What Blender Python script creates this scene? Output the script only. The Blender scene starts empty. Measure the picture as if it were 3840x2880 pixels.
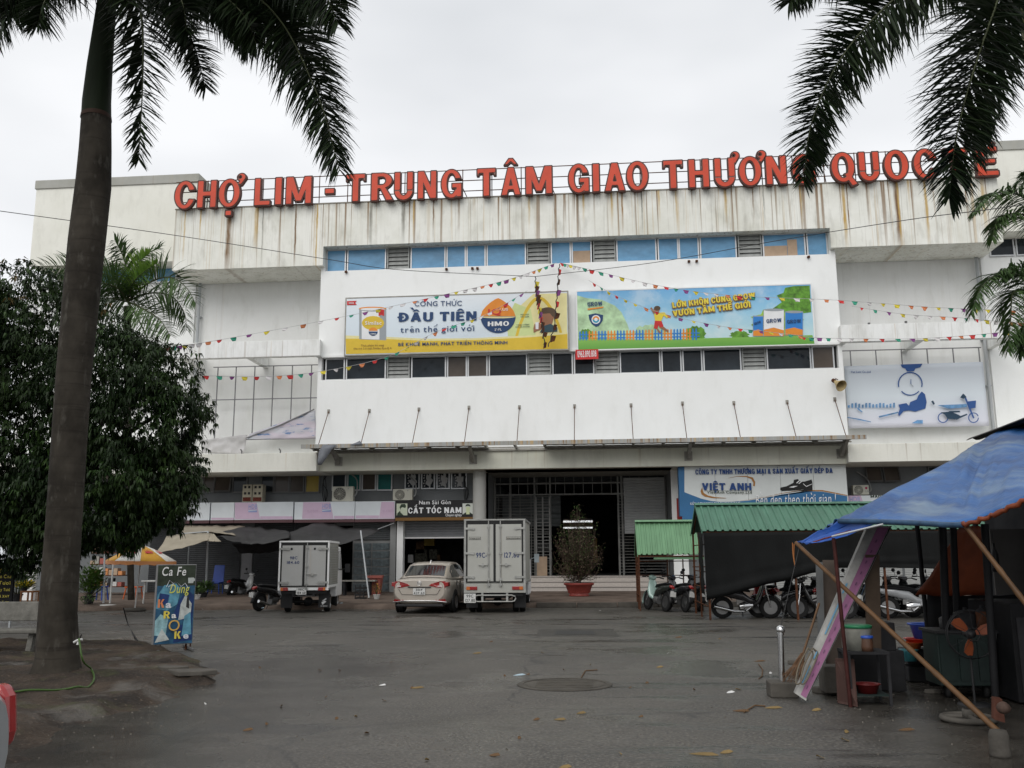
import bpy, bmesh, math, random, unicodedata
import numpy as np
from mathutils import Vector, Matrix
random.seed(7)
sc = bpy.context.scene
COL = sc.collection
# ---------------------------------------------------------------- camera
F = 3500.0; HC = 1.6
cam_d = bpy.data.cameras.new('camera'); cam = bpy.data.objects.new('camera', cam_d); COL.objects.link(cam)
RC = Matrix.Rotation(math.radians(5.2), 3, 'Z') @ Matrix.Rotation(math.pi/2+math.atan(650/F), 3, 'X') @ Matrix.Rotation(-math.radians(0.35), 3, 'Z')
cam.matrix_world = Matrix.Translation((0, 0, HC)) @ RC.to_4x4()
cam_d.sensor_width = 36; cam_d.lens = F/3840*36; cam_d.clip_end = 900; cam_d.clip_start = .05
sc.camera = cam
# ---------------------------------------------------------------- overcast sky
SUN_EL, SUN_ROT = math.radians(42), math.radians(197)
wd = bpy.data.worlds.new('World'); sc.world = wd; wd.use_nodes = True
nt = wd.node_tree; N = nt.nodes; L = nt.links
bg = N['Background']
sky = N.new('ShaderNodeTexSky'); sky.sky_type = 'NISHITA'; sky.sun_disc = False
sky.sun_elevation = SUN_EL; sky.sun_rotation = SUN_ROT
tc = N.new('ShaderNodeTexCoord'); mp = N.new('ShaderNodeMapping'); mp.inputs['Scale'].default_value = (1, 1, 2.6)
no = N.new('ShaderNodeTexNoise'); no.inputs['Scale'].default_value = 1.7; no.inputs['Detail'].default_value = 4; no.inputs['Roughness'].default_value = .45
cr = N.new('ShaderNodeValToRGB'); cr.color_ramp.elements[0].position = .30; cr.color_ramp.elements[1].position = .62
SKYB = 10.2
cr.color_ramp.elements[0].color = (SKYB*.66, SKYB*.685, SKYB*.715, 1); cr.color_ramp.elements[1].color = (SKYB*.99, SKYB*1.0, SKYB*1.02, 1)
mx = N.new('ShaderNodeMix'); mx.data_type = 'RGBA'; mx.inputs[0].default_value = .95
L.new(tc.outputs['Generated'], mp.inputs['Vector']); L.new(mp.outputs[0], no.inputs['Vector']); L.new(no.outputs['Fac'], cr.inputs[0])
L.new(sky.outputs[0], mx.inputs[6]); L.new(cr.outputs[0], mx.inputs[7]); L.new(mx.outputs[2], bg.inputs['Color'])
bg.inputs['Strength'].default_value = .1
sd = bpy.data.lights.new('sun', 'SUN'); sd.energy = 1.5; sd.angle = math.radians(50); sd.color = (1, .97, .93)
so = bpy.data.objects.new('sun', sd); COL.objects.link(so)
sdir = Vector((math.sin(SUN_ROT)*math.cos(SUN_EL), math.cos(SUN_ROT)*math.cos(SUN_EL), math.sin(SUN_EL)))
so.rotation_euler = sdir.to_track_quat('Z', 'Y').to_euler()
vs = sc.view_settings; vs.view_transform = 'Standard'; vs.look = 'None'; vs.exposure = 0; vs.gamma = 1; vs.use_curve_mapping = False
# ---------------------------------------------------------------- helpers
def U(x, y, Y):                     # a point of the photograph (3840 wide) on the vertical plane at depth Y
    d = RC @ Vector(((x-1920)/F, -(y-1440)/F, -1)); t = Y/d.y
    return Vector((d.x*t, Y, HC+d.z*t))
def G(x, y, Z=0.0):                 # ... on the level plane at height Z
    d = RC @ Vector(((x-1920)/F, -(y-1440)/F, -1)); t = (Z-HC)/d.z
    return Vector((d.x*t, d.y*t, Z))
def rc(x0, y0, x1, y1, Y):          # rectangle -> X0, X1, Z0, Z1
    ym = (y0+y1)/2; xm = (x0+x1)/2
    return U(x0, ym, Y).x, U(x1, ym, Y).x, U(xm, y1, Y).z, U(xm, y0, Y).z
def crop(ox, oy, s): return lambda x, y: (ox+x/s, oy+y/s)

def M(name, col, rough=.6, metal=0., var=.12, scale=3., bump=0., bscale=None, spec=None, stretch=(1, 1, 1), rvar=0., coat=0., trans=0., alpha=1., emit=None):
    if spec is None: spec = .12 if (rough >= .55 and metal < .3) else (.3 if rough >= .4 else .5)
    m = bpy.data.materials.new(name); m.use_nodes = True
    nt = m.node_tree; N = nt.nodes; L = nt.links; p = N['Principled BSDF']
    p.inputs['Roughness'].default_value = rough; p.inputs['Metallic'].default_value = metal
    p.inputs['Specular IOR Level'].default_value = spec; p.inputs['Coat Weight'].default_value = coat
    p.inputs['Alpha'].default_value = alpha
    c = (*col, 1)
    t = N.new('ShaderNodeTexCoord'); mp = N.new('ShaderNodeMapping'); mp.inputs['Scale'].default_value = stretch
    L.new(t.outputs['Object'], mp.inputs[0])
    n = N.new('ShaderNodeTexNoise'); n.inputs['Scale'].default_value = scale; n.inputs['Detail'].default_value = 5; n.inputs['Roughness'].default_value = .62
    L.new(mp.outputs[0], n.inputs['Vector'])
    r = N.new('ShaderNodeValToRGB'); r.color_ramp.elements[0].position = .28; r.color_ramp.elements[1].position = .72
    r.color_ramp.elements[0].color = tuple(min(1, x*(1-var)) for x in col)+(1,); r.color_ramp.elements[1].color = tuple(min(1, x*(1+var)) for x in col)+(1,)
    L.new(n.outputs['Fac'], r.inputs[0]); L.new(r.outputs[0], p.inputs['Base Color'])
    if rvar:
        mr = N.new('ShaderNodeMapRange'); mr.inputs[1].default_value = .35; mr.inputs[2].default_value = .65
        mr.inputs[3].default_value = max(.03, rough-rvar); mr.inputs[4].default_value = min(1, rough+rvar)
        L.new(n.outputs['Fac'], mr.inputs[0]); L.new(mr.outputs[0], p.inputs['Roughness'])
    if bump:
        n2 = N.new('ShaderNodeTexNoise'); n2.inputs['Scale'].default_value = bscale or scale*6; n2.inputs['Detail'].default_value = 4
        L.new(mp.outputs[0], n2.inputs['Vector'])
        b = N.new('ShaderNodeBump'); b.inputs['Strength'].default_value = min(1, bump); b.inputs['Distance'].default_value = .02
        L.new(n2.outputs['Fac'], b.inputs['Height']); L.new(b.outputs[0], p.inputs['Normal'])
    if trans:
        p.inputs['Transmission Weight'].default_value = trans
    if emit:
        p.inputs['Emission Color'].default_value = (*emit[:3], 1); p.inputs['Emission Strength'].default_value = emit[3]
    return m
def mixn(nt, fac, a, b):
    x = nt.nodes.new('ShaderNodeMix'); x.data_type = 'RGBA'
    if isinstance(fac, (int, float)): x.inputs[0].default_value = fac
    else: nt.links.new(fac, x.inputs[0])
    for s, v in ((6, a), (7, b)):
        if isinstance(v, tuple): x.inputs[s].default_value = (*v, 1)
        else: nt.links.new(v, x.inputs[s])
    return x.outputs[2]
def nz(nt, vec, stretch, scale, detail=5, lo=.5, hi=.6, rough=.6, off=(0, 0, 0)):
    mp = nt.nodes.new('ShaderNodeMapping'); mp.inputs['Scale'].default_value = stretch; mp.inputs['Location'].default_value = off
    nt.links.new(vec, mp.inputs[0])
    n = nt.nodes.new('ShaderNodeTexNoise'); n.inputs['Scale'].default_value = scale; n.inputs['Detail'].default_value = detail; n.inputs['Roughness'].default_value = rough
    nt.links.new(mp.outputs[0], n.inputs['Vector'])
    r = nt.nodes.new('ShaderNodeMapRange'); r.inputs[1].default_value = lo; r.inputs[2].default_value = hi
    nt.links.new(n.outputs['Fac'], r.inputs[0]); return r.outputs[0]
def mth(nt, op, a, b=None, clamp=False):
    m = nt.nodes.new('ShaderNodeMath'); m.operation = op; m.use_clamp = clamp
    for i, v in enumerate((a, b)):
        if v is None: continue
        if isinstance(v, (int, float)): m.inputs[i].default_value = v
        else: nt.links.new(v, m.inputs[i])
    return m.outputs[0]
def plaster(name, base, streak=0., ztop=17., zbot=14., grime=.25, dens=0., runs=()):
    """painted plaster: run-off streaks in brown, ochre and black that start at ztop"""
    m = bpy.data.materials.new(name); m.use_nodes = True
    nt = m.node_tree; p = nt.nodes['Principled BSDF']; p.inputs['Roughness'].default_value = .75; p.inputs['Specular IOR Level'].default_value = .25
    tc = nt.nodes.new('ShaderNodeTexCoord'); v = tc.outputs['Object']
    sep = nt.nodes.new('ShaderNodeSeparateXYZ'); nt.links.new(v, sep.inputs[0])
    c = mixn(nt, mth(nt, 'MULTIPLY', nz(nt, v, (1, 1, 1), .55, 6, .42, .72), grime), base, (base[0]*.72, base[1]*.72, base[2]*.66))
    c = mixn(nt, mth(nt, 'MULTIPLY', nz(nt, v, (1, 1, .35), 2.3, 6, .52, .75), grime*.8), c, (.42, .41, .36))
    if streak:
        g = nt.nodes.new('ShaderNodeMapRange'); g.inputs[1].default_value = zbot; g.inputs[2].default_value = ztop; g.inputs[3].default_value = .25; g.inputs[4].default_value = 1
        nt.links.new(sep.outputs['Z'], g.inputs[0]); gz = g.outputs[0]
        gt = nt.nodes.new('ShaderNodeMapRange'); gt.inputs[1].default_value = ztop-.9; gt.inputs[2].default_value = ztop
        nt.links.new(sep.outputs['Z'], gt.inputs[0])
        s1 = nz(nt, v, (5.5, 5.5, .06), 1.5, 4, .60-dens, .72-dens, .6)
        s2 = nz(nt, v, (4.2, 4.2, .04), 1.7, 3, .63-dens, .69-dens, .55, (7, 3, 1))
        s3 = nz(nt, v, (9, 9, .12), 2.0, 3, .58-dens, .72-dens, .6, (17, 9, 2))
        lf = nz(nt, v, (1, 1, .25), .32, 4, .36, .60, .6, (2, 5, 8)); s3 = mth(nt, 'MULTIPLY', s3, mth(nt, 'ADD', mth(nt, 'MULTIPLY', lf, .85), .15)); s1 = mth(nt, 'MULTIPLY', s1, mth(nt, 'ADD', mth(nt, 'MULTIPLY', lf, .6), .4))
        s4 = nz(nt, v, (2, 2, .5), 1.2, 5, .45, .7, .7, (3, 13, 2))
        c = mixn(nt, mth(nt, 'MULTIPLY', mth(nt, 'MULTIPLY', s4, gt.outputs[0]), streak*.55), c, (.30, .29, .24))
        c = mixn(nt, mth(nt, 'MULTIPLY', mth(nt, 'MULTIPLY', s3, gz), streak*.75, True), c, (.27, .25, .20))
        c = mixn(nt, mth(nt, 'MULTIPLY', mth(nt, 'MULTIPLY', s1, gz), streak*.9, True), c, (.48, .32, .13))
        c = mixn(nt, mth(nt, 'MULTIPLY', mth(nt, 'MULTIPLY', s2, gz), streak, True), c, (.22, .13, .06))
    if runs:
        wob = mth(nt, 'MULTIPLY', mth(nt, 'SUBTRACT', nz(nt, v, (1, 1, .6), 3, 3, 0, 1), .5), .09); X = mth(nt, 'ADD', sep.outputs['X'], wob)
        fade = nz(nt, v, (3, 3, .5), 2.0, 4, .30, .55)
        for x0, w, zb_, st, colr in runs:
            dd = mth(nt, 'ABSOLUTE', mth(nt, 'SUBTRACT', X, x0)); r = nt.nodes.new('ShaderNodeMapRange'); r.inputs[1].default_value = w; r.inputs[2].default_value = w*.3; nt.links.new(dd, r.inputs[0])
            z = nt.nodes.new('ShaderNodeMapRange'); z.inputs[1].default_value = zb_; z.inputs[2].default_value = zb_+1.2; nt.links.new(sep.outputs['Z'], z.inputs[0])
            c = mixn(nt, mth(nt, 'MULTIPLY', mth(nt, 'MULTIPLY', r.outputs[0], z.outputs[0]), mth(nt, 'MULTIPLY', mth(nt, 'ADD', mth(nt, 'MULTIPLY', fade, .5), .5), st), True), c, colr)
    nt.links.new(c, p.inputs['Base Color'])
    n2 = nt.nodes.new('ShaderNodeTexNoise'); n2.inputs['Scale'].default_value = 9; nt.links.new(v, n2.inputs['Vector'])
    b = nt.nodes.new('ShaderNodeBump'); b.inputs['Strength'].default_value = .15; b.inputs['Distance'].default_value = .02
    nt.links.new(n2.outputs['Fac'], b.inputs['Height']); nt.links.new(b.outputs[0], p.inputs['Normal'])
    return m

class MB:
    def __init__(s): s.v = []; s.f = []; s.m = []; s.cur = 0; s.sm = []
        # geometry collector: one mesh object comes out
    def _add(s, vs, fs, smooth=False):
        o = len(s.v); s.v += [tuple(v) for v in vs]
        for f in fs: s.f.append(tuple(o+i for i in f)); s.m.append(s.cur); s.sm.append(smooth)
        return s
    def box(s, x0, x1, y0, y1, z0, z1, R=None):
        vs = [Vector((x, y, z)) for z in (z0, z1) for y in (y0, y1) for x in (x0, x1)]
        if R: vs = [R @ v for v in vs]
        return s._add(vs, [(0, 2, 3, 1), (4, 5, 7, 6), (0, 1, 5, 4), (2, 6, 7, 3), (0, 4, 6, 2), (1, 3, 7, 5)])
    def poly(s, pts): return s._add(pts, [tuple(range(len(pts)))])
    def slab(s, pts, d):            # closed polygon with thickness vector d
        n = len(pts); d = Vector(d); a = [Vector(p) for p in pts]
        return s._add(a+[p+d for p in a], [tuple(range(n)), tuple(range(2*n-1, n-1, -1))]+[(i, i+n, (i+1) % n+n, (i+1) % n) for i in range(n)])
    def tube(s, pts, r, n=6, caps=True, smooth=True):
        pts = [Vector(p) for p in pts]; k = len(pts)
        rr = r if isinstance(r, (list, tuple)) else [r]*k
        vs = []; up = None
        for i, p in enumerate(pts):
            t = (pts[min(i+1, k-1)]-pts[max(i-1, 0)]).normalized()
            if up is None: up = Vector((0, 0, 1)) if abs(t.z) < .9 else Vector((1, 0, 0))
            a = t.cross(up).normalized(); b = t.cross(a).normalized(); up = -b if False else up
            for j in range(n):
                w = 2*math.pi*j/n; vs.append(p+(a*math.cos(w)+b*math.sin(w))*rr[i])
        fs = [(i*n+j, i*n+(j+1) % n, (i+1)*n+(j+1) % n, (i+1)*n+j) for i in range(k-1) for j in range(n)]
        s._add(vs, fs, smooth)
        if caps: s._add(vs[:n], [tuple(range(n))]); s._add(vs[-n:], [tuple(range(n-1, -1, -1))])
        return s
    def lathe(s, prof, c=(0, 0, 0), n=16, axis='Z', smooth=True, R=None):
        vs = []
        for r, z in prof:
            for j in range(n):
                w = 2*math.pi*j/n; a, b = r*math.cos(w), r*math.sin(w)
                v = Vector((a, b, z)) if axis == 'Z' else (Vector((a, z, b)) if axis == 'Y' else Vector((z, a, b)))
                if R: v = R @ v
                vs.append(v+Vector(c))
        k = len(prof)
        return s._add(vs, [(i*n+j, i*n+(j+1) % n, (i+1)*n+(j+1) % n, (i+1)*n+j) for i in range(k-1) for j in range(n)], smooth)
    def grid(s, rows, smooth=True, both=0.):
        k = len(rows[0]); vs = [p for r in rows for p in r]
        return s._add(vs, [(i*k+j, i*k+j+1, (i+1)*k+j+1, (i+1)*k+j) for i in range(len(rows)-1) for j in range(k-1)], smooth)
    def loft(s, st, n=12, smooth=True, p=2.6):   # sections along x: (x, yc, zc, half width, half height)
        rows = []
        for x, yc, zc, hw, hh in st:
            row = []
            for j in range(n):
                w = 2*math.pi*j/n; c, q = math.cos(w), math.sin(w)
                row.append(Vector((x, yc+hw*math.copysign(abs(c)**(2/p), c), zc+hh*math.copysign(abs(q)**(2/p), q))))
            rows.append(row)
        vs = [v for r in rows for v in r]
        s._add(vs, [(i*n+j, i*n+(j+1) % n, (i+1)*n+(j+1) % n, (i+1)*n+j) for i in range(len(rows)-1) for j in range(n)], smooth)
        s._add(rows[0], [tuple(range(n))]); s._add(rows[-1], [tuple(range(n-1, -1, -1))])
        return s
    def build(s, name, mat, parent=None, loc=None, bev=0., sub=0, solid=0.):
        me = bpy.data.meshes.new(name); me.from_pydata(s.v, [], s.f)
        mats = mat if isinstance(mat, (list, tuple)) else [mat]
        for m in mats: me.materials.append(m)
        for p, mi, sm in zip(me.polygons, s.m, s.sm): p.material_index = mi; p.use_smooth = sm
        o = bpy.data.objects.new(name, me); COL.objects.link(o)
        if parent is not None:
            o.parent = parent
            if not parent.get('local'): o.location = -wloc(parent)
        if loc: o.location = loc
        if bev: md = o.modifiers.new('b', 'BEVEL'); md.width = bev; md.segments = 2; md.limit_method = 'ANGLE'
        if sub: md = o.modifiers.new('s', 'SUBSURF'); md.levels = md.render_levels = sub
        if solid: md = o.modifiers.new('t', 'SOLIDIFY'); md.thickness = solid; md.offset = 0
        return o
def wloc(o):
    v = Vector(o.location)
    while o.parent: o = o.parent; v += Vector(o.location)
    return v
def tag(o, label=None, cat=None, group=None, kind=None):
    for k, v in (('label', label), ('category', cat), ('group', group), ('kind', kind)):
        if v: o[k] = v
    return o
def thing(name, label, cat, loc=(0, 0, 0), rz=0., group=None, local=False):
    o = bpy.data.objects.new(name, None); COL.objects.link(o); o.location = loc; o.rotation_euler.z = rz; o.empty_display_size = .2
    if local: o['local'] = 1
    return tag(o, label, cat, group)
def copy_tree(o, parent=None):
    kids = [c for c in bpy.data.objects if c.parent == o]
    c = o.copy(); COL.objects.link(c); c.parent = parent
    for k in kids: copy_tree(k, c)
    return c
# ---- bold block letters from a signed distance field
S_, T_ = .235, .185
def _g():
    g = {}
    def I(x): return ('p', [(x, 0), (x+S_, 0), (x+S_, 1), (x, 1)])
    def bar(y, x0, x1, t=T_): return ('p', [(x0, y), (x1, y), (x1, y+t), (x0, y+t)])
    O = [('o', .36, .5, .36, .52), ('-o', .36, .5, .36-S_*.93, .52-T_*.9)]
    g['O'] = (.72, O); g['I'] = (S_, [I(0)]); g['H'] = (.70, [I(0), I(.465), bar(.42, 0, .7)])
    g['L'] = (.6, [I(0), bar(0, 0, .6)]); g['T'] = (.66, [I(.2125), bar(1-T_, 0, .66), ('p', [(0, .74), (.07, .74), (.09, .9), (0, .9)]), ('p', [(.57, .9), (.59, .74), (.66, .74), (.66, .9)])])
    g['E'] = (.58, [I(0), bar(0, 0, .58), bar(.42, 0, .52, .16), bar(1-T_, 0, .58)])
    g['F'] = (.56, [I(0), bar(.42, 0, .5, .16), bar(1-T_, 0, .56)])
    g['C'] = (.68, O+[('-p', [(.42, .36), (.8, .33), (.8, .67), (.42, .64)])])
    g['G'] = (.72, O+[('-p', [(.42, .30), (.9, .30), (.9, .68), (.42, .66)]), ('p', [(.37, .34), (.72, .34), (.72, .52), (.37, .52)]), ('p', [(.52, .02), (.72, .02), (.72, .5), (.52, .5)])])
    g['Q'] = (.74, O+[('p', [(.38, .28), (.52, .32), (.80, -.1), (.60, -.16)])])
    g['U'] = (.70, [('o', .35, .34, .35, .36), ('-o', .35, .34, .35-S_*.95, .36-T_), ('-p', [(-1, .34), (2, .34), (2, 2), (-1, 2)]), ('p', [(0, .33), (S_, .33), (S_, 1), (0, 1)]), ('p', [(.465, .33), (.7, .33), (.7, 1), (.465, 1)])])
    g['N'] = (.72, [I(0), I(.485), ('p', [(0, 1), (.25, 1), (.72, 0), (.47, 0)])])
    g['M'] = (.92, [I(0), I(.685), ('p', [(0, 1), (.27, 1), (.56, .1), (.36, .1)]), ('p', [(.65, 1), (.92, 1), (.56, .1), (.36, .1)])])
    g['A'] = (.76, [('p', [(0, 0), (.24, 0), (.5, 1), (.26, 1)]), ('p', [(.52, 0), (.76, 0), (.5, 1), (.26, 1)]), ('p', [(.15, .19), (.61, .19), (.57, .36), (.19, .36)])])
    g['W'] = (1.06, [('p', [(0, 1), (.23, 1), (.40, 0), (.20, 0)]), ('p', [(.42, 1), (.64, 1), (.40, 0), (.20, 0)]), ('p', [(.42, 1), (.64, 1), (.86, 0), (.66, 0)]), ('p', [(.83, 1), (1.06, 1), (.86, 0), (.66, 0)])])
    g['V'] = (.74, [('p', [(0, 1), (.25, 1), (.49, 0), (.25, 0)]), ('p', [(.49, 1), (.74, 1), (.49, 0), (.25, 0)])])
    g['Y'] = (.74, [('p', [(.25, 0), (.49, 0), (.49, .45), (.25, .45)]), ('p', [(0, 1), (.25, 1), (.47, .42), (.25, .42)]), ('p', [(.49, 1), (.74, 1), (.49, .42), (.27, .42)])])
    g['X'] = (.74, [('p', [(0, 1), (.26, 1), (.74, 0), (.48, 0)]), ('p', [(.48, 1), (.74, 1), (.26, 0), (0, 0)])])
    g['K'] = (.72, [I(0), ('p', [(.2, .5), (.2, .32), (.46, 1), (.72, 1), (.36, .42)]), ('p', [(.28, .6), (.46, .68), (.74, 0), (.48, 0)])])
    P = [('o', .34, .71, .34, .29), ('-o', .34, .71, .12, .13), ('-p', [(-1, .4), (.3, .4), (.3, 1.2), (-1, 1.2)]), ('p', [(.1, .42), (.36, .42), (.36, .58), (.1, .58)]), ('p', [(.1, .84), (.36, .84), (.36, 1), (.1, 1)])]
    g['P'] = (.66, P+[I(0)]); g['R'] = (.71, P+[I(0), ('p', [(.26, .5), (.46, .5), (.73, 0), (.48, 0)])])
    g['B'] = (.68, P+[('o', .36, .29, .32, .29), ('-o', .34, .29, .11, .12), ('p', [(.1, .42), (.4, .42), (.4, .58), (.1, .58)]), ('p', [(.1, 0), (.36, 0), (.36, .16), (.1, .16)]), ('-p', [(-1, 0), (0, 0), (0, 1), (-1, 1)]), I(0)])
    g['D'] = (.70, [('o', .2, .5, .50, .5), ('-o', .2, .5, .27, .33), ('-p', [(-2, -.5), (.12, -.5), (.12, 1.5), (-2, 1.5)]), I(0)])
    g['\u0110'] = (.70, g['D'][1]+[('p', [(-.1, .43), (.36, .43), (.36, .57), (-.1, .57)])])
    g['S'] = (.64, [('o', .32, .72, .32, .30), ('-o', .32, .72, .11, .12), ('-p', [(.34, .45), (.9, .45), (.9, .72), (.34, .68)]),
                    ('q', [('o', .32, .29, .32, .31), ('-o', .32, .29, .11, .13), ('-p', [(-.3, .30), (.30, .33), (.30, .55), (-.3, .55)])])])
    g[','] = (.22, [('p', [(.02, .2), (.02, 0), (.08, -.2), (.2, -.2), (.2, .2)])]); g['-'] = (.4, [bar(.32, 0, .4, .2)]); g['.'] = (.2, [bar(0, 0, .2, .2)]); g['!'] = (.22, [bar(0, 0, .2, .2), bar(.3, 0, .2, .7)])
    g['&'] = (.7, [('o', .3, .72, .24, .28), ('-o', .3, .72, .07, .11), ('o', .3, .28, .3, .3), ('-o', .3, .28, .1, .12), ('p', [(.15, .6), (.35, .7), (.72, 0), (.5, 0)])])
    return g
GL = _g()
def accents(ch, w):
    d = unicodedata.normalize('NFD', ch); ops = []; c = w/2
    circ = '\u0302' in d
    for a in d[1:]:
        if a == '\u0302': ops.append(('p', [(c-.27, 1.08), (c-.13, 1.08), (c, 1.19), (c+.13, 1.08), (c+.27, 1.08), (c+.08, 1.32), (c-.08, 1.32)]))
        up = .2 if (circ or '\u0306' in d) else 0
        sx = .2 if circ else 0
        if a == '\u0301': ops.append(('p', [(c-.08+sx, 1.08+up), (c+.06+sx, 1.08+up), (c+.24+sx, 1.34+up), (c+.04+sx, 1.34+up)]))
        if a == '\u0300': ops.append(('p', [(c+.08+sx*-1, 1.08+up), (c-.06-sx, 1.08+up), (c-.24-sx, 1.34+up), (c-.04-sx, 1.34+up)]))
        if a == '\u0309': ops.append(('q', [('o', c+sx*.8, 1.25+up, .1, .12), ('-o', c+sx*.8-.03, 1.25+up, .05, .06)]))
        if a == '\u0303': ops.append(('p', [(c-.25, 1.1), (c-.12, 1.24), (c+.1, 1.08), (c+.26, 1.26), (c+.12, 1.2), (c-.1, 1.34)]))
        if a == '\u0306': ops.append(('q', [('o', c, 1.26, .2, .18), ('-o', c, 1.32, .13, .15), ('-p', [(c-.5, 1.28), (c+.5, 1.28), (c+.5, 1.6), (c-.5, 1.6)])]))
        if a == '\u0323': ops.append(('p', [(c-.11, -.32), (c+.11, -.32), (c+.11, -.12), (c-.11, -.12)]))
        if a == '\u031b': ops.append(('q', [('o', w+.02, 1.06, .15, .15), ('-o', w-.03, 1.07, .05, .05)])); ops.append(('p', [(w-.12, .82), (w+.02, .78), (w+.17, 1.02), (w+.02, 1.0)]))
    return ops
def sdf(ops, X, Y):
    D = np.full(X.shape, 9.)
    for o in ops:
        k = o[0]
        if k[-1] == 'p': 
            P = o[1]; d = np.full(X.shape, 99.); ins = np.zeros(X.shape, bool); n = len(P)
            for i in range(n):
                x0, y0 = P[i]; x1, y1 = P[(i+1) % n]; ex, ey = x1-x0, y1-y0
                t = np.clip(((X-x0)*ex+(Y-y0)*ey)/(ex*ex+ey*ey+1e-12), 0, 1)
                d = np.minimum(d, np.hypot(X-x0-ex*t, Y-y0-ey*t))
                if y0 != y1: ins ^= ((y0 > Y) != (y1 > Y)) & (X < ex*(Y-y0)/(y1-y0)+x0)
            d = np.where(ins, -d, d)
        elif k[-1] == 'o':
            _, cx, cy, rx, ry = o; q = np.hypot((X-cx)/rx, (Y-cy)/ry)
            gr = np.hypot((X-cx)/rx**2, (Y-cy)/ry**2)+1e-9; d = (q-1)*q/gr
        elif k == 'q': d = sdf(o[1], X, Y)
        D = np.maximum(D, -d) if k[0] == '-' else np.minimum(D, d)
    return D
_gc = {}
def glyph(ch, grow=0., res=.03):
    """(width, verts, faces, boundary edges) of one letter as a flat mesh, height 1"""
    key = (ch, grow, res)
    if key in _gc: return _gc[key]
    base = ch if ch in GL else unicodedata.normalize('NFD', ch)[0]
    w, ops = GL[base]; ops = list(ops)+(accents(ch, w) if ch not in GL else [])
    x = np.arange(-.2, w+.34, res)+.0013; y = np.arange(-.42, 1.78, res)+.0017
    X, Y = np.meshgrid(x, y); D = sdf(ops, X, Y)-grow
    vs = []; vi = {}; fs = []; be = []
    def pt(k, p):
        if k not in vi: vi[k] = len(vs); vs.append(p)
        return vi[k]
    for j in range(len(y)-1):
        # whole cells in a row merge into one strip
        i = 0
        while i < len(x)-1:
            c = [(j, i), (j, i+1), (j+1, i+1), (j+1, i)]; dv = [D[a] for a in c]
            if all(v >= 0 for v in dv): i += 1; continue
            P = []
            for k in range(4):
                a, b = c[k], c[(k+1) % 4]; da, db = dv[k], dv[(k+1) % 4]
                if da < 0: P.append((pt(a, (x[a[1]], y[a[0]])), 0))
                if (da < 0) != (db < 0):
                    t = da/(da-db); kk = (min(a, b), max(a, b))
                    P.append((pt(kk, (x[a[1]]+(x[b[1]]-x[a[1]])*t, y[a[0]]+(y[b[0]]-y[a[0]])*t)), 1))
            n = len(P); fs.append(tuple(q[0] for q in P))
            for k in range(n):
                if P[k][1] and P[(k+1) % n][1]: be.append((P[k][0], P[(k+1) % n][0]))
            i += 1
    _gc[key] = (w, vs, fs, be); return _gc[key]
def bold(mb, text, o, ux, uz, h, width=None, depth=0., grow=0., gap=.12, space=.34, res=.05, nrm=None):
    """lay bold capitals from point o along ux (right) and uz (up)"""
    o = Vector(o); ux = Vector(ux); uz = Vector(uz); nrm = nrm or ux.cross(uz).normalized()
    tot = sum((space if c == ' ' else glyph(c, grow, res)[0]+gap) for c in text)-gap
    sx = (width/tot) if width else h
    x = 0.
    for c in text:
        if c == ' ': x += space; continue
        w, vs, fs, be = glyph(c, grow, res)
        P = [o+ux*(x+a)*sx+uz*b*h for a, b in vs]
        if depth:
            n = len(P); Q = [p+nrm*depth for p in P]
            mb._add(Q+P, fs+[(b, a, a+n, b+n) for a, b in be])
        else: mb._add(P, fs)
        x += w+gap
    return mb
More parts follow.
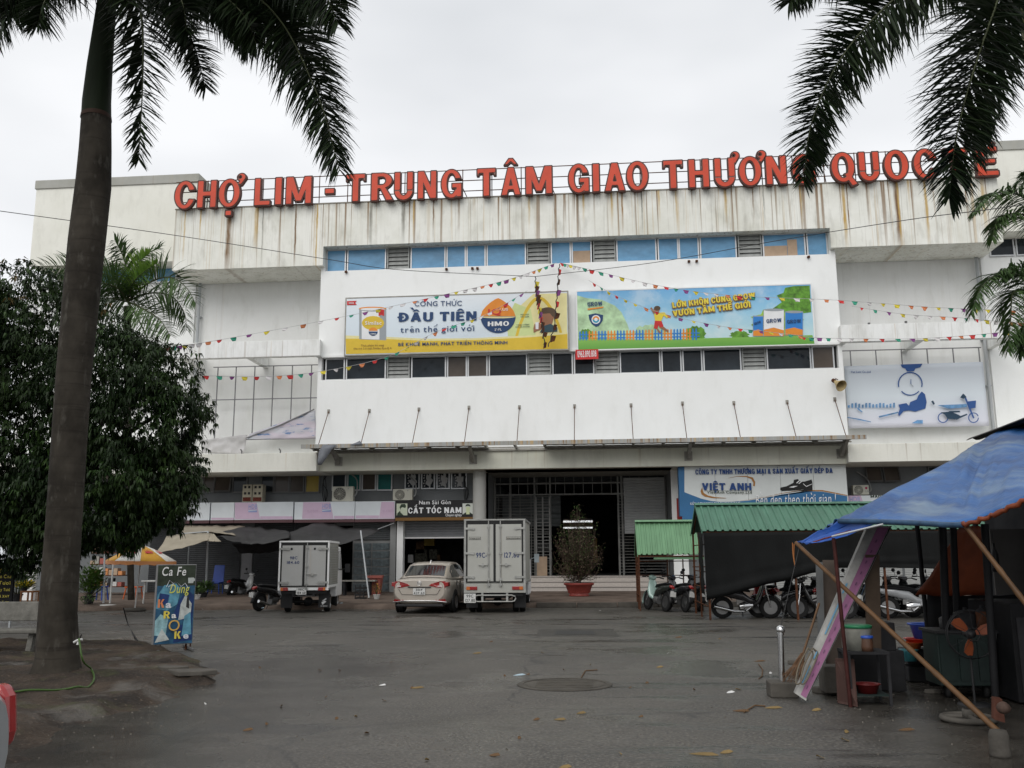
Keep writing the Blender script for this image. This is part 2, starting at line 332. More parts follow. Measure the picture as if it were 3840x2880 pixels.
# ---- ordinary letters: the built-in font turned into flat meshes, accents added by hand
_fc = {}
_fcurve = None
def fglyph(c, off):
    global _fcurve
    k = (c, off)
    if k in _fc: return _fc[k]
    cu = bpy.data.curves.new('letter', 'FONT'); cu.body = c; cu.offset = off; cu.resolution_u = 3
    ob = bpy.data.objects.new('letter', cu); COL.objects.link(ob); bpy.context.view_layer.update()
    me = ob.evaluated_get(bpy.context.evaluated_depsgraph_get()).to_mesh()
    vs = [(v.co.x, v.co.y) for v in me.vertices]; fs = [tuple(p.vertices) for p in me.polygons]
    cu.body = c+'.'; bpy.context.view_layer.update()
    bpy.data.objects.remove(ob); bpy.data.curves.remove(cu)
    w = max([v[0] for v in vs], default=.3)
    _fc[k] = (w, vs, fs); return _fc[k]
def plain(mb, text, o, ux, uz, h, width=None, off=.0, gap=.09, slant=0.):
    o = Vector(o); ux = Vector(ux); uz = Vector(uz); items = []; x = 0
    for c in text:
        if c == ' ': x += .32; continue
        d = unicodedata.normalize('NFD', c); b = {'\u0111': 'd', '\u0110': 'D'}.get(d[0], d[0])
        w, vs, fs = fglyph(b, off); items.append((x, d, c, w, vs, fs)); x += w+gap
    s = h/.72; sx = (width/max(x-gap, .01)) if width else s
    P = lambda a, b: o+ux*(a+slant*b)*sx+uz*b*s
    for x0, d, c, w, vs, fs in items:
        mb._add([P(x0+a, b) for a, b in vs], fs)
        cx = x0+w/2; top = .8 if d[0].isupper() else .6; t = .035+off
        def q(*pts): mb.poly([P(*p) for p in pts])
        if c in '\u0111\u0110': q((cx-.05, .55), (cx+.3, .55), (cx+.3, .62), (cx-.05, .62)) if c == '\u0111' else q((x0-.05, .35), (cx, .35), (cx, .42), (x0-.05, .42))
        circ = '\u0302' in d or '\u0306' in d
        for a in d[1:]:
            if a == '\u0302': q((cx-.16, top), (cx-.08, top), (cx, top+.1)); q((cx+.16, top), (cx, top+.1), (cx-.0, top+.17), (cx+.02, top+.16)); q((cx-.16, top), (cx, top+.1), (cx, top+.17))
            if a == '\u0306': q((cx-.15, top+.12), (cx-.08, top), (cx+.08, top), (cx+.15, top+.12), (cx+.06, top+.07), (cx-.06, top+.07))
            y = top+(.14 if circ else 0); z = .12 if circ else 0
            if a == '\u0301': q((cx-.05+z, y), (cx+.02+z, y), (cx+.14+z, y+.16), (cx+.03+z, y+.16))
            if a == '\u0300': q((cx+.05-z, y), (cx-.02-z, y), (cx-.14-z, y+.16), (cx-.03-z, y+.16))
            if a == '\u0309': q((cx-.03+z, y), (cx+.03+z, y), (cx+.09+z, y+.1), (cx+.02+z, y+.19), (cx-.06+z, y+.16), (cx+.02+z, y+.12))
            if a == '\u0303': q((cx-.15, y), (cx-.05, y+.12), (cx+.15, y+.1), (cx+.05, y))
            if a == '\u0323': q((cx-.05, -.2), (cx+.05, -.2), (cx+.05, -.1), (cx-.05, -.1))
            if a == '\u031b': q((x0+w-.05, top-.16), (x0+w+.03, top-.14), (x0+w+.13, top+.02), (x0+w+.06, top+.06), (x0+w+.02, top-.06))
    return mb
def pxline(mb, fn, text, x0, y0, x1, y1, h, Y, **k):
    """text whose baseline runs from pixel (x0,y0) to (x1,y1) on the plane at depth Y; h in metres"""
    a, b = U(x0, y0, Y), U(x1, y1, Y); ux = (b-a); w = ux.length; ux.normalize(); uz = Vector((-ux.z, 0, ux.x))
    return fn(mb, text, a, ux, uz, h, width=w, **k)
def flat(mb, pts, Y): return mb.poly([U(x, y, Y) for x, y in pts])
def ell(cx, cy, rx, ry, n=20, a0=0, a1=360): return [(cx+rx*math.cos(math.radians(a0+(a1-a0)*i/n)), cy+ry*math.sin(math.radians(a0+(a1-a0)*i/n))) for i in range(n+(0 if a1-a0 == 360 else 1))]
def sway(pts, Y=None):              # points given as (px, py, depth)
    return [U(*p) for p in pts]
def curve_pts(P, n):                # Catmull-Rom through P
    P = [Vector(p) for p in P]; Q = [P[0]*2-P[1]]+P+[P[-1]*2-P[-2]]; out = []; k = len(P)-1
    for i in range(n+1):
        u = i/n*k; j = min(int(u), k-1); t = u-j; a, b, c, d = Q[j:j+4]
        out.append(.5*((2*b)+(c-a)*t+(2*a-5*b+4*c-d)*t*t+(3*b-a-3*c+d)*t**3))
    return out
# ================================================================ materials
WHITE = (.85, .86, .85)
m_wall = plaster('white painted plaster', WHITE, .0, grime=.14)
m_wall2 = plaster('white plaster with rust runs', WHITE, .55, 8.9, 7.0, .3, -.02)
_br, _oc, _bk2 = (.20, .12, .06), (.50, .33, .10), (.15, .14, .11)
_runs = [(x, w, z, s, k) for x, w, z, s, k in ((U(px, 860, 38).x, w*1.25, z, min(1, s*1.5), k) for px, w, z, s, k in (
    (692, .04, 14.4, .5, _oc), (750, .035, 15.2, .6, _oc), (858, .13, 13.6, .95, _br), (960, .10, 14.8, .55, _oc), (985, .03, 14.2, .5, _bk2), (1108, .045, 13.9, .85, _br), (1188, .04, 13.6, .75, _oc), (1390, .07, 14.6, .5, _bk2), (1512, .09, 14.8, .5, _bk2), (1550, .04, 15.0, .6, _oc),
    (1625, .035, 15.0, .85, _br), (1720, .05, 15.2, .5, _br), (1985, .05, 15.3, .5, _oc), (2080, .03, 15.0, .8, _br), (2170, .04, 15.2, .5, _bk2), (2190, .05, 15.5, .6, _oc), (2296, .06, 15.2, .55, _oc), (2336, .045, 15.0, .95, (.30, .17, .06)), (2410, .03, 15.0, .7, _bk2), (2475, .05, 15.4, .5, _oc), (2540, .05, 15.2, .6, _oc), (2600, .03, 15.6, .5, _br), (2726, .07, 15.2, .55, _oc), (2830, .035, 15.2, .8, _br), (2870, .03, 15.0, .5, _bk2), (3012, .05, 15.0, .7, _oc), (3014, .02, 15.0, .6, _bk2),
    (3172, .08, 14.0, .75, _oc), (3186, .03, 14.0, .7, _br), (3262, .05, 14.8, .6, _br), (3372, .10, 13.7, .8, _br), (3378, .04, 13.7, .7, _oc), (3420, .05, 15.6, .5, _oc), (3482, .06, 14.0, .6, _oc), (3700, .09, 14.3, .5, _oc)))]
m_band = plaster('weathered white plaster with rust and mould runs', (.83, .83, .775), .95, 16.95, 13.4, .7, .025, _runs)
m_cap = plaster('mouldy cornice', (.40, .40, .37), .8, 19.6, 18.9, .8)
m_beam = plaster('grimy cream plaster', (.66, .66, .57), .4, 6.2, 5.2, .5)
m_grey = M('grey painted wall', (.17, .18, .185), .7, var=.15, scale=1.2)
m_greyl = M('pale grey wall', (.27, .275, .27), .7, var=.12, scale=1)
m_soff = M('unpainted soffit', (.20, .20, .18), .8, var=.2, scale=.8)
m_alu = M('aluminium frame', (.52, .53, .54), .4, .5, var=.08)
m_dkfr = M('dark frame', (.12, .12, .12), .4, .3)
m_blue = M('blue tarpaulin behind glass', (.10, .27, .45), .38, var=.22, scale=1.6, bump=.5, bscale=2.5, stretch=(1, 1, 1.6))
m_glass = M('dark window glass', (.022, .028, .034), .06, var=.5, scale=.9, spec=.22)
m_glassb = M('brown tinted glass', (.075, .062, .052), .12, var=.3, scale=.8, spec=.25)
m_teal = M('teal sheet behind glass', (.01, .12, .11), .2, var=.3, scale=1.5)
m_yel = M('ochre sheet behind glass', (.28, .20, .02), .3, var=.2)
m_cardb = M('cardboard', (.42, .31, .22), .8, var=.12)
m_louv = M('grey louvre metal', (.30, .31, .30), .5, .2, var=.2, scale=4)
m_pipe = M('grey downpipe', (.40, .42, .43), .5, var=.2, scale=2, stretch=(1, 1, .3))
m_rust = M('rusty steel', (.095, .04, .022), .8, .2, var=.5, scale=9, bump=.4)
m_steelp = M('painted steel with rust', (.30, .29, .26), .6, .2, var=.25, scale=4)
m_black = M('black', (.012, .012, .013), .6, var=.3)
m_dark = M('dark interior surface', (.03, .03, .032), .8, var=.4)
m_white = M('white paint', (.78, .78, .77), .5, var=.04)
m_red = M('red face of the letters', (.58, .065, .028), .45, var=.12, scale=2)
m_redd = M('dark edge of the letters', (.09, .045, .038), .6, var=.3)
m_pinkl = M('worn pink outline', (.60, .38, .36), .6, var=.25, scale=6)
m_shut = M('roller shutter grey', (.12, .13, .135), .45, .3, var=.15, scale=1.5)
m_shutl = M('roller shutter pale', (.23, .24, .25), .4, .3, var=.1)
m_tile = M('granite step', (.44, .40, .365), .5, var=.12, scale=14)
m_side = M('worn sidewalk concrete', (.12, .092, .074), .8, var=.45, scale=1.4, bump=.4, bscale=12)
m_kerb = M('dark kerb concrete', (.085, .078, .068), .75, var=.3, scale=3, bump=.4)
def ground_mat():
    m = bpy.data.materials.new('damp asphalt'); m.use_nodes = True; nt = m.node_tree; p = nt.nodes['Principled BSDF']
    v = nt.nodes.new('ShaderNodeTexCoord').outputs['Object']
    c = mixn(nt, nz(nt, v, (1, 1, 1), .35, 6, .35, .68), (.046, .042, .035), (.092, .083, .069))
    c = mixn(nt, mth(nt, 'MULTIPLY', nz(nt, v, (1, 1, 1), 36, 3, .50, .62), .85), c, (.17, .158, .138))
    c = mixn(nt, mth(nt, 'MULTIPLY', nz(nt, v, (1, 1, 1), 28, 3, .50, .62, off=(5, 5, 5)), .8), c, (.03, .03, .03))
    st = nz(nt, v, (.35, 1.6, 1), .7, 5, .56, .62, off=(3, 8, 0))
    c = mixn(nt, mth(nt, 'MULTIPLY', st, .55), c, (.020, .019, .018))
    c = mixn(nt, mth(nt, 'MULTIPLY', nz(nt, v, (1, 1, 1), .25, 3, .55, .7, off=(30, 8, 0)), .35), c, (.065, .062, .045))
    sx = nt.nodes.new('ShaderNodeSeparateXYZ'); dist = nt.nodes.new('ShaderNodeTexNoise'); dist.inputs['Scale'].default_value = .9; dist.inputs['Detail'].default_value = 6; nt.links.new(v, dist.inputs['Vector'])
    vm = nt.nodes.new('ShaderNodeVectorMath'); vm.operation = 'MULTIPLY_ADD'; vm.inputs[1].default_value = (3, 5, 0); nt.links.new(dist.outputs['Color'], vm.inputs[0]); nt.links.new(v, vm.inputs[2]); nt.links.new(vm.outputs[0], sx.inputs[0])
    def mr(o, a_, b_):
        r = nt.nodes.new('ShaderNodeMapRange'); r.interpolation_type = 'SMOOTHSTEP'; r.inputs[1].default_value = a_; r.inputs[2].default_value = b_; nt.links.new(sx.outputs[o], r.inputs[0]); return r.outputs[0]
    wl = mth(nt, 'MULTIPLY', mr(0, .1, -2.2), mr(1, 21, 17)); wr = mth(nt, 'MULTIPLY', mr(0, 3.2, 5.0), mr(1, 16.5, 14)); wb = mr(1, 9.6, 7.6)  # wet zones at left, right and front, also painting in trees' and tarpaulin's shade
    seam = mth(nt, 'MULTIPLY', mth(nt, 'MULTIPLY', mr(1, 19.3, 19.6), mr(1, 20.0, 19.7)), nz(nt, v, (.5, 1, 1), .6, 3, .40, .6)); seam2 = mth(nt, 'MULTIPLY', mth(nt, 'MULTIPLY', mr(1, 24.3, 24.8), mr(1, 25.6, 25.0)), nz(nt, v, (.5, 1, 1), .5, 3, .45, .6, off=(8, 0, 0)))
    WET_SHADE = mth(nt, 'MAXIMUM', mth(nt, 'MAXIMUM', wl, wr), mth(nt, 'MULTIPLY', wb, .45)); WET_SHADE = mth(nt, 'MAXIMUM', WET_SHADE, mth(nt, 'MULTIPLY', mth(nt, 'MAXIMUM', seam, seam2), .8))
    c = mixn(nt, mth(nt, 'MULTIPLY', mth(nt, 'MULTIPLY', WET_SHADE, mth(nt, 'ADD', mth(nt, 'MULTIPLY', nz(nt, v, (1, 1.6, 1), 1.1, 6, .35, .62, off=(1, 7, 3)), .55), .45)), .85), c, (.022, .019, .016))
    # cracks
    vo = nt.nodes.new('ShaderNodeTexVoronoi'); vo.feature = 'DISTANCE_TO_EDGE'; vo.inputs['Scale'].default_value = .16
    nn = nt.nodes.new('ShaderNodeTexNoise'); nn.inputs['Scale'].default_value = 1.3; nn.inputs['Detail'].default_value = 6
    nt.links.new(v, nn.inputs['Vector'])
    va = nt.nodes.new('ShaderNodeVectorMath'); va.operation = 'MULTIPLY_ADD'; va.inputs[1].default_value = (1.3, 1.3, 0); nt.links.new(nn.outputs['Color'], va.inputs[0]); nt.links.new(v, va.inputs[2])
    nt.links.new(va.outputs[0], vo.inputs['Vector'])
    ck = nt.nodes.new('ShaderNodeMapRange'); ck.inputs[1].default_value = .009; ck.inputs[2].default_value = .0; nt.links.new(vo.outputs['Distance'], ck.inputs[0])
    ckm = mth(nt, 'MULTIPLY', ck.outputs[0], nz(nt, v, (1, 1, 1), .3, 3, .38, .5, off=(9, 2, 1)))
    c = mixn(nt, mth(nt, 'MULTIPLY', ckm, .75), c, (.02, .02, .02))
    nt.links.new(c, p.inputs['Base Color'])
    wet = mth(nt, 'MAXIMUM', mth(nt, 'MAXIMUM', st, WET_SHADE), nz(nt, v, (1, 1, 1), .45, 5, .50, .62, off=(2, 2, 2)))
    r = nt.nodes.new('ShaderNodeMapRange'); r.inputs[3].default_value = .60; r.inputs[4].default_value = .20; nt.links.new(wet, r.inputs[0]); nt.links.new(r.outputs[0], p.inputs['Roughness'])
    n2 = nt.nodes.new('ShaderNodeTexNoise'); n2.inputs['Scale'].default_value = 90; n2.inputs['Detail'].default_value = 3; nt.links.new(v, n2.inputs['Vector'])
    b = nt.nodes.new('ShaderNodeBump'); b.inputs['Strength'].default_value = .55; b.inputs['Distance'].default_value = .006
    nt.links.new(n2.outputs['Fac'], b.inputs['Height']); nt.links.new(b.outputs[0], p.inputs['Normal']); p.inputs['Specular IOR Level'].default_value = .38
    return m
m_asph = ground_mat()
# ================================================================ ground
def kerbY(x): return 30.0+(x+10)*.10
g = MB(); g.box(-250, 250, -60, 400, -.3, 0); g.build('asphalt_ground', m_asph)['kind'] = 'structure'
def ragged(x): return .22*math.sin(x*2.1)+.12*math.sin(x*5.3+1)+.07*math.sin(x*11)
g = MB(); rows = []
xs = [-60+i*.4 for i in range(261)]
for k, (dz, dy) in enumerate(((0, -.02), (.10, .03), (.13, .12), (.15, .9), (.17, 3.0))):
    rows.append([Vector((x, kerbY(x)+dy+(ragged(x)*(1 if x < -2 else .12)), (dz+(.02*math.sin(x*3.7+k) if 0 < k < 4 else 0)))) for x in xs])
rows.append([Vector((x, 41.2, .19)) for x in xs])
g.grid(rows); g.build('sidewalk', m_side)['kind'] = 'structure'
g = MB()
for i in range(5):
    x0 = -2.05+i*1.3; g.box(x0, x0+1.27, kerbY(x0+.6)-.16, kerbY(x0+.6)+.02, 0, .165-.01*(i % 2))
kb = g.build('kerb', m_kerb, bev=.015); kb['kind'] = 'structure'
# dirt island round the palm
isl = [(-400, 2420), (200, 2335), (500, 2395), (640, 2450), (760, 2490), (820, 2520), (800, 2550), (690, 2600), (560, 2650), (430, 2690), (240, 2740), (60, 2850), (-300, 2950)]
isl = [G(x, y) for x, y in isl]
def inside(px, py, P):
    r = False; n = len(P)
    for i in range(n):
        a, b = P[i], P[(i+1) % n]
        if (a.y > py) != (b.y > py) and px < (b.x-a.x)*(py-a.y)/(b.y-a.y)+a.x: r = not r
    return r
def edist(px, py, P):
    d = 9; q = Vector((px, py)); n = len(P)
    for i in range(n):
        a, b = P[i].xy, P[(i+1) % n].xy; e = b-a; t = max(0, min(1, (q-a).dot(e)/e.dot(e))); d = min(d, (q-a-e*t).length)
    return d
from mathutils import noise as NZ
def hn(x, y, s, z=0): return NZ.noise(Vector((x*s, y*s, z)))
def isl_h(x, y):
    d = edist(x, y, isl)*(1 if inside(x, y, isl) else -1)+.22*hn(x, y, 1.6)+.12*hn(x, y, 4)
    e = max(0, min(1, d/.35)); return -.012+e*(.12+.07*hn(x, y, 1.1, 3)+.045*hn(x, y, 3, 5)+.02*hn(x, y, 9, 2))+(.05*max(0, 1-math.hypot(x+7.2, y-12.4)/1.6))
x0, x1 = -15.5, -2.0; y0, y1 = 6.0, 17.6; nx, ny = 190, 160
g = MB(); g.grid([[Vector((x0+(x1-x0)*i/nx, y0+(y1-y0)*j/ny, isl_h(x0+(x1-x0)*i/nx, y0+(y1-y0)*j/ny))) for i in range(nx+1)] for j in range(ny+1)])
m_dirt = bpy.data.materials.new('packed dirt and broken concrete'); m_dirt.use_nodes = True
nt = m_dirt.node_tree; p = nt.nodes['Principled BSDF']; v = nt.nodes.new('ShaderNodeTexCoord').outputs['Object']
c = mixn(nt, nz(nt, v, (1, 1, 1), 1.1, 7, .38, .66), (.016, .012, .009), (.058, .041, .028))
c = mixn(nt, mth(nt, 'MULTIPLY', nz(nt, v, (1, 1, 1), .9, 4, .56, .66, off=(4, 4, 0)), .8), c, (.10, .092, .082))
c = mixn(nt, mth(nt, 'MULTIPLY', nz(nt, v, (1, 1, 1), 1.7, 5, .55, .7, off=(9, 1, 0)), .5), c, (.055, .065, .02))
c = mixn(nt, mth(nt, 'MULTIPLY', nz(nt, v, (1, 1, 1), 30, 3, .6, .7), .5), c, (.16, .12, .09))
nt.links.new(c, p.inputs['Base Color']); p.inputs['Roughness'].default_value = .7; p.inputs['Specular IOR Level'].default_value = .2
n2 = nt.nodes.new('ShaderNodeTexNoise'); n2.inputs['Scale'].default_value = 14; n2.inputs['Detail'].default_value = 8; nt.links.new(v, n2.inputs['Vector'])
b = nt.nodes.new('ShaderNodeBump'); b.inputs['Strength'].default_value = .8; b.inputs['Distance'].default_value = .04; nt.links.new(n2.outputs['Fac'], b.inputs['Height']); nt.links.new(b.outputs[0], p.inputs['Normal'])
g.build('dirt_ground', m_dirt)['kind'] = 'structure'
# asphalt repairs and a manhole
m_patch = M('dark asphalt patch', (.074, .067, .056), .6, var=.35, scale=3, bump=.5, bscale=70)
def gpatch(pts, z): return [Vector((*G(x, y).xy, z)) for x, y in pts]
g = MB(); g.poly(gpatch([(2022, 2360), (2300, 2360), (2322, 2386), (2010, 2386)], .004))
g.build('asphalt_patch', M('asphalt repair', (.046, .043, .037), .5, var=.3, scale=4, bump=.5, bscale=70))['kind'] = 'structure'
g = MB(); g.poly(gpatch([(2085, 2366), (2225, 2366), (2232, 2380), (2080, 2380)], .008)); g.build('drain_cover', M('wet iron', (.03, .03, .03), .5))['kind'] = 'structure'
t = thing('manhole_cover', 'round iron manhole cover set flush in the asphalt', 'manhole cover', G(2118, 2568))
cc = G(2118, 2568)
g = MB(); g.lathe([(0, .012), (.50, .012), (.5, .008), (.53, .008), (.53, .014), (.60, .014), (.61, .005)], (cc.x, cc.y, 0), 32, smooth=False)
g.build('lid', m_patch, t)
g = MB()
for i in range(5): g.box(cc.x-.36, cc.x+.36, cc.y-.33+i*.15, cc.y-.28+i*.15, .012, .018)
g.build('rib', m_patch, t)

# ================================================================ the market building
YB, YM, YR = 38.0, 38.3, 40.2
B = thing('market_building', 'long white market hall with rust-streaked parapet and red rooftop lettering', 'building', (0, 38.3, 0))
XL, XR = U(1198, 1200, YM).x, U(3150, 1200, YM).x
ZW1 = U(2000, 904, YM).z; ZW0 = U(2311, 980, YM).z; ZL1 = U(2000, 1320, YM).z-.02; ZL0 = U(1223, 1425, YM).z
XW0, XW1 = U(1219, 960, YM).x, U(3108, 900, YM).x
ZT, ZBB = 16.93, U(2000, 965, YB).z
zb = 14.12
print('building', XL, XR, ZW0, ZW1, ZL0, ZL1)
BX0, BX1 = U(652, 900, YB).x, U(3752, 800, YB).x
# parapet band: left drop, middle over the windows, right drop
g = MB(); D_ = 42.5
g.box(BX0, XW0, YB, YR-.02, zb, ZT); g.box(XW1, BX1, YB, YR-.02, zb, ZT); g.box(XW0, XW1, YB, YR-.02, ZW1, ZT-.001)
g.build('parapet', m_band, B)
g = MB(); g.box(BX0-.02, BX1+.02, YB-.03, YB+.25, ZT, ZT+.045); g.build('parapet_coping', plaster('mouldy coping', (.30, .28, .24), 0, grime=.9), B)
# main block wall
g = MB()
g.box(XL, XR, YM, YR, ZL1, ZW0)
g.box(XL, XR, YM, YR, 6.02, ZL0)
for a, b_ in ((XL, XW0), (XW1+.05, XR)):
    g.box(a, b_, YM, YR, ZL0, ZL1)
g.box(XL, XW0, YM, YR, ZW0, zb-.003); g.box(XW1, XR, YM, YR, ZW0, zb-.003)
g.build('front_wall', m_wall, B)
g = MB(); g.box(XL, XR, YM+.003, YR, 5.2, 6.02); g.build('lintel_beam', m_beam, B)
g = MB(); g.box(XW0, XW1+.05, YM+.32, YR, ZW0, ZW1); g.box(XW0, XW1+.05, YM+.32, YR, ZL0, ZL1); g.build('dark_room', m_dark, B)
g = MB(); g.box(XL-.0, XR, YM-.06, YM, ZL1-.0, ZL1+.10); g.build('ledge', m_wall, B)
# recessed side walls
RX0, RX1 = U(735, 1150, YR).x, U(3690, 1150, YR).x
m_sw = plaster('white plaster, damp at the top', (.80, .805, .79), .25, 14.2, 9.5, .25, -.04)  # streaks and mottling grow stronger towards the top
for a, b_ in ((RX0, XL+.02), (XR-.02, RX1)): g = MB(); g.box(a, b_, YR, YR+.3, 5.6, 14.3); g.build('side_wall', m_sw, B)
# outer wings
WX0, WX1 = -26.5, 30.0
for a, b_, z_ in ((WX0, RX0, 14.45), (RX1, WX1, 14.6)): g = MB(); g.box(a, b_, YR-.12, YR+.3, 5.6, z_); g.build('wing_wall', m_wall, B)
# towers
def tower(xa, xb, zbt, zt):
    g = MB(); g.box(xa, xb, 39.0, 47.0, zbt, zt-.42); g.build('tower_wall', plaster('yellowed plaster', (.82, .815, .745), .15, zt-.4, zbt, .3, -.03), B)
    g = MB(); g.box(xa-.06, xb+.06, 38.94, 47.06, zt-.42, zt); g.build('cornice', m_cap, B, bev=.02)
tl0, tl1 = U(138, 700, 39).x, U(741, 700, 39).x
tower(tl0, tl1, U(600, 981, 39).z, U(737, 652, 39).z)
tr0 = U(3742, 700, 39).x
tower(tr0, WX1, U(3760, 868, 39).z, U(3746, 530, 39).z)
# roof slab and back
g = MB(); g.box(WX0, WX1, YR+.3, 70, 14.3, 14.6); g.build('roof_slab', m_soff, B)
g = MB(); g.box(BX0, BX1, YR-.02, 46, 14.6, 16.9); g.box(BX0, BX1, YR-.02, YR+.28, 14.3, 14.6); g.build('attic_wall', m_band, B)
for a in (WX0, WX1-.3): g = MB(); g.box(a, a+.3, YR+.3, 70, 0, 14.3); g.build('end_wall', m_wall, B)
# --- strip windows
def window(x0, x1, z0, z1, Y, pane, fr=.055, frm=None, mid=None, name='window', tilt=0., dep=.07):
    g = MB()
    for a in ((x0, x1, z0, z0+fr), (x0, x1, z1-fr, z1), (x0, x0+fr, z0+fr, z1-fr), (x1-fr, x1, z0+fr, z1-fr)): g.box(a[0], a[1], Y-dep, Y, a[2], a[3])
    f = g.build(name, frm or m_alu, B)
    if tilt:
        f.location = (0, 0, 0); f.matrix_local = Matrix.Translation(-wloc(B)) @ Matrix.Translation((0, Y, z1)) @ Matrix.Rotation(-tilt, 4, 'X') @ Matrix.Translation((0, -Y, -z1))
    g = MB(); g.box(x0+fr, x1-fr, Y-.035, Y-.022, z0+fr, z1-fr); o = g.build('pane', pane, None); o.parent = f
    return f
def louver(x0, x1, z0, z1, Y, n=5):
    g = MB(); fr = .05
    for a in ((x0, x1, z0, z0+fr), (x0, x1, z1-fr, z1), (x0, x0+fr, z0+fr, z1-fr), (x1-fr, x1, z0+fr, z1-fr)): g.box(a[0], a[1], Y-.1, Y, a[2], a[3])
    f = g.build('louver_vent', m_louv, B)
    h = (z1-z0-2*fr)/n; proto = None
    for i in range(n):
        zc = z0+fr+h*(i+.5)
        if proto is None:
            g = MB(); g.slab([(x0+fr, -.09, -h*.50), (x1-fr, -.09, -h*.50), (x1-fr, -.02, h*.46), (x0+fr, -.02, h*.46)], (0, .012, .003)); proto = g.build('slat', m_louv, None); o = proto
        else: o = proto.copy(); COL.objects.link(o)
        o.parent = f; o.location = (0, Y+.02, zc)
YW = YM+.24
up = [(1227, 1300, 0), (1304, 1450, 0), (1454, 1537, 'L'), (1541, 1672, 0), (1675, 1748, 0), (1750, 1822, 0), (1825, 1973, 0), (1976, 2061, 'L'), (2065, 2141, 0), (2143, 2219, 'C'), (2224, 2308, 'L'), (2311, 2462, 0), (2466, 2544, 0), (2545, 2621, 0), (2624, 2762, 0), (2767, 2856, 'L'), (2860, 3021, 'D'), (3025, 3104, 0)]
lo = [(1222, 1295, 0), (1299, 1449, 0), (1453, 1538, 'L'), (1543, 1674, 0), (1677, 1752, 'B'), (1754, 1829, 'B'), (1833, 1978, 0), (1981, 2068, 'L'), (2071, 2149, 0), (2152, 2229, 0), (2232, 2321, 'L'), (2324, 2477, 0), (2480, 2556, 0), (2559, 2634, 0), (2637, 2780, 0), (2783, 2872, 'L'), (2875, 3042, 0), (3045, 3129, 'S')]
for row, z0, z1, yc, kind in ((up, ZW0, ZW1, 940, 'u'), (lo, ZL0, ZL1, 1370, 'l')):
    for a, b_, k in row:
        xa, xb = U(a, yc, YW).x, U(b_, yc, YW).x
        if k == 'L': louver(xa, xb, z0, z1, YW)
        else:
            f = window(xa, xb, z0, z1, YW, m_glassb if k in ('B', 'S') else (m_blue if kind == 'u' else m_glass))
            if k == 'C': g = MB(); g.box(xa+.07, xb-.07, YW-.055, YW-.036, z0+.06, z1-.45); o = g.build('cardboard_sheet', m_cardb); o.parent = f
            if k == 'D':
                g = MB(); g.box(xa+.06, xa+1.0, YW-.055, YW-.036, z0+.06, z0+.5); g.box(xa+1.02, xb-.35, YW-.058, YW-.037, z0+.06, z1-.28); o = g.build('cardboard_sheet', m_cardb); o.parent = f
# wing windows
for a, b_ in ((330, 495), (500, 585), (588, 665)):
    xa, xb = U(a, 1030, YR-.12).x, U(b_, 1030, YR-.12).x
    window(xa, xb, U(560, 1066, YR).z, U(560, 1000, YR).z+.2, YR-.125, m_blue)
for a, b_ in ((3706, 3800), (3806, 3900)):
    window(U(a, 920, YR-.12).x, U(b_, 920, YR-.12).x, U(3770, 965, YR).z, U(3770, 880, YR).z, YR-.125, m_glass)
# downpipes
for px, y in ((746, 1150), (3690, 1260)):
    xx = U(px, y, YR-.2).x; g = MB(); g.tube([(xx, YR-.2, .6 if px > 3000 else 5.9), (xx, YR-.2, 14.1)], .075, 8)
    for z in (6.5, 8.5, 10.5, 12.5): g.box(xx-.1, xx+.1, YR-.22, YR, z, z+.06)
    g.build('downpipe', m_pipe, B)
# middle beams standing off the wall, with cross beams
for side, (xa, xb) in (('l', (U(560, 1310, YB).x, U(1203, 1300, YB).x)), ('r', (U(3150, 1250, YB).x, U(3803, 1230, YB).x))):
    z0, z1 = U(1200, 1335, YB).z, U(1207, 1275, YB).z
    g = MB(); g.box(xa, xb, YB-.12, YB+.18, z0, z1); g.build('balcony_beam', m_wall2, B, bev=.01)
    g = MB()
    for px, py in (((680, 1350), (930, 1345)) if side == 'l' else ((3455, 1270), (3790, 1262))):
        xx = U(px, py, YB).x; g.box(xx-.12, xx+.12, YB+.18, YR, z0+.004, z1-.15); g.build('cross_beam', m_wall2, B); g = MB()
    if side == 'l': g.box(xb-.25, xb-.02, YB+.18, YR, z0+.004, z1-.004)
    else: g.box(xa+.02, xa+.25, YB+.18, YR, z0+.004, z1-.004)
    g.build('cross_beam', m_wall2, B)
# lower balconies
for xa, xb, nm in ((WX0, U(1190, 1725, YB).x, 'l'), (U(3178, 1700, YB).x, WX1, 'r')):
    z0, z1 = (5.18, U(1157, 1698, YB).z) if nm == 'l' else (5.22, U(3211, 1666, YB).z)
    g = MB(); g.box(xa, xb, YB-.1, YR, z0, z1); g.build('balcony', plaster('cream plaster', (.77, .765, .70), .5, 6.1, 5.2, .3, -.02), B, bev=.01)
    g = MB()
    for px in ((905, 1050) if nm == 'l' else ()):
        xx = U(px, 1690, YB).x; g.tube([(xx, YB+.05, z1), (xx, YB+.05, z1+.12), (xx-.06, YB+.05, z1+.2)], .03, 5)
    if g.v: g.build('anchor_bolt', m_dkfr, B)
g = MB()
for px, py in ((3260, 1222), (3399, 1216)): 
    q = U(px, py, YB); g.box(q.x-.04, q.x+.04, YB, YB+.08, q.z-.1, q.z+.14)
g.build('anchor_bolt', m_dkfr, B)
# small spotlights stubs on the wall
g = MB()
for px, py in ((1299, 1021), (1675, 1011), (1772, 1008), (1791, 1008), (2583, 982), (2612, 981), (3031, 965)):
    q = U(px, py, YM); g.box(q.x-.05, q.x+.05, YM-.12, YM, q.z-.04, q.z+.04)
g.build('wall_bracket', m_rust, B)
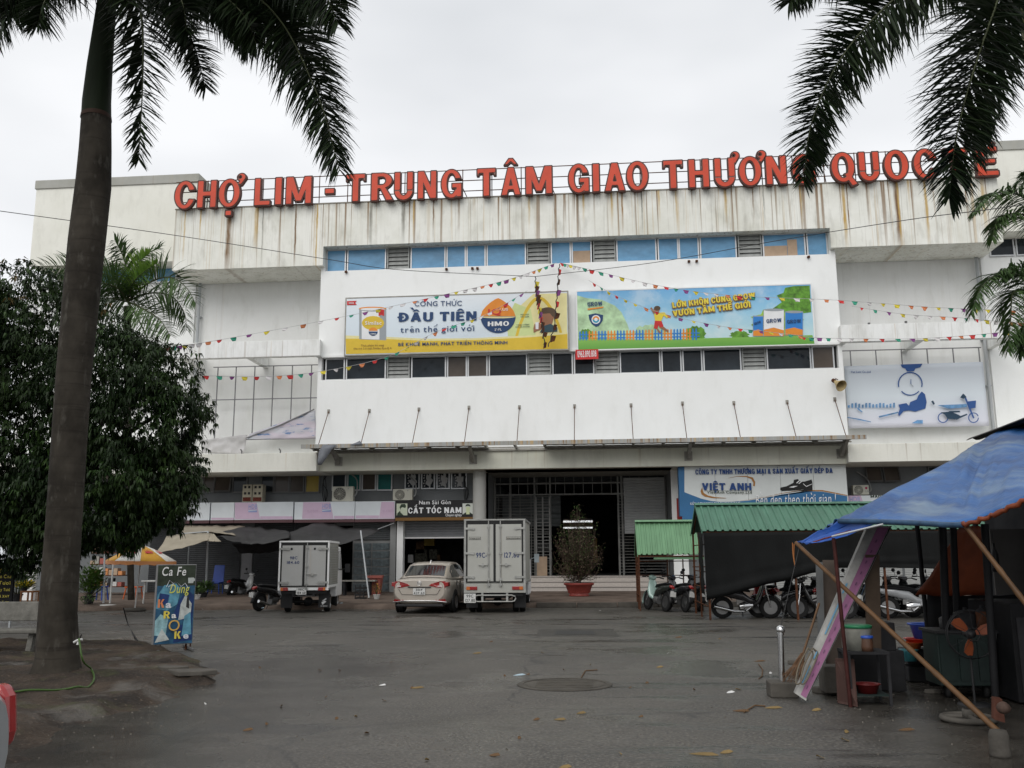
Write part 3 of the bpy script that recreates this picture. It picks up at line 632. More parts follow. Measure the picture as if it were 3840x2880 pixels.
# --- ground floor wall with openings
def wall_x(px, py=2000, Y=YR): return U(px, py, Y).x
gx = {k: wall_x(k) for k in (1255, 1324, 1463, 1511, 1514, 1740, 1785, 1825, 2511)}
Z1L = U(1400, 1862, YR).z
def gbox(a, b_, z0, z1, mat, name, y0=YR, y1=YR+.25):
    g = MB(); g.box(a, b_, y0, y1, z0, z1); return g.build(name, mat, B)
EX0, EX1 = wall_x(1829, 1950), wall_x(2520, 1950)
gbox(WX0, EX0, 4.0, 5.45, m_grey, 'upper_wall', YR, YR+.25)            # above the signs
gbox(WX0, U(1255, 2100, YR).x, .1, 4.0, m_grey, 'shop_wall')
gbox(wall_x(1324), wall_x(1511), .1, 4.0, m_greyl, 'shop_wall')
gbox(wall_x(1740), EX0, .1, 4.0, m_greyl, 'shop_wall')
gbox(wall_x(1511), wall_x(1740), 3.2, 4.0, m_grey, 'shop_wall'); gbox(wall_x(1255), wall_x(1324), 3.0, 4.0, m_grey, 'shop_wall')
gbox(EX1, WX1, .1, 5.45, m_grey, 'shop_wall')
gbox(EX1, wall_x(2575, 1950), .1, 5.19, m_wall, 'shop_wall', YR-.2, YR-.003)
gbox(EX1+.2, EX1+.42, 2.2, 4.0, M('red strip', (.30, .03, .025), .5), 'door_post_strip', YR-.26, YR-.21)
gbox(EX0-.01, XL+.5, 5.1, 5.2, m_soff, 'soffit', YM+.02, YR) if False else None
for px0, px1, mt in ((1463, 1484, m_greyl), (1488, 1511, m_wall)):
    gbox(wall_x(px0, 2080, YR-.35), wall_x(px1, 2080, YR-.35), .15, 3.95, mt, 'pillar', YR-.4, YR)
g = MB(); q = wall_x(1798, 1950, YR-1.0); g.lathe([(.28, .1), (.28, 5.2)], (q, YR-1.0, 0), 20); g.build('round_column', plaster('column plaster', (.42, .42, .40), .4, 5, 1, .4), B)
# interiors (rooms behind the openings)
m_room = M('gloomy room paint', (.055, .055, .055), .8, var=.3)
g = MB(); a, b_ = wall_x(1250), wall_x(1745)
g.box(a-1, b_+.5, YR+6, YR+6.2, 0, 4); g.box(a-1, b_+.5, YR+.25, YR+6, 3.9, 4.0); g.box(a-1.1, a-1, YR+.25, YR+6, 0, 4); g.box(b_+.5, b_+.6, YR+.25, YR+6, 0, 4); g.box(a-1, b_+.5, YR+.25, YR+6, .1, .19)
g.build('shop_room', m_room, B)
g = MB()
for px0, px1, py0, py1, k in ((1590, 1628, 2020, 2046, 0), (1560, 1590, 2030, 2075, 1), (1530, 1548, 2080, 2110, 2), (1640, 1650, 2080, 2100, 1), (1556, 1600, 2060, 2110, 3), (1610, 1640, 2060, 2095, 3)):
    xa, xb, za, zb_ = rc(px0, py0, px1, py1, YR+2.2); g.cur = k; g.box(xa, xb, YR+2.2, YR+2.5, za, zb_)
g.build('shop_shelf', [M('yellow goods', (.30, .21, .03), .5), M('brown goods', (.10, .06, .03), .6, var=.6, scale=9), m_white, M('mixed goods', (.09, .09, .07), .6, var=.9, scale=12)], B)
# entrance hall
hx0, hx1 = EX0, EX1; ER = 42.6
FL = .79
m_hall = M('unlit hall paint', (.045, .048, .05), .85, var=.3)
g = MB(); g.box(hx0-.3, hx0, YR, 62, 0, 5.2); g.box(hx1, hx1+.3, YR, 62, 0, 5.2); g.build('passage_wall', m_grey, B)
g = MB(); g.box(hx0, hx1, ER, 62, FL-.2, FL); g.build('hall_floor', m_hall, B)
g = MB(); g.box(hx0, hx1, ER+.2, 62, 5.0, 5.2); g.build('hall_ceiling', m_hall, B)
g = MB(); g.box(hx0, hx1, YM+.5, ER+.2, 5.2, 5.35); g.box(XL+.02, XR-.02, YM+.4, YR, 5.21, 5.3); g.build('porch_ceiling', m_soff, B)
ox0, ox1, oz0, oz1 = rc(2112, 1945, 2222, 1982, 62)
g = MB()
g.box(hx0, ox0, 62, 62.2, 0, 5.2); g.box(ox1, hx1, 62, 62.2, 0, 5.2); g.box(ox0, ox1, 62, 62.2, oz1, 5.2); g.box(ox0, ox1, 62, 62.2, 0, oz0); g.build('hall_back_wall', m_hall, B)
g = MB()
for i in range(4): g.cur = i % 2; g.box(ox0-.1, ox1+.1, 62.6, 62.62, oz0-.3+i*.42, oz0-.3+i*.42+.3)
g.build('hanging_cloth', [M('pale cloth', (.50, .46, .44), .8), M('brown cloth', (.3, .17, .12), .8)], B)
# steps
ns = 3
for i in range(ns):
    zz = .18+(FL-.18)*(i+1)/ns; y_ = 40.2+i*.36; zl_ = .1 if i == 0 else .18+(FL-.18)*i/ns+.001; xe_ = EX1+.9
    g = MB(); g.box(EX0-.6, xe_, y_+.03, ER+.2, zl_, zz-.05); st_ = g.build('step', m_tile, B)
    g = MB(); g.box(EX0-.6, xe_, y_+.0, ER+.2, zz-.035, zz); o = g.build('tread', m_tile, None); o.parent = st_; o.location = (0, 0, 0)
    g = MB(); g.box(EX0-.59, xe_-.01, y_+.02, ER+.19, zz-.05, zz-.035); o = g.build('joint', m_dark, None); o.parent = st_; o.location = (0, 0, 0)

m_gate = M('dull gate steel', (.19, .19, .18), .6, .3, var=.3); m_gate2 = M('dull gate steel pale', (.24, .24, .23), .6, .3, var=.3)
# gate frame and grilles at Y = ER
def er(x, y): q = U(x, y, ER); return q.x, q.z
g = MB()
dl, dr = er(2065, 2000)[0], er(2321, 2000)[0]; zt = er(2100, 1857)[1]; ztop = er(2100, 1772)[1]
for x in (hx0+.05, er(1915, 2000)[0], er(2006, 2000)[0], dl, dr, er(2336, 2000)[0], hx1-.06): g.box(x-.04, x+.04, ER-.05, ER+.05, FL, 5.2)
for z in (zt, zt+.5, ztop-.1): g.box(hx0, hx1, ER-.045, ER+.045, z, z+.07)
x = hx0+.3
while x < hx1: g.box(x-.012, x+.012, ER-.02, ER+.02, zt, 5.2); x += .42
g.build('gate_frame', m_gate, B)
g = MB(); z = FL+.12
while z < zt: g.box(hx0+.05, dl-.05, ER-.015, ER+.015, z, z+.022); g.box(dr, hx1-.05, ER-.015, ER+.015, z, z+.022); z += .13
x = hx0+.2
while x < dl: g.box(x-.012, x+.012, ER-.03, ER-.016, FL, zt); x += .5
g.build('grille_bars', m_gate, B)['kind'] = 'stuff'
g = MB(); xh = er(2063, 2000)[0]      # folded back grille door
for i in range(20): g.box(xh-.6, xh, ER-.35-.0, ER-.33, FL+.1+i*.16, FL+.12+i*.16)
for x in (xh-.6, xh-.3, xh): g.box(x-.025, x+.025, ER-.37, ER-.32, FL, zt-.1)
g.build('grille_door', m_gate2, B)
xa, xb, za, zb_ = rc(2340, 1790, 2494, 2001, ER-.12)
def shutter(x0, x1, z0, z1, Y, mat, name='roller_shutter', pitch=.085, parent=None):
    g = MB(); n = max(2, int((z1-z0)/pitch)); rows = []
    for i in range(n+1):
        z = z0+(z1-z0)*i/n
        for dz, dy in ((0, 0), (.2, -.018), (.75, -.022), (.95, 0)):
            if i < n: rows.append([Vector((x0, Y+dy, z+dz*(z1-z0)/n)), Vector((x1, Y+dy, z+dz*(z1-z0)/n))])
    g.grid(rows, smooth=False); g.box(x0, x1, Y, Y+.04, z0, z0+.1)
    return g.build(name, mat, parent or B)
shutter(xa, xb, za, zb_, ER-.12, M('pale panel', (.36, .37, .37), .5, var=.1), 'shutter_panel', .12)
xa, xb, za, zb_ = rc(2014, 2087, 2052, 2150, ER-.45); gbox(xa, xb, FL, zb_, m_cardb, 'door_board', ER-.5, ER-.46)
xa, xb, za, zb_ = rc(1945, 1900, 2010, 2010, ER+3); gbox(hx0+.3, hx0+3.0, 3.0, 4.4, M('dim louvre', (.11, .12, .12), .6, var=.5, scale=1, stretch=(1, 1, 9)), 'hall_panel', ER+1, ER+1.1)
xa, xb, za, zb_ = rc(2225, 2018, 2240, 2110, 50); g = MB(); g.box(xa, xb, 50, 50.1, za, zb_); g.build('hall_bright_patch', [M('bright patch tone', (.5, .3, .12), .6)], B)  # coloured panel standing in for a second bright spot deep in the hall
# shop shutters
zsh = 3.3
for px0, px1 in ((560, 700), (708, 900), (950, 1100), (1104, 1250)):
    shutter(wall_x(px0, 2120), wall_x(px1, 2120), .2, zsh, YR-.03, M('dark shutter', (.05, .053, .056), .5, .2, var=.2), 'roller_shutter')
gbox(wall_x(907, 2120), wall_x(946, 2120), .2, 2.9, M('pale pillar', (.26, .26, .27), .6), 'pillar', YR-.06, YR)
xa, xb = wall_x(1516, 2060), wall_x(1742, 2060)
shutter(xa, xb, U(1600, 2014, YR).z, U(1600, 1945, YR).z, YR-.03, m_shutl, 'rolled_shutter', .1)
gbox(xa, xb, U(1600, 2014, YR).z-.06, U(1600, 2014, YR).z, m_white, 'shutter_bar', YR-.07, YR-.0)
# panel of figured glass blocks
m_bl = M('figured glass block', (.13, .16, .17), .25, var=.55, scale=7, spec=.6)
xa, xb, za, zb_ = rc(1324, 2032, 1462, 2214, YR-.06)
gbox(xa, xb, .2, zb_, m_greyl, 'block_panel', YR-.04, YR-.003); proto = None
for i in range(2):
    for j in range(6):
        w = (xb-xa)/2; h = (zb_-.25)/6
        if proto is None: g = MB(); g.box(.03, w-.03, -.03, 0, .03, h-.03); proto = o = g.build('tile', m_bl, B)
        else: o = proto.copy(); COL.objects.link(o)
        o.location = Vector((xa+i*w, YR-.042, .22+j*h))-wloc(B)
shutter(xa, xb, zb_+.08, 3.2, YR-.05, m_shut)
# mezzanine windows left
def mz(px0, px1, py0, py1, pane, frm=m_dkfr, tilt=0):
    xa, xb, za, zb_ = rc(px0, py0, px1, py1, YR-.05); window(xa, xb, za, zb_, YR-.01, pane, .05, frm, tilt=tilt)
def c6(x): return 600+x/2.458
for a, b_, pn, t in ((255, 395, m_glassb, 0), (398, 508, m_glassb, 0), (510, 662, m_glassb, .25), (668, 808, m_glass, 0), (930, 1052, m_glass, 0), (1056, 1192, m_glassb, 0), (1195, 1330, m_glassb, 0), (1338, 1474, m_yel, 0)):
    mz(c6(a), c6(b_), 1781, 1848, pn, m_dkfr, t)
for a, b_, pn in ((1585, 1716, m_glass), (1726, 1850, m_teal), (1860, 1992, m_glassb), (2000, 2142, m_teal)): mz(c6(a), c6(b_), 1775, 1840, pn, m_alu)
def c1(x): return 1100+x/2.765
xa0 = None
for k, (a, b_) in enumerate(((1155, 1310), (1326, 1468), (1484, 1622), (1636, 1798))):
    mz(c1(a), c1(b_), 1770, 1834, m_glass, m_alu)
    g = MB(); cx, cy = c1((a+b_)/2+10), 1801; pts = []
    for i in range(26):
        w = i/26*6.283; r = 1+.22*math.sin(w*5+k)+.14*math.sin(w*9+2*k)
        pts.append((cx+13*r*math.cos(w)*.9, cy+26*r*math.sin(w)*.95))
    flat(g, pts, YR-.062)
    for i in range(5): 
        x, y = cx-22+random.random()*6, cy-20+i*10; flat(g, [(x, y), (x+5, y-2), (x+4, y+5), (x, y+4)], YR-.062)
    g.build('torn_paper', M('torn white paper', (.42, .42, .42), .7), B)
# right mezzanine: tilted awning windows
for a, b_ in ((3245, 3306), (3310, 3372)): mz(a, b_, 1750, 1812, m_glassb, m_dkfr, .3)
mz(3480, 3560, 1748, 1800, m_glass)
# entrance canopy
YC = 36.95
cz = U(2200, 1657, YC).z; ca, cb = U(1128, 1676, YC).x, U(3250, 1646, YC).x
K = MB(); K.box(ca, cb, YC, YC+.07, cz-.07, cz+.09); can = K.build('canopy', plaster('rusting white steel', (.36, .37, .37), 1.0, cz+.09, cz-.2, .6, .09), B)
def sub(g, name, mat): o = g.build(name, mat, None); o.parent = can; o.location = (0, 0, 0); return o
xa = ca+.35
for i in range(19):
    xx = xa+i*(cb-ca-.9)/18; g = MB(); g.box(xx-.04, xx+.04, YC+.07, YM, cz-.06, cz+.02); sub(g, 'rafter', m_steelp)
g = MB(); g.box(ca+.3, cb-.4, YC+.65, YC+.72, cz-.11, cz-.062); g.box(ca+.3, cb-.4, YM-.1, YM, cz-.15, cz-.062); sub(g, 'purlin', m_steelp)
m_tds = M('dirty roof sheet', (.22, .23, .23), .5, var=.2, scale=2)
for i in range(9):
    if i in (3,): continue
    g = MB()
    w = (cb-ca-.9)/9; x0 = xa+i*w
    rows = [[Vector((x0+w*k/12, y, cz+.035+.012*(k % 2))) for k in range(13)] for y in (YC+.05, YM-.02)]
    g.grid(rows, False); sub(g, 'roof_sheet', m_tds)
for px in (1245, 1762, 2590, 3178):
    xx = U(px, 1690, YC+.3).x; g = MB(); g.slab([(xx-.06, YC+.1, cz-.07), (xx-.06, YC+.35, cz-.07), (xx-.06, YM, cz-.35), (xx-.06, YM, cz-.62), (xx-.06, YM-.22, cz-.6)], (.12, 0, 0)); g.box(xx-.16, xx+.16, YM-.04, YM-.004, cz-.68, cz-.3); sub(g, 'bracket', m_steelp)
tops = [(710, 888), (798, 887), (905, 884), (1013, 880), (1122, 879), (1241, 877), (1363, 875), (1474, 871), (1585, 870), (1700, 868), (1803, 862)]
for i, (x, y) in enumerate(tops):
    a = U(x*1.736, y*1.736, YM); bx = a.x*1.0
    g = MB(); g.tube([(a.x, YM, a.z), (bx, YC+.05, cz+.08)], .016, 5); sub(g, 'tie_rod', m_rust)
    g = MB(); g.box(a.x-.055, a.x+.055, YM-.03, YM, a.z-.09, a.z+.07); sub(g, 'anchor_plate', m_steelp)
# ================================================================ rooftop lettering
def mcol(name, col, rough=.5, **k): return M(name, col, rough, var=k.pop('var', .06), **k)
RS = thing('rooftop_sign', 'tall red block letters on a rusty rail frame along the roof edge', 'sign', (0, 37.8, 16.95))
YS = 37.86
c2 = crop(600, 600, 1.58); c3 = crop(1900, 500, 1.58); c4 = crop(2800, 0, 1.659)
LT = [('C', c2, 95, 212, 0), ('H', c2, 230, 345, 0), ('\u1ee2', c2, 355, 484, 0), ('L', c2, 567, 663, 0), ('I', c2, 688, 731, 0), ('M', c2, 752, 906, 0), ('-', c2, 983, 1040, 0), ('T', c2, 1107, 1222, 0), ('R', c2, 1255, 1387, 0), ('U', c2, 1392, 1505, 0), ('N', c2, 1530, 1643, 0), ('G', c2, 1668, 1792, 0),
      ('T', c2, 1880, 1993, 0), ('\u00c2', c2, 2022, 2140, 0), ('M', c3, 113, 272, 0), ('G', c3, 365, 490, 0), ('I', c3, 508, 552, 0), ('A', c3, 578, 702, 0), ('O', c3, 708, 840, 0), ('T', c3, 925, 1045, 0), ('H', c3, 1075, 1199, 0), ('\u01af', c3, 1228, 1352, 0), ('\u01a0', c3, 1372, 1508, 0), ('N', c3, 1532, 1656, 0), ('G', c3, 1685, 1826, 0),
      ('Q', c4, 520, 672, 0), ('U', c4, 692, 821, 0), ('O', c4, 848, 1002, 0), ('C', c4, 1030, 1175, 0), ('T', c4, 1222, 1372, 0), ('\u00ca', c4, 1420, 1558, 0)]
z0 = U(690, 790, YS).z+.02; hh = U(690, 686, YS).z-z0
m_white_n = mcol('worn outline', (.22, .12, .10))
for ch, cf, a, b_, _ in LT:
    xa = U(*cf(a, 0), YS).x; xa = U(cf(a, 0)[0], 740 - (cf(a, 0)[0]-690)*.036, YS).x; xb = U(cf(b_, 0)[0], 740-(cf(b_, 0)[0]-690)*.036, YS).x
    w = glyph(ch)[0]; s = (xb-xa)/w
    mb = MB()
    for grow, dep, yo, mi, res in ((.018, .16, 0, 0, .035), (-.016, .165, 0, 2, .035), (-.028, .185, 0, 1, .035)):
        gw, vs, fs, be = glyph(ch, grow, res); mb.cur = mi
        P = [Vector((xa+x*s, YS-dep, z0+y*hh)) for x, y in vs]; Q = [Vector((p.x, YS-(0 if mi == 0 else dep-.03), p.z)) for p in P]; n = len(P)
        mb._add(P+Q, fs+[(b, a, a+n, b+n) for a, b in be])
    mb.build('letter', [m_redd, m_red, m_white_n], RS)
xa, xb = U(665, 760, 38.3).x, U(3735, 640, 38.3).x
for k, dz in enumerate((1.42, .93, .45)):
    g = MB(); g.tube([(xa, 38.1, z0+dz), (xb, 38.1, z0+dz)], .022, 5); g.build('rail', m_rust, RS)
x = xa+.2; i = 0
while x < xb:
    g = MB(); g.tube([(x, 38.1, ZT), (x, 38.1, z0+1.45)], .022, 5)
    if i % 3 == 1: g.tube([(x, 38.1, z0+.6), (x+.25, 38.7, ZT)], .02, 5)
    g.build('post', m_rust, RS); x += 1.28; i += 1

# ================================================================ billboards
YB1 = 38.02
def board(name, label, cat, TL, TR, BR, BL, Y, mat, dep=.16, edge=None):
    q = [U(*p, Y) for p in (BL, BR, TR, TL)]; zz = [(q[0].z+q[1].z)/2, (q[2].z+q[3].z)/2]; xs = [(q[0].x+q[3].x)/2, (q[1].x+q[2].x)/2]
    t = thing(name, label, cat, (xs[0], Y, zz[0]))
    g = MB(); g.box(xs[0], xs[1], Y, Y+dep, zz[0], zz[1]); g.build('panel', mat, t)
    g = MB(); e = .05
    for a in ((xs[0]-e, xs[1]+e, zz[0]-e, zz[0]), (xs[0]-e, xs[1]+e, zz[1], zz[1]+e), (xs[0]-e, xs[0], zz[0], zz[1]), (xs[1], xs[1]+e, zz[0], zz[1])): g.box(a[0], a[1], Y-.01, Y+dep, a[2], a[3])
    g.build('frame', edge or m_steelp, t)
    return t, xs, zz
def gradmat(name, c0, c1, z0, z1, c2=None, nscale=.5, nf=.0, ncol=(1, 1, 1), axis='Z'):
    m = bpy.data.materials.new(name); m.use_nodes = True; nt = m.node_tree; p = nt.nodes['Principled BSDF']; p.inputs['Roughness'].default_value = .4
    v = nt.nodes.new('ShaderNodeTexCoord').outputs['Object']; s = nt.nodes.new('ShaderNodeSeparateXYZ'); nt.links.new(v, s.inputs[0])
    r = nt.nodes.new('ShaderNodeMapRange'); r.inputs[1].default_value = z0; r.inputs[2].default_value = z1; nt.links.new(s.outputs[axis], r.inputs[0])
    cr = nt.nodes.new('ShaderNodeValToRGB'); cr.color_ramp.elements[0].color = (*c0, 1); cr.color_ramp.elements[1].color = (*c1, 1)
    if c2: e = cr.color_ramp.elements.new(.5); e.color = (*c2, 1)
    nt.links.new(r.outputs[0], cr.inputs[0]); c = cr.outputs[0]
    if nf: c = mixn(nt, mth(nt, 'MULTIPLY', nz(nt, v, (1, 1, 1), nscale, 4, .45, .65), nf), c, ncol)
    nt.links.new(c, p.inputs['Base Color']); return m
# left: milk formula
T1, xs, zz = board('billboard', 'wide yellow and white milk powder billboard with a tin and a drinking child', 'billboard', (1298, 1118), (2128, 1097), (2129, 1310), (1296, 1330), YB1, None or gradmat('pale print', (.62, .70, .76), (.74, .77, .80), zz[0] if 0 else 10.5, 12.9, (.66, .74, .80)))
Yp = YB1-.004
def prt(shapes, mats, parent, name, Y0, step=.004):
    g = MB(); lay = 0
    for s in shapes:
        mi, pts = s[0], s[1]; g.cur = mi; flat(g, pts, Y0-step*lay*1.0); lay += 1
    return g.build(name, mats, parent)
c2q = lambda *P: [c2(*p) for p in P]
mY = mcol('print yellow', (.66, .46, .04)); mO = mcol('print orange', (.72, .25, .03)); mN = mcol('print navy', (.015, .05, .14)); mW = mcol('print white', (.75, .76, .77)); mR = mcol('print red', (.55, .03, .03)); mGr = mcol('print grey', (.30, .33, .35))
mLG = mcol('print lime', (.58, .66, .30)); mSk = mcol('print skin', (.30, .14, .075)); mHair = mcol('print hair', (.09, .055, .03)); mDG = mcol('print dark shirt', (.03, .07, .09)); mPY = mcol('print pale yellow', (.74, .68, .34)); mBro = mcol('print brown', (.20, .10, .03))
A = []
A.append((7, [(2000, 1102), (2126, 1099), (2127, 1262), (1915, 1262), (1925, 1170)]))            # pale yellow right
A.append((4, [(1930, 1135), (1990, 1160), (2010, 1262), (1905, 1260), (1900, 1200)]))
arch = [(1932+((x/20)*180), 1262-150*math.sin(math.pi*min(1, max(0, (x)/20)))**.8) for x in range(21)]
arch2 = [(p[0]+(8 if p[0] < 2022 else -8), p[1]+9) for p in arch]
A.append((0, arch+arch2[::-1]))
A.append((5, [(1296, 1258), (1420, 1262), (1600, 1270), (1780, 1268), (2000, 1257), (2128, 1246), (2129, 1308), (1297, 1328)]))
A.append((0, [(1296, 1270), (1420, 1270), (1600, 1278), (1780, 1275), (2000, 1264), (2128, 1252), (2129, 1308), (1297, 1328)]))
# tin
A.append((6, c2q((1180, 885), (1340, 885), (1340, 1068), (1180, 1062)))); A.append((2, c2q((1195, 885), (1300, 885), (1300, 1064), (1195, 1060))))
A.append((6, [c2(*p) for p in ell(1260, 885, 82, 13)])); A.append((1, [c2(*p) for p in ell(1260, 880, 82, 11)])); A.append((2, [c2(*p) for p in ell(1260, 884, 72, 8)]))
A.append((0, [c2(*p) for p in ell(1262, 966, 66, 42)]))
A.append((3, c2q((1295, 882), (1328, 886), (1328, 925), (1311, 918), (1295, 925))))
A.append((1, [c2(*p) for p in ell(1263, 1012, 26, 20, a0=180, a1=360)])); A.append((8, [c2(*p) for p in ell(1263, 1016, 27, 26, a0=0, a1=180)]))
A.append((3, c2q((1108, 836), (1166, 834), (1156, 846), (1166, 858), (1108, 860))))
# drop
drop = [(2003, 818), (2022, 826), (2050, 845), (2076, 868), (2096, 895), (2107, 928), (2002, 930), (1899, 928), (1909, 895), (1930, 868), (1956, 845), (1984, 826)]
A.append((1, c2q(*drop))); A.append((8, [c2(*p) for p in ell(2003, 926, 104, 100, a0=0, a1=180)]))
A.append((9, [c2(*p) for p in ell(2003, 928, 104, 10)][0:11]))
# child drinking
h3 = lambda *P: [c3(*p) for p in P]
A.append((11, [c3(*p) for p in ell(245, 1068, 52, 38)])); A.append((10, h3((200, 1062), (255, 1066), (280, 1090), (265, 1140), (215, 1142), (204, 1110), (194, 1105))))
A.append((11, h3((196, 1040), (240, 1030), (292, 1050), (300, 1088), (272, 1086), (255, 1066), (205, 1070))))
A.append((12, h3((222, 1140), (260, 1128), (300, 1150), (300, 1175), (195, 1180))))
A.append((10, h3((165, 1130), (185, 1118), (208, 1132), (212, 1160), (180, 1170), (160, 1182), (158, 1155)))); A.append((2, h3((170, 1120), (190, 1118), (188, 1160), (172, 1160))))
prt(A, [mY, mO, mW, mR, mLG, mPY, mGr, mPY, mN, mPY, mSk, mHair, mDG], T1, 'printed_artwork', Yp, .001)
g = MB()
YT = Yp-.032
def L2(fn, txt, x0, y0, x1, y1, h, cf=c2, Y=YT, **k):
    a = cf(x0, y0); b = cf(x1, y1); pxline(g, fn, txt, *a, *b, h, Y, **k)
g.cur = 0
L2(plain, 'C\u00d4NG TH\u1ee8C', 1506, 866, 1788, 862, .22, off=.008)
L2(bold, '\u0110\u1ea6U TI\u00caN', 1414, 958, 1875, 950, .40)
L2(plain, 'tr\u00ean th\u1ebf gi\u1edbi v\u1edbi', 1424, 1022, 1862, 1012, .26, off=.008)
L2(plain, 'B\u00c9 KHO\u1eba M\u1ea0NH, PH\u00c1T TRI\u1ec2N TH\u00d4NG MINH', 1410, 1102, 2058, 1090, .14, off=.022)
g.cur = 1; L2(plain, 'Th\u1ef1c ph\u1ea9m b\u1ed5 sung', 1190, 1104, 1326, 1102, .085, off=.012); L2(plain, 'cho tr\u1ebb 2-6 tu\u1ed5i Similac Eye-Q 4', 1146, 1122, 1370, 1119, .085, off=.012)
g.cur = 2; L2(bold, 'HMO', 1942, 985, 2068, 982, .20); L2(plain, "2'-FL", 1982, 1012, 2024, 1010, .10, off=.01); L2(plain, 'Similac', 1214, 976, 1312, 975, .16, off=.015); L2(plain, 'M\u1edaI', 1118, 853, 1148, 852, .07, off=.02); L2(plain, 'HMO', 1248, 1034, 1280, 1034, .06, off=.02)
g.cur = 3; L2(plain, 'IQ', 1940, 918, 2022, 914, .26, off=.02); L2(plain, '4', 1302, 908, 1318, 908, .12, off=.01)
g.cur = 2; L2(plain, 'PLUS', 1994, 894, 2062, 892, .11, off=.015)
g.cur = 4; L2(bold, 'H\u1eccC H\u1eceI', 2136, 918, 2186, 917, .045, res=.1); L2(bold, 'T\u1ed0T H\u01a0N', 2136, 932, 2186, 930, .045, res=.1); L2(bold, 'T\u0102NG C\u01af\u1edcNG', 2112, 980, 2188, 977, .045, res=.1); L2(bold, 'S\u1ee8C \u0110\u1ec0 KH\u00c1NG', 2106, 992, 2192, 989, .045, res=.1)
g.build('lettering', [mN, mBro, mW, mR, mcol('print olive', (.15, .2, .12))], T1)
# right: growth milk
Zb, Zt = U(2600, 1300, YB1).z, U(2600, 1080, YB1).z
skyg = gradmat('sky and haze print', (.45, .66, .70), (.13, .38, .66), Zb+.5, Zt, (.28, .55, .74), 1.2, .35, (.75, .8, .8))
T2, xs, zz = board('billboard', 'wide sky blue and green milk billboard with a toy fence and yellow slogan', 'billboard', (2163, 1095), (3039, 1066), (3055, 1289), (2169, 1311), YB1, skyg, edge=m_white)
mGrass = gradmat('grass print', (.10, .33, .03), (.25, .50, .08), Zb, Zb+.6); mLeaf = M('tree print', (.10, .26, .025), .4, var=.75, scale=3.5); mPale = M('misty tree print', (.42, .60, .36), .4, var=.4, scale=2)
mB2 = mcol('print blue', (.03, .20, .55)); mYl = mcol('print bright yellow', (.72, .58, .06)); mTeal = mcol('print teal', (.02, .3, .45))
A = []
def blob(cx, cy, rx, ry, k, n=30): return [c3(cx+rx*(1+.13*math.sin(i*2.1+k)+.09*math.sin(i*3.7+k*2))*math.cos(i/n*6.283), cy+ry*(1+.13*math.sin(i*2.7+k)+.09*math.sin(i*1.7+k))*math.sin(i/n*6.283)) for i in range(n)]
A.append((1, h3((418, 960), (470, 975), (560, 985), (640, 1020), (680, 1060), (715, 1130), (740, 1210), (420, 1215))))
A.append((1, blob(850, 1180, 95, 45, 1))); A.append((0, blob(1120, 1185, 60, 42, 2))); A.append((0, blob(1380, 1195, 55, 24, 3))); A.append((0, blob(470, 1190, 40, 30, 5)))
A.append((9, blob(1600, 1120, 140, 75, 4))); A.append((0, h3((1650, 915), (1700, 905), (1795, 902), (1805, 1060), (1760, 1065), (1700, 1050), (1650, 1060), (1600, 1050), (1560, 1050), (1630, 1000), (1600, 960), (1640, 945))))
A.append((2, h3((423, 1215), (900, 1222), (1200, 1213), (1500, 1205), (1812, 1195), (1825, 1247), (425, 1282))))
prt(A, [mLeaf, mPale, mGrass]+[mW]*6+[M('light tree print', (.30, .50, .07), .4, var=.6, scale=4)], T2, 'printed_artwork', Yp, .001)
g = MB(); Y0 = Yp-.012
for i in range(38):                                              # printed picket fence
    x = 430+i*18.6; g.cur = (i//3) % 2; b0 = 1212-(i*.05); t0 = 1178-i*.45
    flat(g, h3((x, b0+14), (x+9, b0+14), (x+9, t0), (x+4.5, t0-8), (x, t0)), Y0)
for y in (1190, 1210):
    for i in range(13): g.cur = i % 2; x = 430+i*55; flat(g, h3((x, y-i*.8), (x+54, y-i*.8), (x+54, y+6-i*.8), (x, y+6-i*.8)), Y0-.002)
g.build('printed_fence', [mB2, mO], T2)
A = []
# leaping child in yellow shirt and red shorts, generic toy figure beside
A += [(0, h3((872, 1070), (905, 1062), (935, 1060), (958, 1088), (950, 1096), (930, 1080), (915, 1112), (880, 1112))), (1, h3((878, 1110), (918, 1112), (930, 1145), (905, 1150), (900, 1135), (892, 1160), (872, 1155))),
      (2, h3((905, 1150), (930, 1145), (960, 1170), (955, 1178))), (2, h3((888, 1160), (898, 1160), (915, 1180), (905, 1186))), (2, [c3(*p) for p in ell(888, 1045, 17, 20)]), (3, [c3(*p) for p in ell(892, 1036, 19, 14)]), (2, h3((872, 1072), (880, 1060), (858, 1030), (850, 1036)))]
prt(A, [mYl, mR, mSk, mHair], T2, 'printed_child', Y0-.006, .001)
A = []
for cx, cy, w, hh_, mi in ((1490, 1140, 58, 120, 1), (1583, 1122, 118, 158, 0), (1703, 1125, 102, 140, 1)):
    A += [(2, h3((cx-w/2-2, cy-hh_/2), (cx+w/2+2, cy-hh_/2), (cx+w/2+2, cy+hh_/2+2), (cx-w/2-2, cy+hh_/2+2))), (mi, h3((cx-w/2, cy-hh_/2+6), (cx+w/2, cy-hh_/2+6), (cx+w/2, cy+hh_/2), (cx-w/2, cy+hh_/2))),
          (4, h3((cx-w/2, cy+hh_*.26), (cx, cy+hh_*.18), (cx+w/2, cy+hh_*.28), (cx+w/2, cy+hh_/2), (cx-w/2, cy+hh_/2)))]
    if w > 60: A.append((2, [c3(*p) for p in ell(cx, cy-hh_/2+3, w/2, 8)]))
    prt(A, [mW, mB2, mGr, mO, mO, mN, mTeal], T2, 'printed_tin', Y0-.006-(.004 if w > 110 else 0), .001); A = []
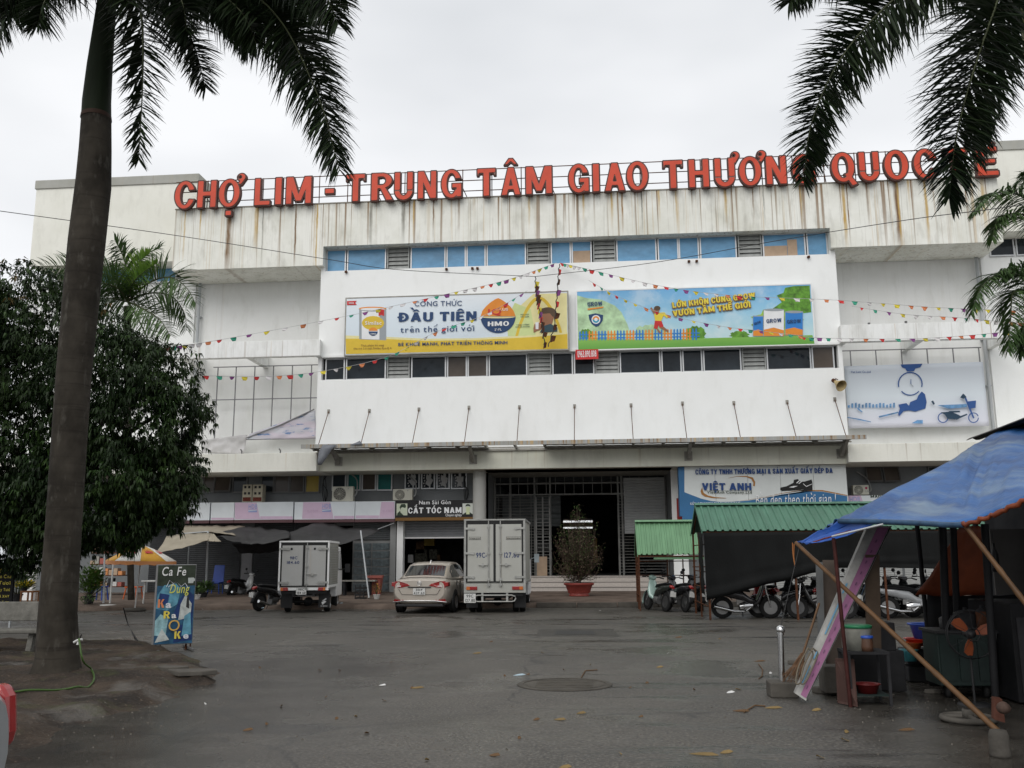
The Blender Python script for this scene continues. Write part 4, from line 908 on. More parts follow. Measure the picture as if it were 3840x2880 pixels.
A += [(5, h3((485, 1075), (527, 1066), (572, 1077), (568, 1110), (548, 1138), (530, 1147), (505, 1130), (490, 1105))), (0, [c3(*p) for p in ell(529, 1103, 26, 26)]), (6, [c3(*p) for p in ell(529, 1103, 20, 20, a0=0, a1=180)]), (3, [c3(*p) for p in ell(529, 1103, 20, 20, a0=180, a1=360)]), (0, [c3(*p) for p in ell(529, 1103, 10, 10)]), (4, h3((478, 1038), (575, 1026), (570, 1034), (482, 1047)))]
prt(A, [mW, mB2, mGr, mO, mO, mN, mTeal], T2, 'printed_emblem', Y0-.006, .001)
g = MB()
g.cur = 1; L2(bold, 'L\u1edaN KH\u00d4N C\u00d9NG GROW', 984, 1037, 1474, 978, .24, c3, Y=Y0-.036, grow=.09); L2(bold, 'V\u01af\u01a0N T\u1ea6M TH\u1ebe GI\u1edaI', 987, 1087, 1446, 1032, .24, c3, Y=Y0-.036, grow=.09)
g.cur = 0; L2(bold, 'L\u1edaN KH\u00d4N C\u00d9NG GROW', 984, 1034, 1474, 975, .24, c3, Y=Y0-.0366); L2(bold, 'V\u01af\u01a0N T\u1ea6M TH\u1ebe GI\u1edaI', 987, 1084, 1446, 1029, .24, c3, Y=Y0-.0366)
g.cur = 2; L2(bold, 'GROW', 480, 1027, 568, 1018, .17, c3, Y=Y0-.036); L2(bold, 'GROW', 1540, 1124, 1630, 1117, .16, c3, Y=Y0-.036); L2(bold, 'GROW', 1662, 1127, 1745, 1121, .15, c3, Y=Y0-.036); L2(bold, 'GROW', 1468, 1136, 1508, 1122, .10, c3, Y=Y0-.036, res=.08)
L2(plain, 'Abbott', 478, 1010, 520, 1004, .09, c3, Y=Y0-.036, off=.01)
g.build('lettering', [mYl, mBro, mN], T2)
# phone number plate
T3, _, _ = board('phone_number_sign', 'small red plate with a white phone number below the billboards', 'sign', c3(415, 1289), c3(536, 1286), c3(536, 1330), c3(415, 1333), 38.0, mR, .03, mR)
g = MB(); g.cur = 0; L2(plain, '0963.890.808', 420, 1327, 532, 1322, .28, c3, Y=37.99, off=.012); g.build('lettering', [mW], T3)

# ================================================================ shop signs
def signbox(label, px0, px1, py0, py1, Y, mat, dep=.25, name='shop_sign', group=None, trim=None):
    xa, xb, za, zb_ = rc(px0, py0, px1, py1, Y)
    t = thing(name, label, 'shop sign', (xa, Y, za), group=group)
    g = MB(); g.box(xa, xb, Y, Y+dep, za, zb_); g.build('panel', mat, t, bev=.006)
    if trim: g = MB(); g.box(xa, xb, Y-.01, Y+dep, za-.13, za-.001); g.build('trim', trim, t)
    return t, xa, xb, za, zb_
mPk = mcol('faded pink film', (.60, .45, .58)); mPk2 = mcol('faded pink film dark', (.52, .36, .50)); mLb = mcol('faded blue print', (.28, .34, .60)); mWf = M('faded white film', (.66, .70, .73), .4, var=.08, scale=1); mTrim = mcol('purple brown trim', (.10, .05, .055))
YH = 39.35
hdb = [(560, 786, 'blank white end of the long faded shop sign, half behind the mango tree', None), (791, 878, 'narrow blank white sign panel with a thin pink lower edge', None), (880, 1099, 'faded pink and white shop sign with small blue bank letters, beneath the two vent boxes', (830, 1880)), (1104, 1330, 'faded pink and white shop sign with blue bank letters, beneath the larger air conditioner', 1), (1332, 1481, 'white sign panel with a pink slanted end, beside the black barber sign', None)]
for i, (a, b_, lab, _) in enumerate(hdb):
    t, xa, xb, za, zb_ = signbox(lab, a, b_, 1886-(i*1.5), 1952-(i*1.5), YH, mWf, trim=mTrim)
    g = MB()
    y0, y1 = 1886-i*1.5, 1952-i*1.5; Ya = YH-.004
    if i in (2, 3):
        o = 885 if i == 2 else 1137; w = 85 if i == 2 else 110; g.cur = 0
        flat(g, [(o, y0+2), (o+w-8, y0+2), (o+w+4, y1-2), (o-4, y1-2)] if i == 3 else [(o-4, y0+2), (o+w-8, y0+2), (o+w+6, y1-2), (o-4, y1-2)], Ya)
        g.cur = 0; flat(g, [(o+w+6, y1-13), (b_-2, y1-13), (b_-2, y1-2), (o+w+6, y1-2)], Ya)
        g.cur = 1; o2 = 931 if i == 2 else 1208
        pxline(g, plain, 'HDB', o2, y0+25, o2+33, y0+25, .20, Ya-.006, off=.012); flat(g, [(o2, y0+28), (o2+33, y0+28), (o2+33, y0+38), (o2, y0+38)], Ya-.006)
        g.cur = 2; flat(g, [(o2, y0+31), (o2+33, y0+29), (o2+33, y0+31), (o2, y0+34)], Ya-.012)
        if i == 3: g.cur = 3; pxline(g, plain, 'ụ.com', 1152, y0+40, 1192, y0+40, .16, Ya-.006)
    elif i == 4:
        g.cur = 0; flat(g, [(1430, y0+2), (1479, y0+2), (1479, y1-2), (1422, y1-2)], Ya); flat(g, [(1334, y1-13), (1422, y1-13), (1420, y1-2), (1334, y1-2)], Ya)
        g.cur = 3; pxline(g, plain, 'ụ.com', 1436, y0+40, 1474, y0+40, .16, Ya-.006)
    elif i == 1: g.cur = 0; flat(g, [(792, y1-9), (877, y1-9), (877, y1-2), (792, y1-2)], Ya)
    if g.v: g.build('printed_artwork', [mPk, mLb, mWf, mPk2], t)
# barber sign
c14 = crop(1400, 1850, 3.16)
t, xa, xb, za, zb_ = signbox('black barber shop sign with white letters and two portrait pictures', 1483, 1778, 1876, 1940, YH-.1, mcol('black sign film', (.012, .012, .013)), .3, 'barber_sign', trim=mcol('brown trim', (.17, .085, .02)))
Ya = YH-.104; g = MB()
g.cur = 0; pxline(g, plain, 'Nam S\u00e0i G\u00f2n', *c14(538, 130), *c14(918, 126), .16, Ya, off=.02); pxline(g, bold, 'C\u1eaeT T\u00d3C NAM', *c14(412, 238), *c14(1045, 232), .24, Ya, res=.05); pxline(g, plain, 'Chuy\u00ean nghi\u1ec7p', *c14(855, 272), *c14(1046, 270), .11, Ya, off=.015)
g.build('lettering', [mW], t)
def q14(*P): return [c14(*p) for p in P]
mPg = mcol('pale green print', (.55, .60, .47)); mBk = mcol('print black green', (.03, .05, .03))
prt([(0, q14((275, 122), (403, 120), (403, 260), (275, 262))), (1, q14((310, 165), (330, 128), (375, 125), (388, 150), (380, 175), (345, 165), (325, 175), (322, 200))), (1, q14((280, 262), (285, 235), (318, 205), (322, 225), (360, 262)))
     , (2, q14((325, 178), (382, 172), (380, 225), (362, 245), (335, 225)))], [mPg, mBk, mPg], t, 'portrait', Ya)
prt([(0, q14((1057, 120), (1182, 118), (1182, 248), (1057, 250))), (1, q14((1092, 160), (1095, 135), (1120, 125), (1147, 135), (1150, 160), (1135, 150), (1105, 150))), (2, q14((1098, 160), (1145, 160), (1142, 200), (1140, 248), (1100, 248), (1100, 200))), (1, q14((1060, 249), (1100, 222), (1100, 249))), (1, q14((1140, 249), (1140, 222), (1180, 249)))], [mcol('pale print', (.62, .65, .6)), mBk, mcol('pale lime print', (.62, .68, .42))], t, 'portrait', Ya)
# shoe company sign
YV = 38.62
c23 = crop(2300, 1700, 2.37); c30 = crop(3000, 1500, 2.37)
mVB = M('blue film', (.035, .14, .30), .45, var=.12, scale=1)
xa, xb, za, zb_ = rc(2562, 1750, 3179, 1945, YV); za = 3.2
VS = thing('company_sign', 'big blue and white shoe company signboard under the right end of the canopy', 'sign', (xa, YV, za))
g = MB(); npan = 5; 
for i in range(npan):
    g = MB(); w = (xb-xa)/npan; g.box(xa+i*w+.006, xa+(i+1)*w-.006, YV, YV+.3, za, 5.195); g.build('panel', M('white film', (.62, .65, .64), .4, var=.07, scale=1) if i == 0 else bpy.data.materials['white film'], VS)
g = MB(); g.box(xa-.16, xa-.002, YV+.0, YV+.55, za, 5.19); g.build('side_panel', mVB, VS)
A = []
xs_ = [U(2563, 1850, YV).x, 0]
A.append((0, [c23(612, 100), c23(632, 100), c23(632, 345), c23(700, 372), c23(780, 402), c23(870, 424), c23(960, 432), c23(1060, 430), c23(1200, 420), c23(1350, 395), c23(1500, 365), c23(1640, 345), c23(1780, 336), c30(20, 812), c30(200, 815), c30(420, 855), c30(424, 1100), c23(612, 660)]))
A.append((1, [c23(1060, 427), c23(1200, 415), c23(1350, 388), c23(1500, 357), c23(1640, 336), c23(1780, 328), c30(20, 806), c30(200, 812), c30(420, 852), c30(420, 845), c30(200, 800), c30(20, 800), c23(1780, 318), c23(1640, 330), c23(1500, 353), c23(1350, 386), c23(1200, 413)]))
A.append((1, [c23(*p) for p in ((1022, 222), (1100, 206), (1180, 210), (1225, 228), (1245, 262), (1242, 290), (1258, 292), (1262, 255), (1240, 215), (1180, 200), (1100, 202), (1022, 220))]))
A.append((1, [c23(*p) for p in ((790, 300), (775, 335), (785, 365), (815, 385), (880, 398), (1002, 400), (1002, 397), (900, 388), (840, 374), (805, 352), (795, 330))]))
A.append((2, [c23(*p) for p in ((1484, 325), (1484, 305), (1540, 292), (1600, 262), (1605, 235), (1640, 228), (1665, 252), (1700, 250), (1762, 232), (1770, 260), (1770, 330), (1690, 333), (1690, 322), (1600, 330), (1500, 335))]))
A.append((3, [c23(*p) for p in ((1560, 302), (1600, 290), (1640, 290), (1600, 305))])); A.append((3, [c23(*p) for p in ((1625, 262), (1652, 238), (1658, 243), (1632, 268))])); A.append((3, [c23(*p) for p in ((1645, 268), (1676, 243), (1680, 248), (1652, 272))])); A.append((3, [c23(*p) for p in ((1690, 268), (1715, 292), (1765, 270), (1765, 275), (1715, 298), (1686, 272))]))
prt(A, [mVB, mcol('ochre print', (.35, .16, .04)), mcol('shoe black', (.01, .01, .01)), mW], VS, 'printed_artwork', YV-.004)
mNb = mcol('print royal blue', (.015, .055, .20)); g = MB(); YV2 = YV-.042
pxline(g, bold, 'C\u00d4NG TY TNHH TH\u01af\u01a0NG M\u1ea0I & S\u1ea2N XU\u1ea4T GI\u1ea4Y D\u00c9P DA', *c23(730, 188), 3000+291/2.37, 1500+648/2.37, .20, YV2, res=.06, depth=.02)
pxline(g, bold, 'VI\u1ec6T ANH', *c23(788, 328), *c23(1228, 328), .29, YV2, depth=.02); 
g.cur = 1; pxline(g, plain, 'Viet Anh Company.Ltd', *c23(835, 357), *c23(1232, 357), .11, YV2, off=.015); g.poly([U(*c23(835, 334), YV2), U(*c23(1230, 332), YV2), U(*c23(1230, 330), YV2), U(*c23(835, 332), YV2)])
g.cur = 2; pxline(g, plain, 'B\u1ec1n \u0111\u1eb9p theo th\u1eddi gian !', *c23(1262, 458), 3000+318/2.37, 1500+918/2.37, .42, YV2, slant=.15, off=-.005)
pxline(g, plain, 'KI\u1ed0T 4-5 TRUNG T\u00c2M GIAO TH\u01af\u01a0NG QU\u1ed0C T\u1ebe', *c23(684, 458), *c23(1128, 454), .10, YV2, off=.01)
g.build('lettering', [mNb, mBk, mW], VS)
# small sign right
t, xa, xb, za, zb_ = signbox('white and pink shop sign partly hidden behind the blue tarpaulin', 3179, 3480, 1857, 1888, YH, mWf)
g = MB(); flat(g, [(3181, 1859), (3228, 1858), (3238, 1887), (3181, 1888)], YH-.004); g.cur = 1; pxline(g, plain, 'HDB', 3186, 1881, 3226, 1880, .2, YH-.01, off=.012); g.cur = 2; pxline(g, bold, 'MADE IN', 3265, 1866+1, 3338, 1864, .1, YH-.01, res=.08); g.build('printed_artwork', [mPk, mLb, mBk], t)
# ================================================================ air conditioners and vent boxes
def ac(label, px0, px1, py0, py1, Y, logo=None):
    xa, xb, za, zb_ = rc(px0, py0, px1, py1, Y); t = thing('air_conditioner', label, 'air conditioner', (xa, Y, za)); h = zb_-za; w = xb-xa
    mA = bpy.data.materials.get('ac beige') or M('ac beige', (.50, .49, .42), .5, var=.12, scale=2)
    g = MB(); g.box(xa, xb, Y, Y+.3, za, zb_); g.build('casing', mA, t, bev=.02)
    r = h*.40; cx = xa+w*.36; g = MB(); g.lathe([(0, -.01), (r, -.01), (r+.02, .0)], (cx, Y-.005, za+h*.5), 24, 'Y', False); g.build('fan_opening', m_dark, t)
    g = MB()
    for k in range(1, 6): 
        rr = r*k/5; g.lathe([(rr-.006, -.03), (rr+.006, -.03)], (cx, Y, za+h*.5), 24, 'Y', False)
    for k in range(8): w_ = k*math.pi/8; g.tube([(cx-r*math.cos(w_), Y-.028, za+h*.5-r*math.sin(w_)), (cx+r*math.cos(w_), Y-.028, za+h*.5+r*math.sin(w_))], .004, 4)
    g.build('fan_grille', mA, t)
    if logo: g = MB(); g.lathe([(0, -.004), (.05, -.004), (.05, 0)], (xb-w*.17, Y, zb_-h*.32), 16, 'Y', False); g.cur = 1; plain(g, 'LG', (xb-w*.24, Y-.006, za+h*.25), (1, 0, 0), (0, 0, 1), .08, off=.02); g.build('logo', [mcol('magenta', (.35, .02, .08)), mGr], t)
    else: g = MB(); plain(g, logo or 'F', (xb-w*.25, Y-.006, zb_-h*.2), (1, 0, 0), (0, 0, 1), .05, off=.03); g.build('logo', [mN], t)
    g = MB(); g.tube(curve_pts([(xb+.02, Y+.1, za+h*.3), (xb+.12, Y+.15, za+h*.6), (xb+.05, Y+.4, zb_+.3), (xb-.3, YR-.05, zb_+.6)], 12), .03, 6); g.build('hose', m_greyl, t)
    return t
ac('larger beige air conditioner standing on the pink sign', 1245, 1324, 1824, 1880, 39.45)
ac('beige air conditioner beside the torn papered windows above the barber sign', 1473, 1546, 1834, 1876, 39.4)
ac('air conditioner with a round magenta logo on the wall right of the shoe sign', 3199, 3259, 1819, 1855, 39.6, 'LG')
for k, (a, b_, lab) in enumerate(((909, 944, 'left one of two tall beige boxes with square holes on the pink sign'), (947, 984, 'right one of two tall beige boxes with square holes on the pink sign'))):
    xa, xb, za, zb_ = rc(a, 1817, b_, 1882, 39.5); t = thing('carton', lab, 'box', (xa, 39.5, za)); mC = bpy.data.materials.get('carton') or M('carton', (.40, .37, .29), .8, var=.15, scale=3)
    g = MB(); g.box(xa, xb, 39.5, 39.9, za, zb_); g.build('body', mC, t, bev=.01)
    g = MB(); w = xb-xa; h = zb_-za
    for i in range(2):
        for j in range(2): g.box(xa+w*(.18+.42*i), xa+w*(.40+.42*i), 39.49, 39.499, za+h*(.42+.36*j), za+h*(.56+.36*j))
    g.build('hole', m_dark, t); g = MB(); g.box(xa+.03, xb-.03, 39.49, 39.499, za+.03, za+.2); g.build('label_print', M('red label', (.12, .03, .02), .6, var=.8, scale=20), t)
# cable bundles on the mezzanine wall
for px, lab in ((1221, 'tangle of black cables hanging on the wall beside the yellow window'), (1745, 'short grey pipe bent along the wall over the barber sign')):
    q = U(px, 1820, YR-.06); g = MB()
    for k in range(4): g.tube(curve_pts([(q.x+random.uniform(-.1, .1), YR-.06, q.z+.5), (q.x+random.uniform(-.12, .12), YR-.1, q.z+.1), (q.x+random.uniform(-.15, .15), YR-.08, q.z-.3), (q.x+random.uniform(-.05, .05), YR-.06, q.z-.85)], 10), .012, 4)
    o = g.build('cable_bundle', m_black); tag(o, lab, 'cables')
# ================================================================ banners on the side walls
c31 = crop(3100, 900, 2.074); c66 = crop(600, 1250, 2.766)
YN = 39.7
t = thing('pipe_rack', 'bare steel pipe frame with a torn banner on the left recessed wall', 'pipe rack', U(850, 1600, YN))
xs_ = [U(*c66(x, 700), YN).x for x in (583, 773, 968, 1163, 1360, 1560)]; z1 = U(*c66(1000, 343), YN).z; z0_ = U(*c66(1000, 1100), YN).z; zm = U(*c66(1000, 683), YN).z
for x in xs_: g = MB(); g.box(x-.02, x+.02, YN, YN+.04, z0_, z1); g.build('upright', m_pipe if 0 else M('grey steel tube', (.2, .2, .21), .5, .4) if 'grey steel tube' not in bpy.data.materials else bpy.data.materials['grey steel tube'], t)
m_gst = bpy.data.materials['grey steel tube']
for z in (z1, zm, z0_): g = MB(); g.box(xs_[0]-.2, xs_[-1]+.35, YN-.04, YN, z-.02, z+.02); g.build('rail', m_gst, t)
def cloth(P, nu, nv, amp, fq, seed=0):       # P: 4 corners, wrinkled sheet
    a, b, c, d = map(Vector, P); rows = []
    for j in range(nv+1):
        v = j/nv; row = []
        for i in range(nu+1):
            u = i/nu; p = a.lerp(b, u).lerp(d.lerp(c, u), v); nn = NZ.noise(Vector((u*fq+seed, v*fq*.6, seed)))+.5*NZ.noise(Vector((u*fq*2.3+seed, v*fq*1.3, seed+4)))
            row.append(p+Vector((0, -amp*nn, 0)))
        rows.append(row)
    return rows
m_ban = bpy.data.materials.new('faded pale banner print'); m_ban.use_nodes = True; nt = m_ban.node_tree; p = nt.nodes['Principled BSDF']; p.inputs['Roughness'].default_value = .5
v = nt.nodes.new('ShaderNodeTexCoord').outputs['Object']
c = mixn(nt, nz(nt, v, (.5, 1, 2), 1.2, 4, .4, .65), (.50, .52, .56), (.56, .50, .57)); c = mixn(nt, mth(nt, 'MULTIPLY', nz(nt, v, (.6, 1, 3.5), 2.4, 4, .56, .62, off=(3, 3, 3)), .85), c, (.04, .16, .38)); nt.links.new(c, p.inputs['Base Color'])
def V66(x, y, Y=YN-.08): return U(*c66(x, y), Y)
g = MB(); g.grid(cloth([V66(905, 1100), V66(1620, 1090), V66(1612, 800), V66(930, 1045)], 30, 10, .06, 5)); tb = g.build('banner_remnant', m_ban, t, solid=.01)
g = MB(); g.grid(cloth([V66(430, 1240), V66(870, 1255), V66(905, 1050), V66(430, 1108)], 24, 10, .10, 4, 3)); g.build('banner_remnant', M('banner back', (.50, .49, .49), .6, var=.15, scale=2), t, solid=.01)
g = MB(); g.tube([V66(895, 1085, YN-.13), V66(1250, 950, YN-.13), V66(1600, 788, YN-.13)], .03, 6); g.build('rolled_edge', M('dirty grey vinyl', (.22, .22, .23), .6), t)
# right banner
t = thing('banner', 'pale blue banner with a clock, city drawing and scooter on the right recessed wall', 'banner', U(3430, 1500, YN))
V31 = lambda x, y, Y=YN: U(*c31(x, y), Y)
zt_ = V31(640, 850).z; zb2 = V31(640, 1458).z; x0_, x1_ = V31(150, 1200).x, V31(1237, 1200).x; zc2 = V31(640, 962).z
g = MB(); g.box(XR+.02, x1_, YN-.02, YN+.02, zt_-.02, zt_+.02)
for k in range(6): x = x0_+.3+k*(x1_-x0_-.4)/5; g.box(x-.02, x+.02, YN-.02, YN+.02, zc2-.1, zt_)
g.build('frame', m_gst, t)
mBan2 = gradmat('pale blue banner film', (.66, .66, .74), (.56, .60, .66), zb2, zc2, (.68, .74, .79))
g = MB(); g.grid(cloth([(x0_, YN-.03, zb2), (x1_, YN-.03, zb2), (x1_, YN-.03, zc2), (x0_, YN-.03, zc2-.05)], 30, 12, .02, 4)); g.build('sheet', mBan2, t, solid=.008)
mBl = mcol('banner blue', (.03, .09, .28)); mBl2 = M('banner mid blue', (.12, .26, .46), .5, var=.5, scale=4); A = []
def v31(*P): return [c31(*p) for p in P]
def ringq(cx, cy, r0, r1, a0, a1, n=14): return [c31(*p) for p in ell(cx, cy, r1, r1*.98, n, a0, a1)]+[c31(*p) for p in ell(cx, cy, r0, r0*.98, n, a0, a1)[::-1]]
A += [(0, v31((575, 968), (745, 962), (728, 990), (690, 1000), (680, 1020), (625, 1022), (612, 1000), (585, 990))), (0, ringq(650, 1120, 88, 97, 165, 375)), (0, ringq(650, 1120, 84, 92, 40, 140)), (0, v31((653, 1082), (658, 1082), (658, 1120), (652, 1120))), (1, v31((655, 1118), (675, 1138), (672, 1142), (652, 1122)))]
A += [(0, v31((740, 1178), (765, 1200), (778, 1260), (768, 1310), (690, 1335), (640, 1325), (600, 1330), (565, 1370), (555, 1355), (570, 1310), (558, 1280), (620, 1268), (640, 1290), (650, 1260), (700, 1240), (712, 1210)))]
for i in range(14): x = 165+i*27; h = 20+18*abs(math.sin(i*2.3)); A.append((2, v31((x, 1305-h), (x+15, 1303-h), (x+15, 1305), (x, 1303))))
A += [(2, v31((240, 1300), (280, 1335), (275, 1342), (238, 1315))), (2, v31((405, 1370), (555, 1335), (560, 1345), (410, 1382))), (2, v31((160, 1375), (260, 1392), (345, 1412), (345, 1418), (250, 1400), (160, 1382))), (2, v31((660, 1425), (705, 1400), (748, 1400), (748, 1428))), (2, v31((860, 1285), (1090, 1275), (1090, 1300), (950, 1312)))]
for cx in (905, 1142): A.append((0, ringq(cx, 1382, 34, 42, 0, 360, 20)))
A += [(3, v31((885, 1340), (960, 1335), (1005, 1350), (1045, 1370), (1000, 1395), (940, 1390), (920, 1360))), (0, v31((1070, 1225), (1085, 1225), (1150, 1385), (1138, 1388))), (0, v31((1098, 1255), (1162, 1248), (1158, 1305), (1108, 1312))), (3, v31((1038, 1225), (1060, 1195), (1070, 1200), (1088, 1222), (1065, 1235))), (3, v31((812, 1255), (828, 1248), (842, 1275), (830, 1282))), (3, v31((1000, 1385), (1090, 1350), (1095, 1360), (1010, 1398))), (3, v31((945, 1345), (1040, 1340), (1035, 1328), (950, 1330)))]
prt(A, [mBl, mGr, mBl2, mcol('ink', (.02, .05, .09))], t, 'printed_artwork', YN-.06)
g = MB(); pxline(g, plain, 'Vuc Long Co..Ltd', *c31(190, 1033), *c31(342, 1033), .09, YN-.06, off=.02); g.build('lettering', [mBl], t)
# loudspeaker
q = U(3145, 1440, YM-.45); t = thing('loudspeaker', 'rusty cream horn loudspeaker on the wall beside the right banner', 'loudspeaker', q)
Rl = Matrix.Rotation(math.radians(35), 3, 'X') @ Matrix.Rotation(math.radians(20), 3, 'Z')
g = MB(); g.lathe([(.04, .28), (.07, .2), (.10, .1), (.15, -.02), (.23, -.18), (.24, -.19)], q, 20, 'Y', True, Rl); g.build('horn', M('rusty cream enamel', (.42, .33, .17), .6, var=.3, scale=5), t, solid=.01)
g = MB(); g.lathe([(.0, .40), (.08, .40), (.08, .27), (0, .27)], q, 12, 'Y', True, Rl); g.build('driver', m_rust, t)
g = MB(); g.tube([q+Vector((0, .1, .2)), q+Vector((0, .44, .3))], .02, 5); g.build('bracket', m_rust, t)
# torn grey sheet on the canopy corner
g = MB(); c11 = crop(1100, 1600, 2.765)
P = lambda x, y, d=0: U(*c11(x, y), YC-.06+d)
g.grid([[P(300, 195), P(380, 185), P(450, 190)], [P(265, 260), P(330, 230), P(400, 235)], [P(250, 355, -.05), P(300, 300, -.1), P(345, 320)], [P(255, 395), P(290, 398, -.08), P(325, 350)]]); g.grid([[P(580, 190), P(650, 165), P(690, 145)], [P(585, 193), P(660, 190), P(722, 186)]])
o = g.build('torn_sheet', M('grey vinyl', (.17, .18, .20), .5), None, solid=.012); tag(o, 'torn grey vinyl sheet draped over the left corner of the canopy', 'sheet')
# ================================================================ bunting and wires
fc = [mcol('flag '+n, c_, .7) for n, c_ in (('red', (.55, .05, .05)), ('green', (.05, .30, .20)), ('purple', (.22, .07, .22)), ('yellow', (.60, .50, .06)), ('white', (.6, .58, .58)), ('orange', (.6, .22, .10)))]
m_cord = M('white cord', (.45, .45, .45), .7); m_wire = M('black wire', (.05, .05, .05), .6)
def bunting(label, pts, n, size=.27, skew=0):
    P = curve_pts(sway(pts), n*2+1); t = thing('bunting', label, 'bunting', P[0])
    g = MB(); g.tube(P, .007, 4, False); g.build('cord', m_cord, t)
    for i in range(n):
        a, b = P[2*i+1], P[2*i+2]; d = (b-a).normalized(); k = [0, 1, 2, 3, 4, 4, 5][i % 7] if random.random() < .85 else random.randrange(6)
        s = size*random.uniform(.8, 1.05); mid = (a+b)/2; dn = Vector((random.uniform(-.25, .25), random.uniform(-.5, .3), -1)).normalized()
        tip = random.uniform(.1, .4)
        pts_ = [mid-d*s/2, mid+d*s/2, mid+d*s*tip+dn*s*.62, mid-d*s*tip*.7+dn*s*.60]
        g = MB(); g._add(pts_+[(pts_[0]+pts_[3])/2+Vector((0, -.04, 0)), (pts_[1]+pts_[2])/2+Vector((0, .03, 0))], [(0, 1, 5, 4), (4, 5, 2, 3)]); g.build('flag', fc[k], t)
bunting('string of small flags from the mango tree up across the milk billboard', [(610, 1305, 31), (820, 1275, 32.5), (1300, 1185, 35), (1650, 1108, 36.6), (1900, 1050, 37.4), (2088, 985, 38.1)], 38, .25)
bunting('low string of flags in front of the pipe frame rising to the drop-shaped logo', [(735, 1408, 31), (985, 1412, 33), (1200, 1393, 34.5), (1450, 1338, 36), (1640, 1243, 37), (1820, 1180, 37.4), (1978, 1090, 37.6)], 31, .25)
bunting('string of flags from the wall centre over the green billboard to the right palm', [(2098, 985, 38.1), (2200, 1008, 37.6), (2475, 1072, 37), (2750, 1108, 36.5), (3130, 1125, 35), (3500, 1152, 33), (3835, 1166, 31)], 42, .25)
bunting('string of flags hanging across the toy fence of the green billboard', [(2208, 1052, 38.1), (2330, 1118, 37.5), (2500, 1180, 37.2), (2700, 1222, 37), (2870, 1243, 36.8), (3030, 1262, 36.6)], 21, .22)
bunting('short string of flags across the right recess above the balcony beam', [(3195, 1148, 37), (3390, 1178, 35), (3580, 1190, 34), (3730, 1203, 32.6), (3850, 1212, 32)], 15, .25)
bunting('lowest string of flags along the right balcony beam', [(2990, 1264, 37.4), (3150, 1269, 36.5), (3420, 1270, 35), (3640, 1257, 33.4), (3850, 1235, 32)], 19, .25)
for pts, lab in (([(2007, 1038, 37.4), (2012, 1100, 37.4), (2022, 1160, 37.4), (2035, 1230, 37.4), (2043, 1300, 37.4)], 'limp tangled flags hanging down over the pictured child'), ([(2098, 990, 37.8), (2092, 1060, 37.6), (2086, 1140, 37.5), (2078, 1220, 37.5), (2056, 1300, 37.4)], 'knotted thin string of dry flags beside the gap between the billboards')):
    P = curve_pts(sway(pts), 30); t = thing('tangled_bunting', lab, 'bunting', P[0]); g = MB(); g.tube([p+Vector((.03*math.sin(i*2.1), 0, 0)) for i, p in enumerate(P)], .02, 4); g.build('cord', m_wire, t)
    for i in range(2, 30, 2 if 'limp' in lab else 4):
        a = P[i]; g = MB(); s = random.uniform(.08, .2)
        g.poly([a, a+Vector((s, -.03, -.05)), a+Vector((s*.6, .02, -.25)), a+Vector((-.05, 0, -.3))]); g.build('flag', random.choice([fc[0], fc[2], fc[3], m_rust, m_rust]), t)
for pts, lab in (([(-60, 783, 26), (640, 880, 30), (1227, 972, 33), (1500, 1012, 34.5), (2007, 1037, 37.4)], 'thin black wire sagging from the left edge to the middle of the facade'), ([(2007, 1037, 37.4), (2450, 985, 35), (2900, 905, 32), (3400, 825, 28), (3690, 788, 25), (3900, 760, 24)], 'thin black wire rising from the middle of the facade to the upper right')):
    g = MB(); g.tube(curve_pts(sway(pts), 30), .012, 4); tag(g.build('overhead_wire', m_wire), lab, 'wire')
# ================================================================ trees
def leafmat(name, c0, c1, rough=.45, scale=2.5):
    m = bpy.data.materials.new(name); m.use_nodes = True; nt = m.node_tree; p = nt.nodes['Principled BSDF']
    v = nt.nodes.new('ShaderNodeTexCoord').outputs['Object']
    c = mixn(nt, nz(nt, v, (1, 1, 1), scale, 3, .35, .65), c0, c1); nt.links.new(c, p.inputs['Base Color'])
    p.inputs['Roughness'].default_value = rough; p.inputs['Specular IOR Level'].default_value = .14
    tr = nt.nodes.new('ShaderNodeBsdfTranslucent'); nt.links.new(c, tr.inputs['Color']); ms = nt.nodes.new('ShaderNodeMixShader'); ms.inputs[0].default_value = .18
    out = nt.nodes['Material Output']; nt.links.new(p.outputs[0], ms.inputs[1]); nt.links.new(tr.outputs[0], ms.inputs[2]); nt.links.new(ms.outputs[0], out.inputs['Surface'])
    return m
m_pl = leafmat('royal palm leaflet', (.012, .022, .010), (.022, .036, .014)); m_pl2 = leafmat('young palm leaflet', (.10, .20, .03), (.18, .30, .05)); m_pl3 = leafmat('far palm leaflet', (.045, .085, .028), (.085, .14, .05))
m_rach = M('palm rib', (.05, .06, .025), .5, var=.3)
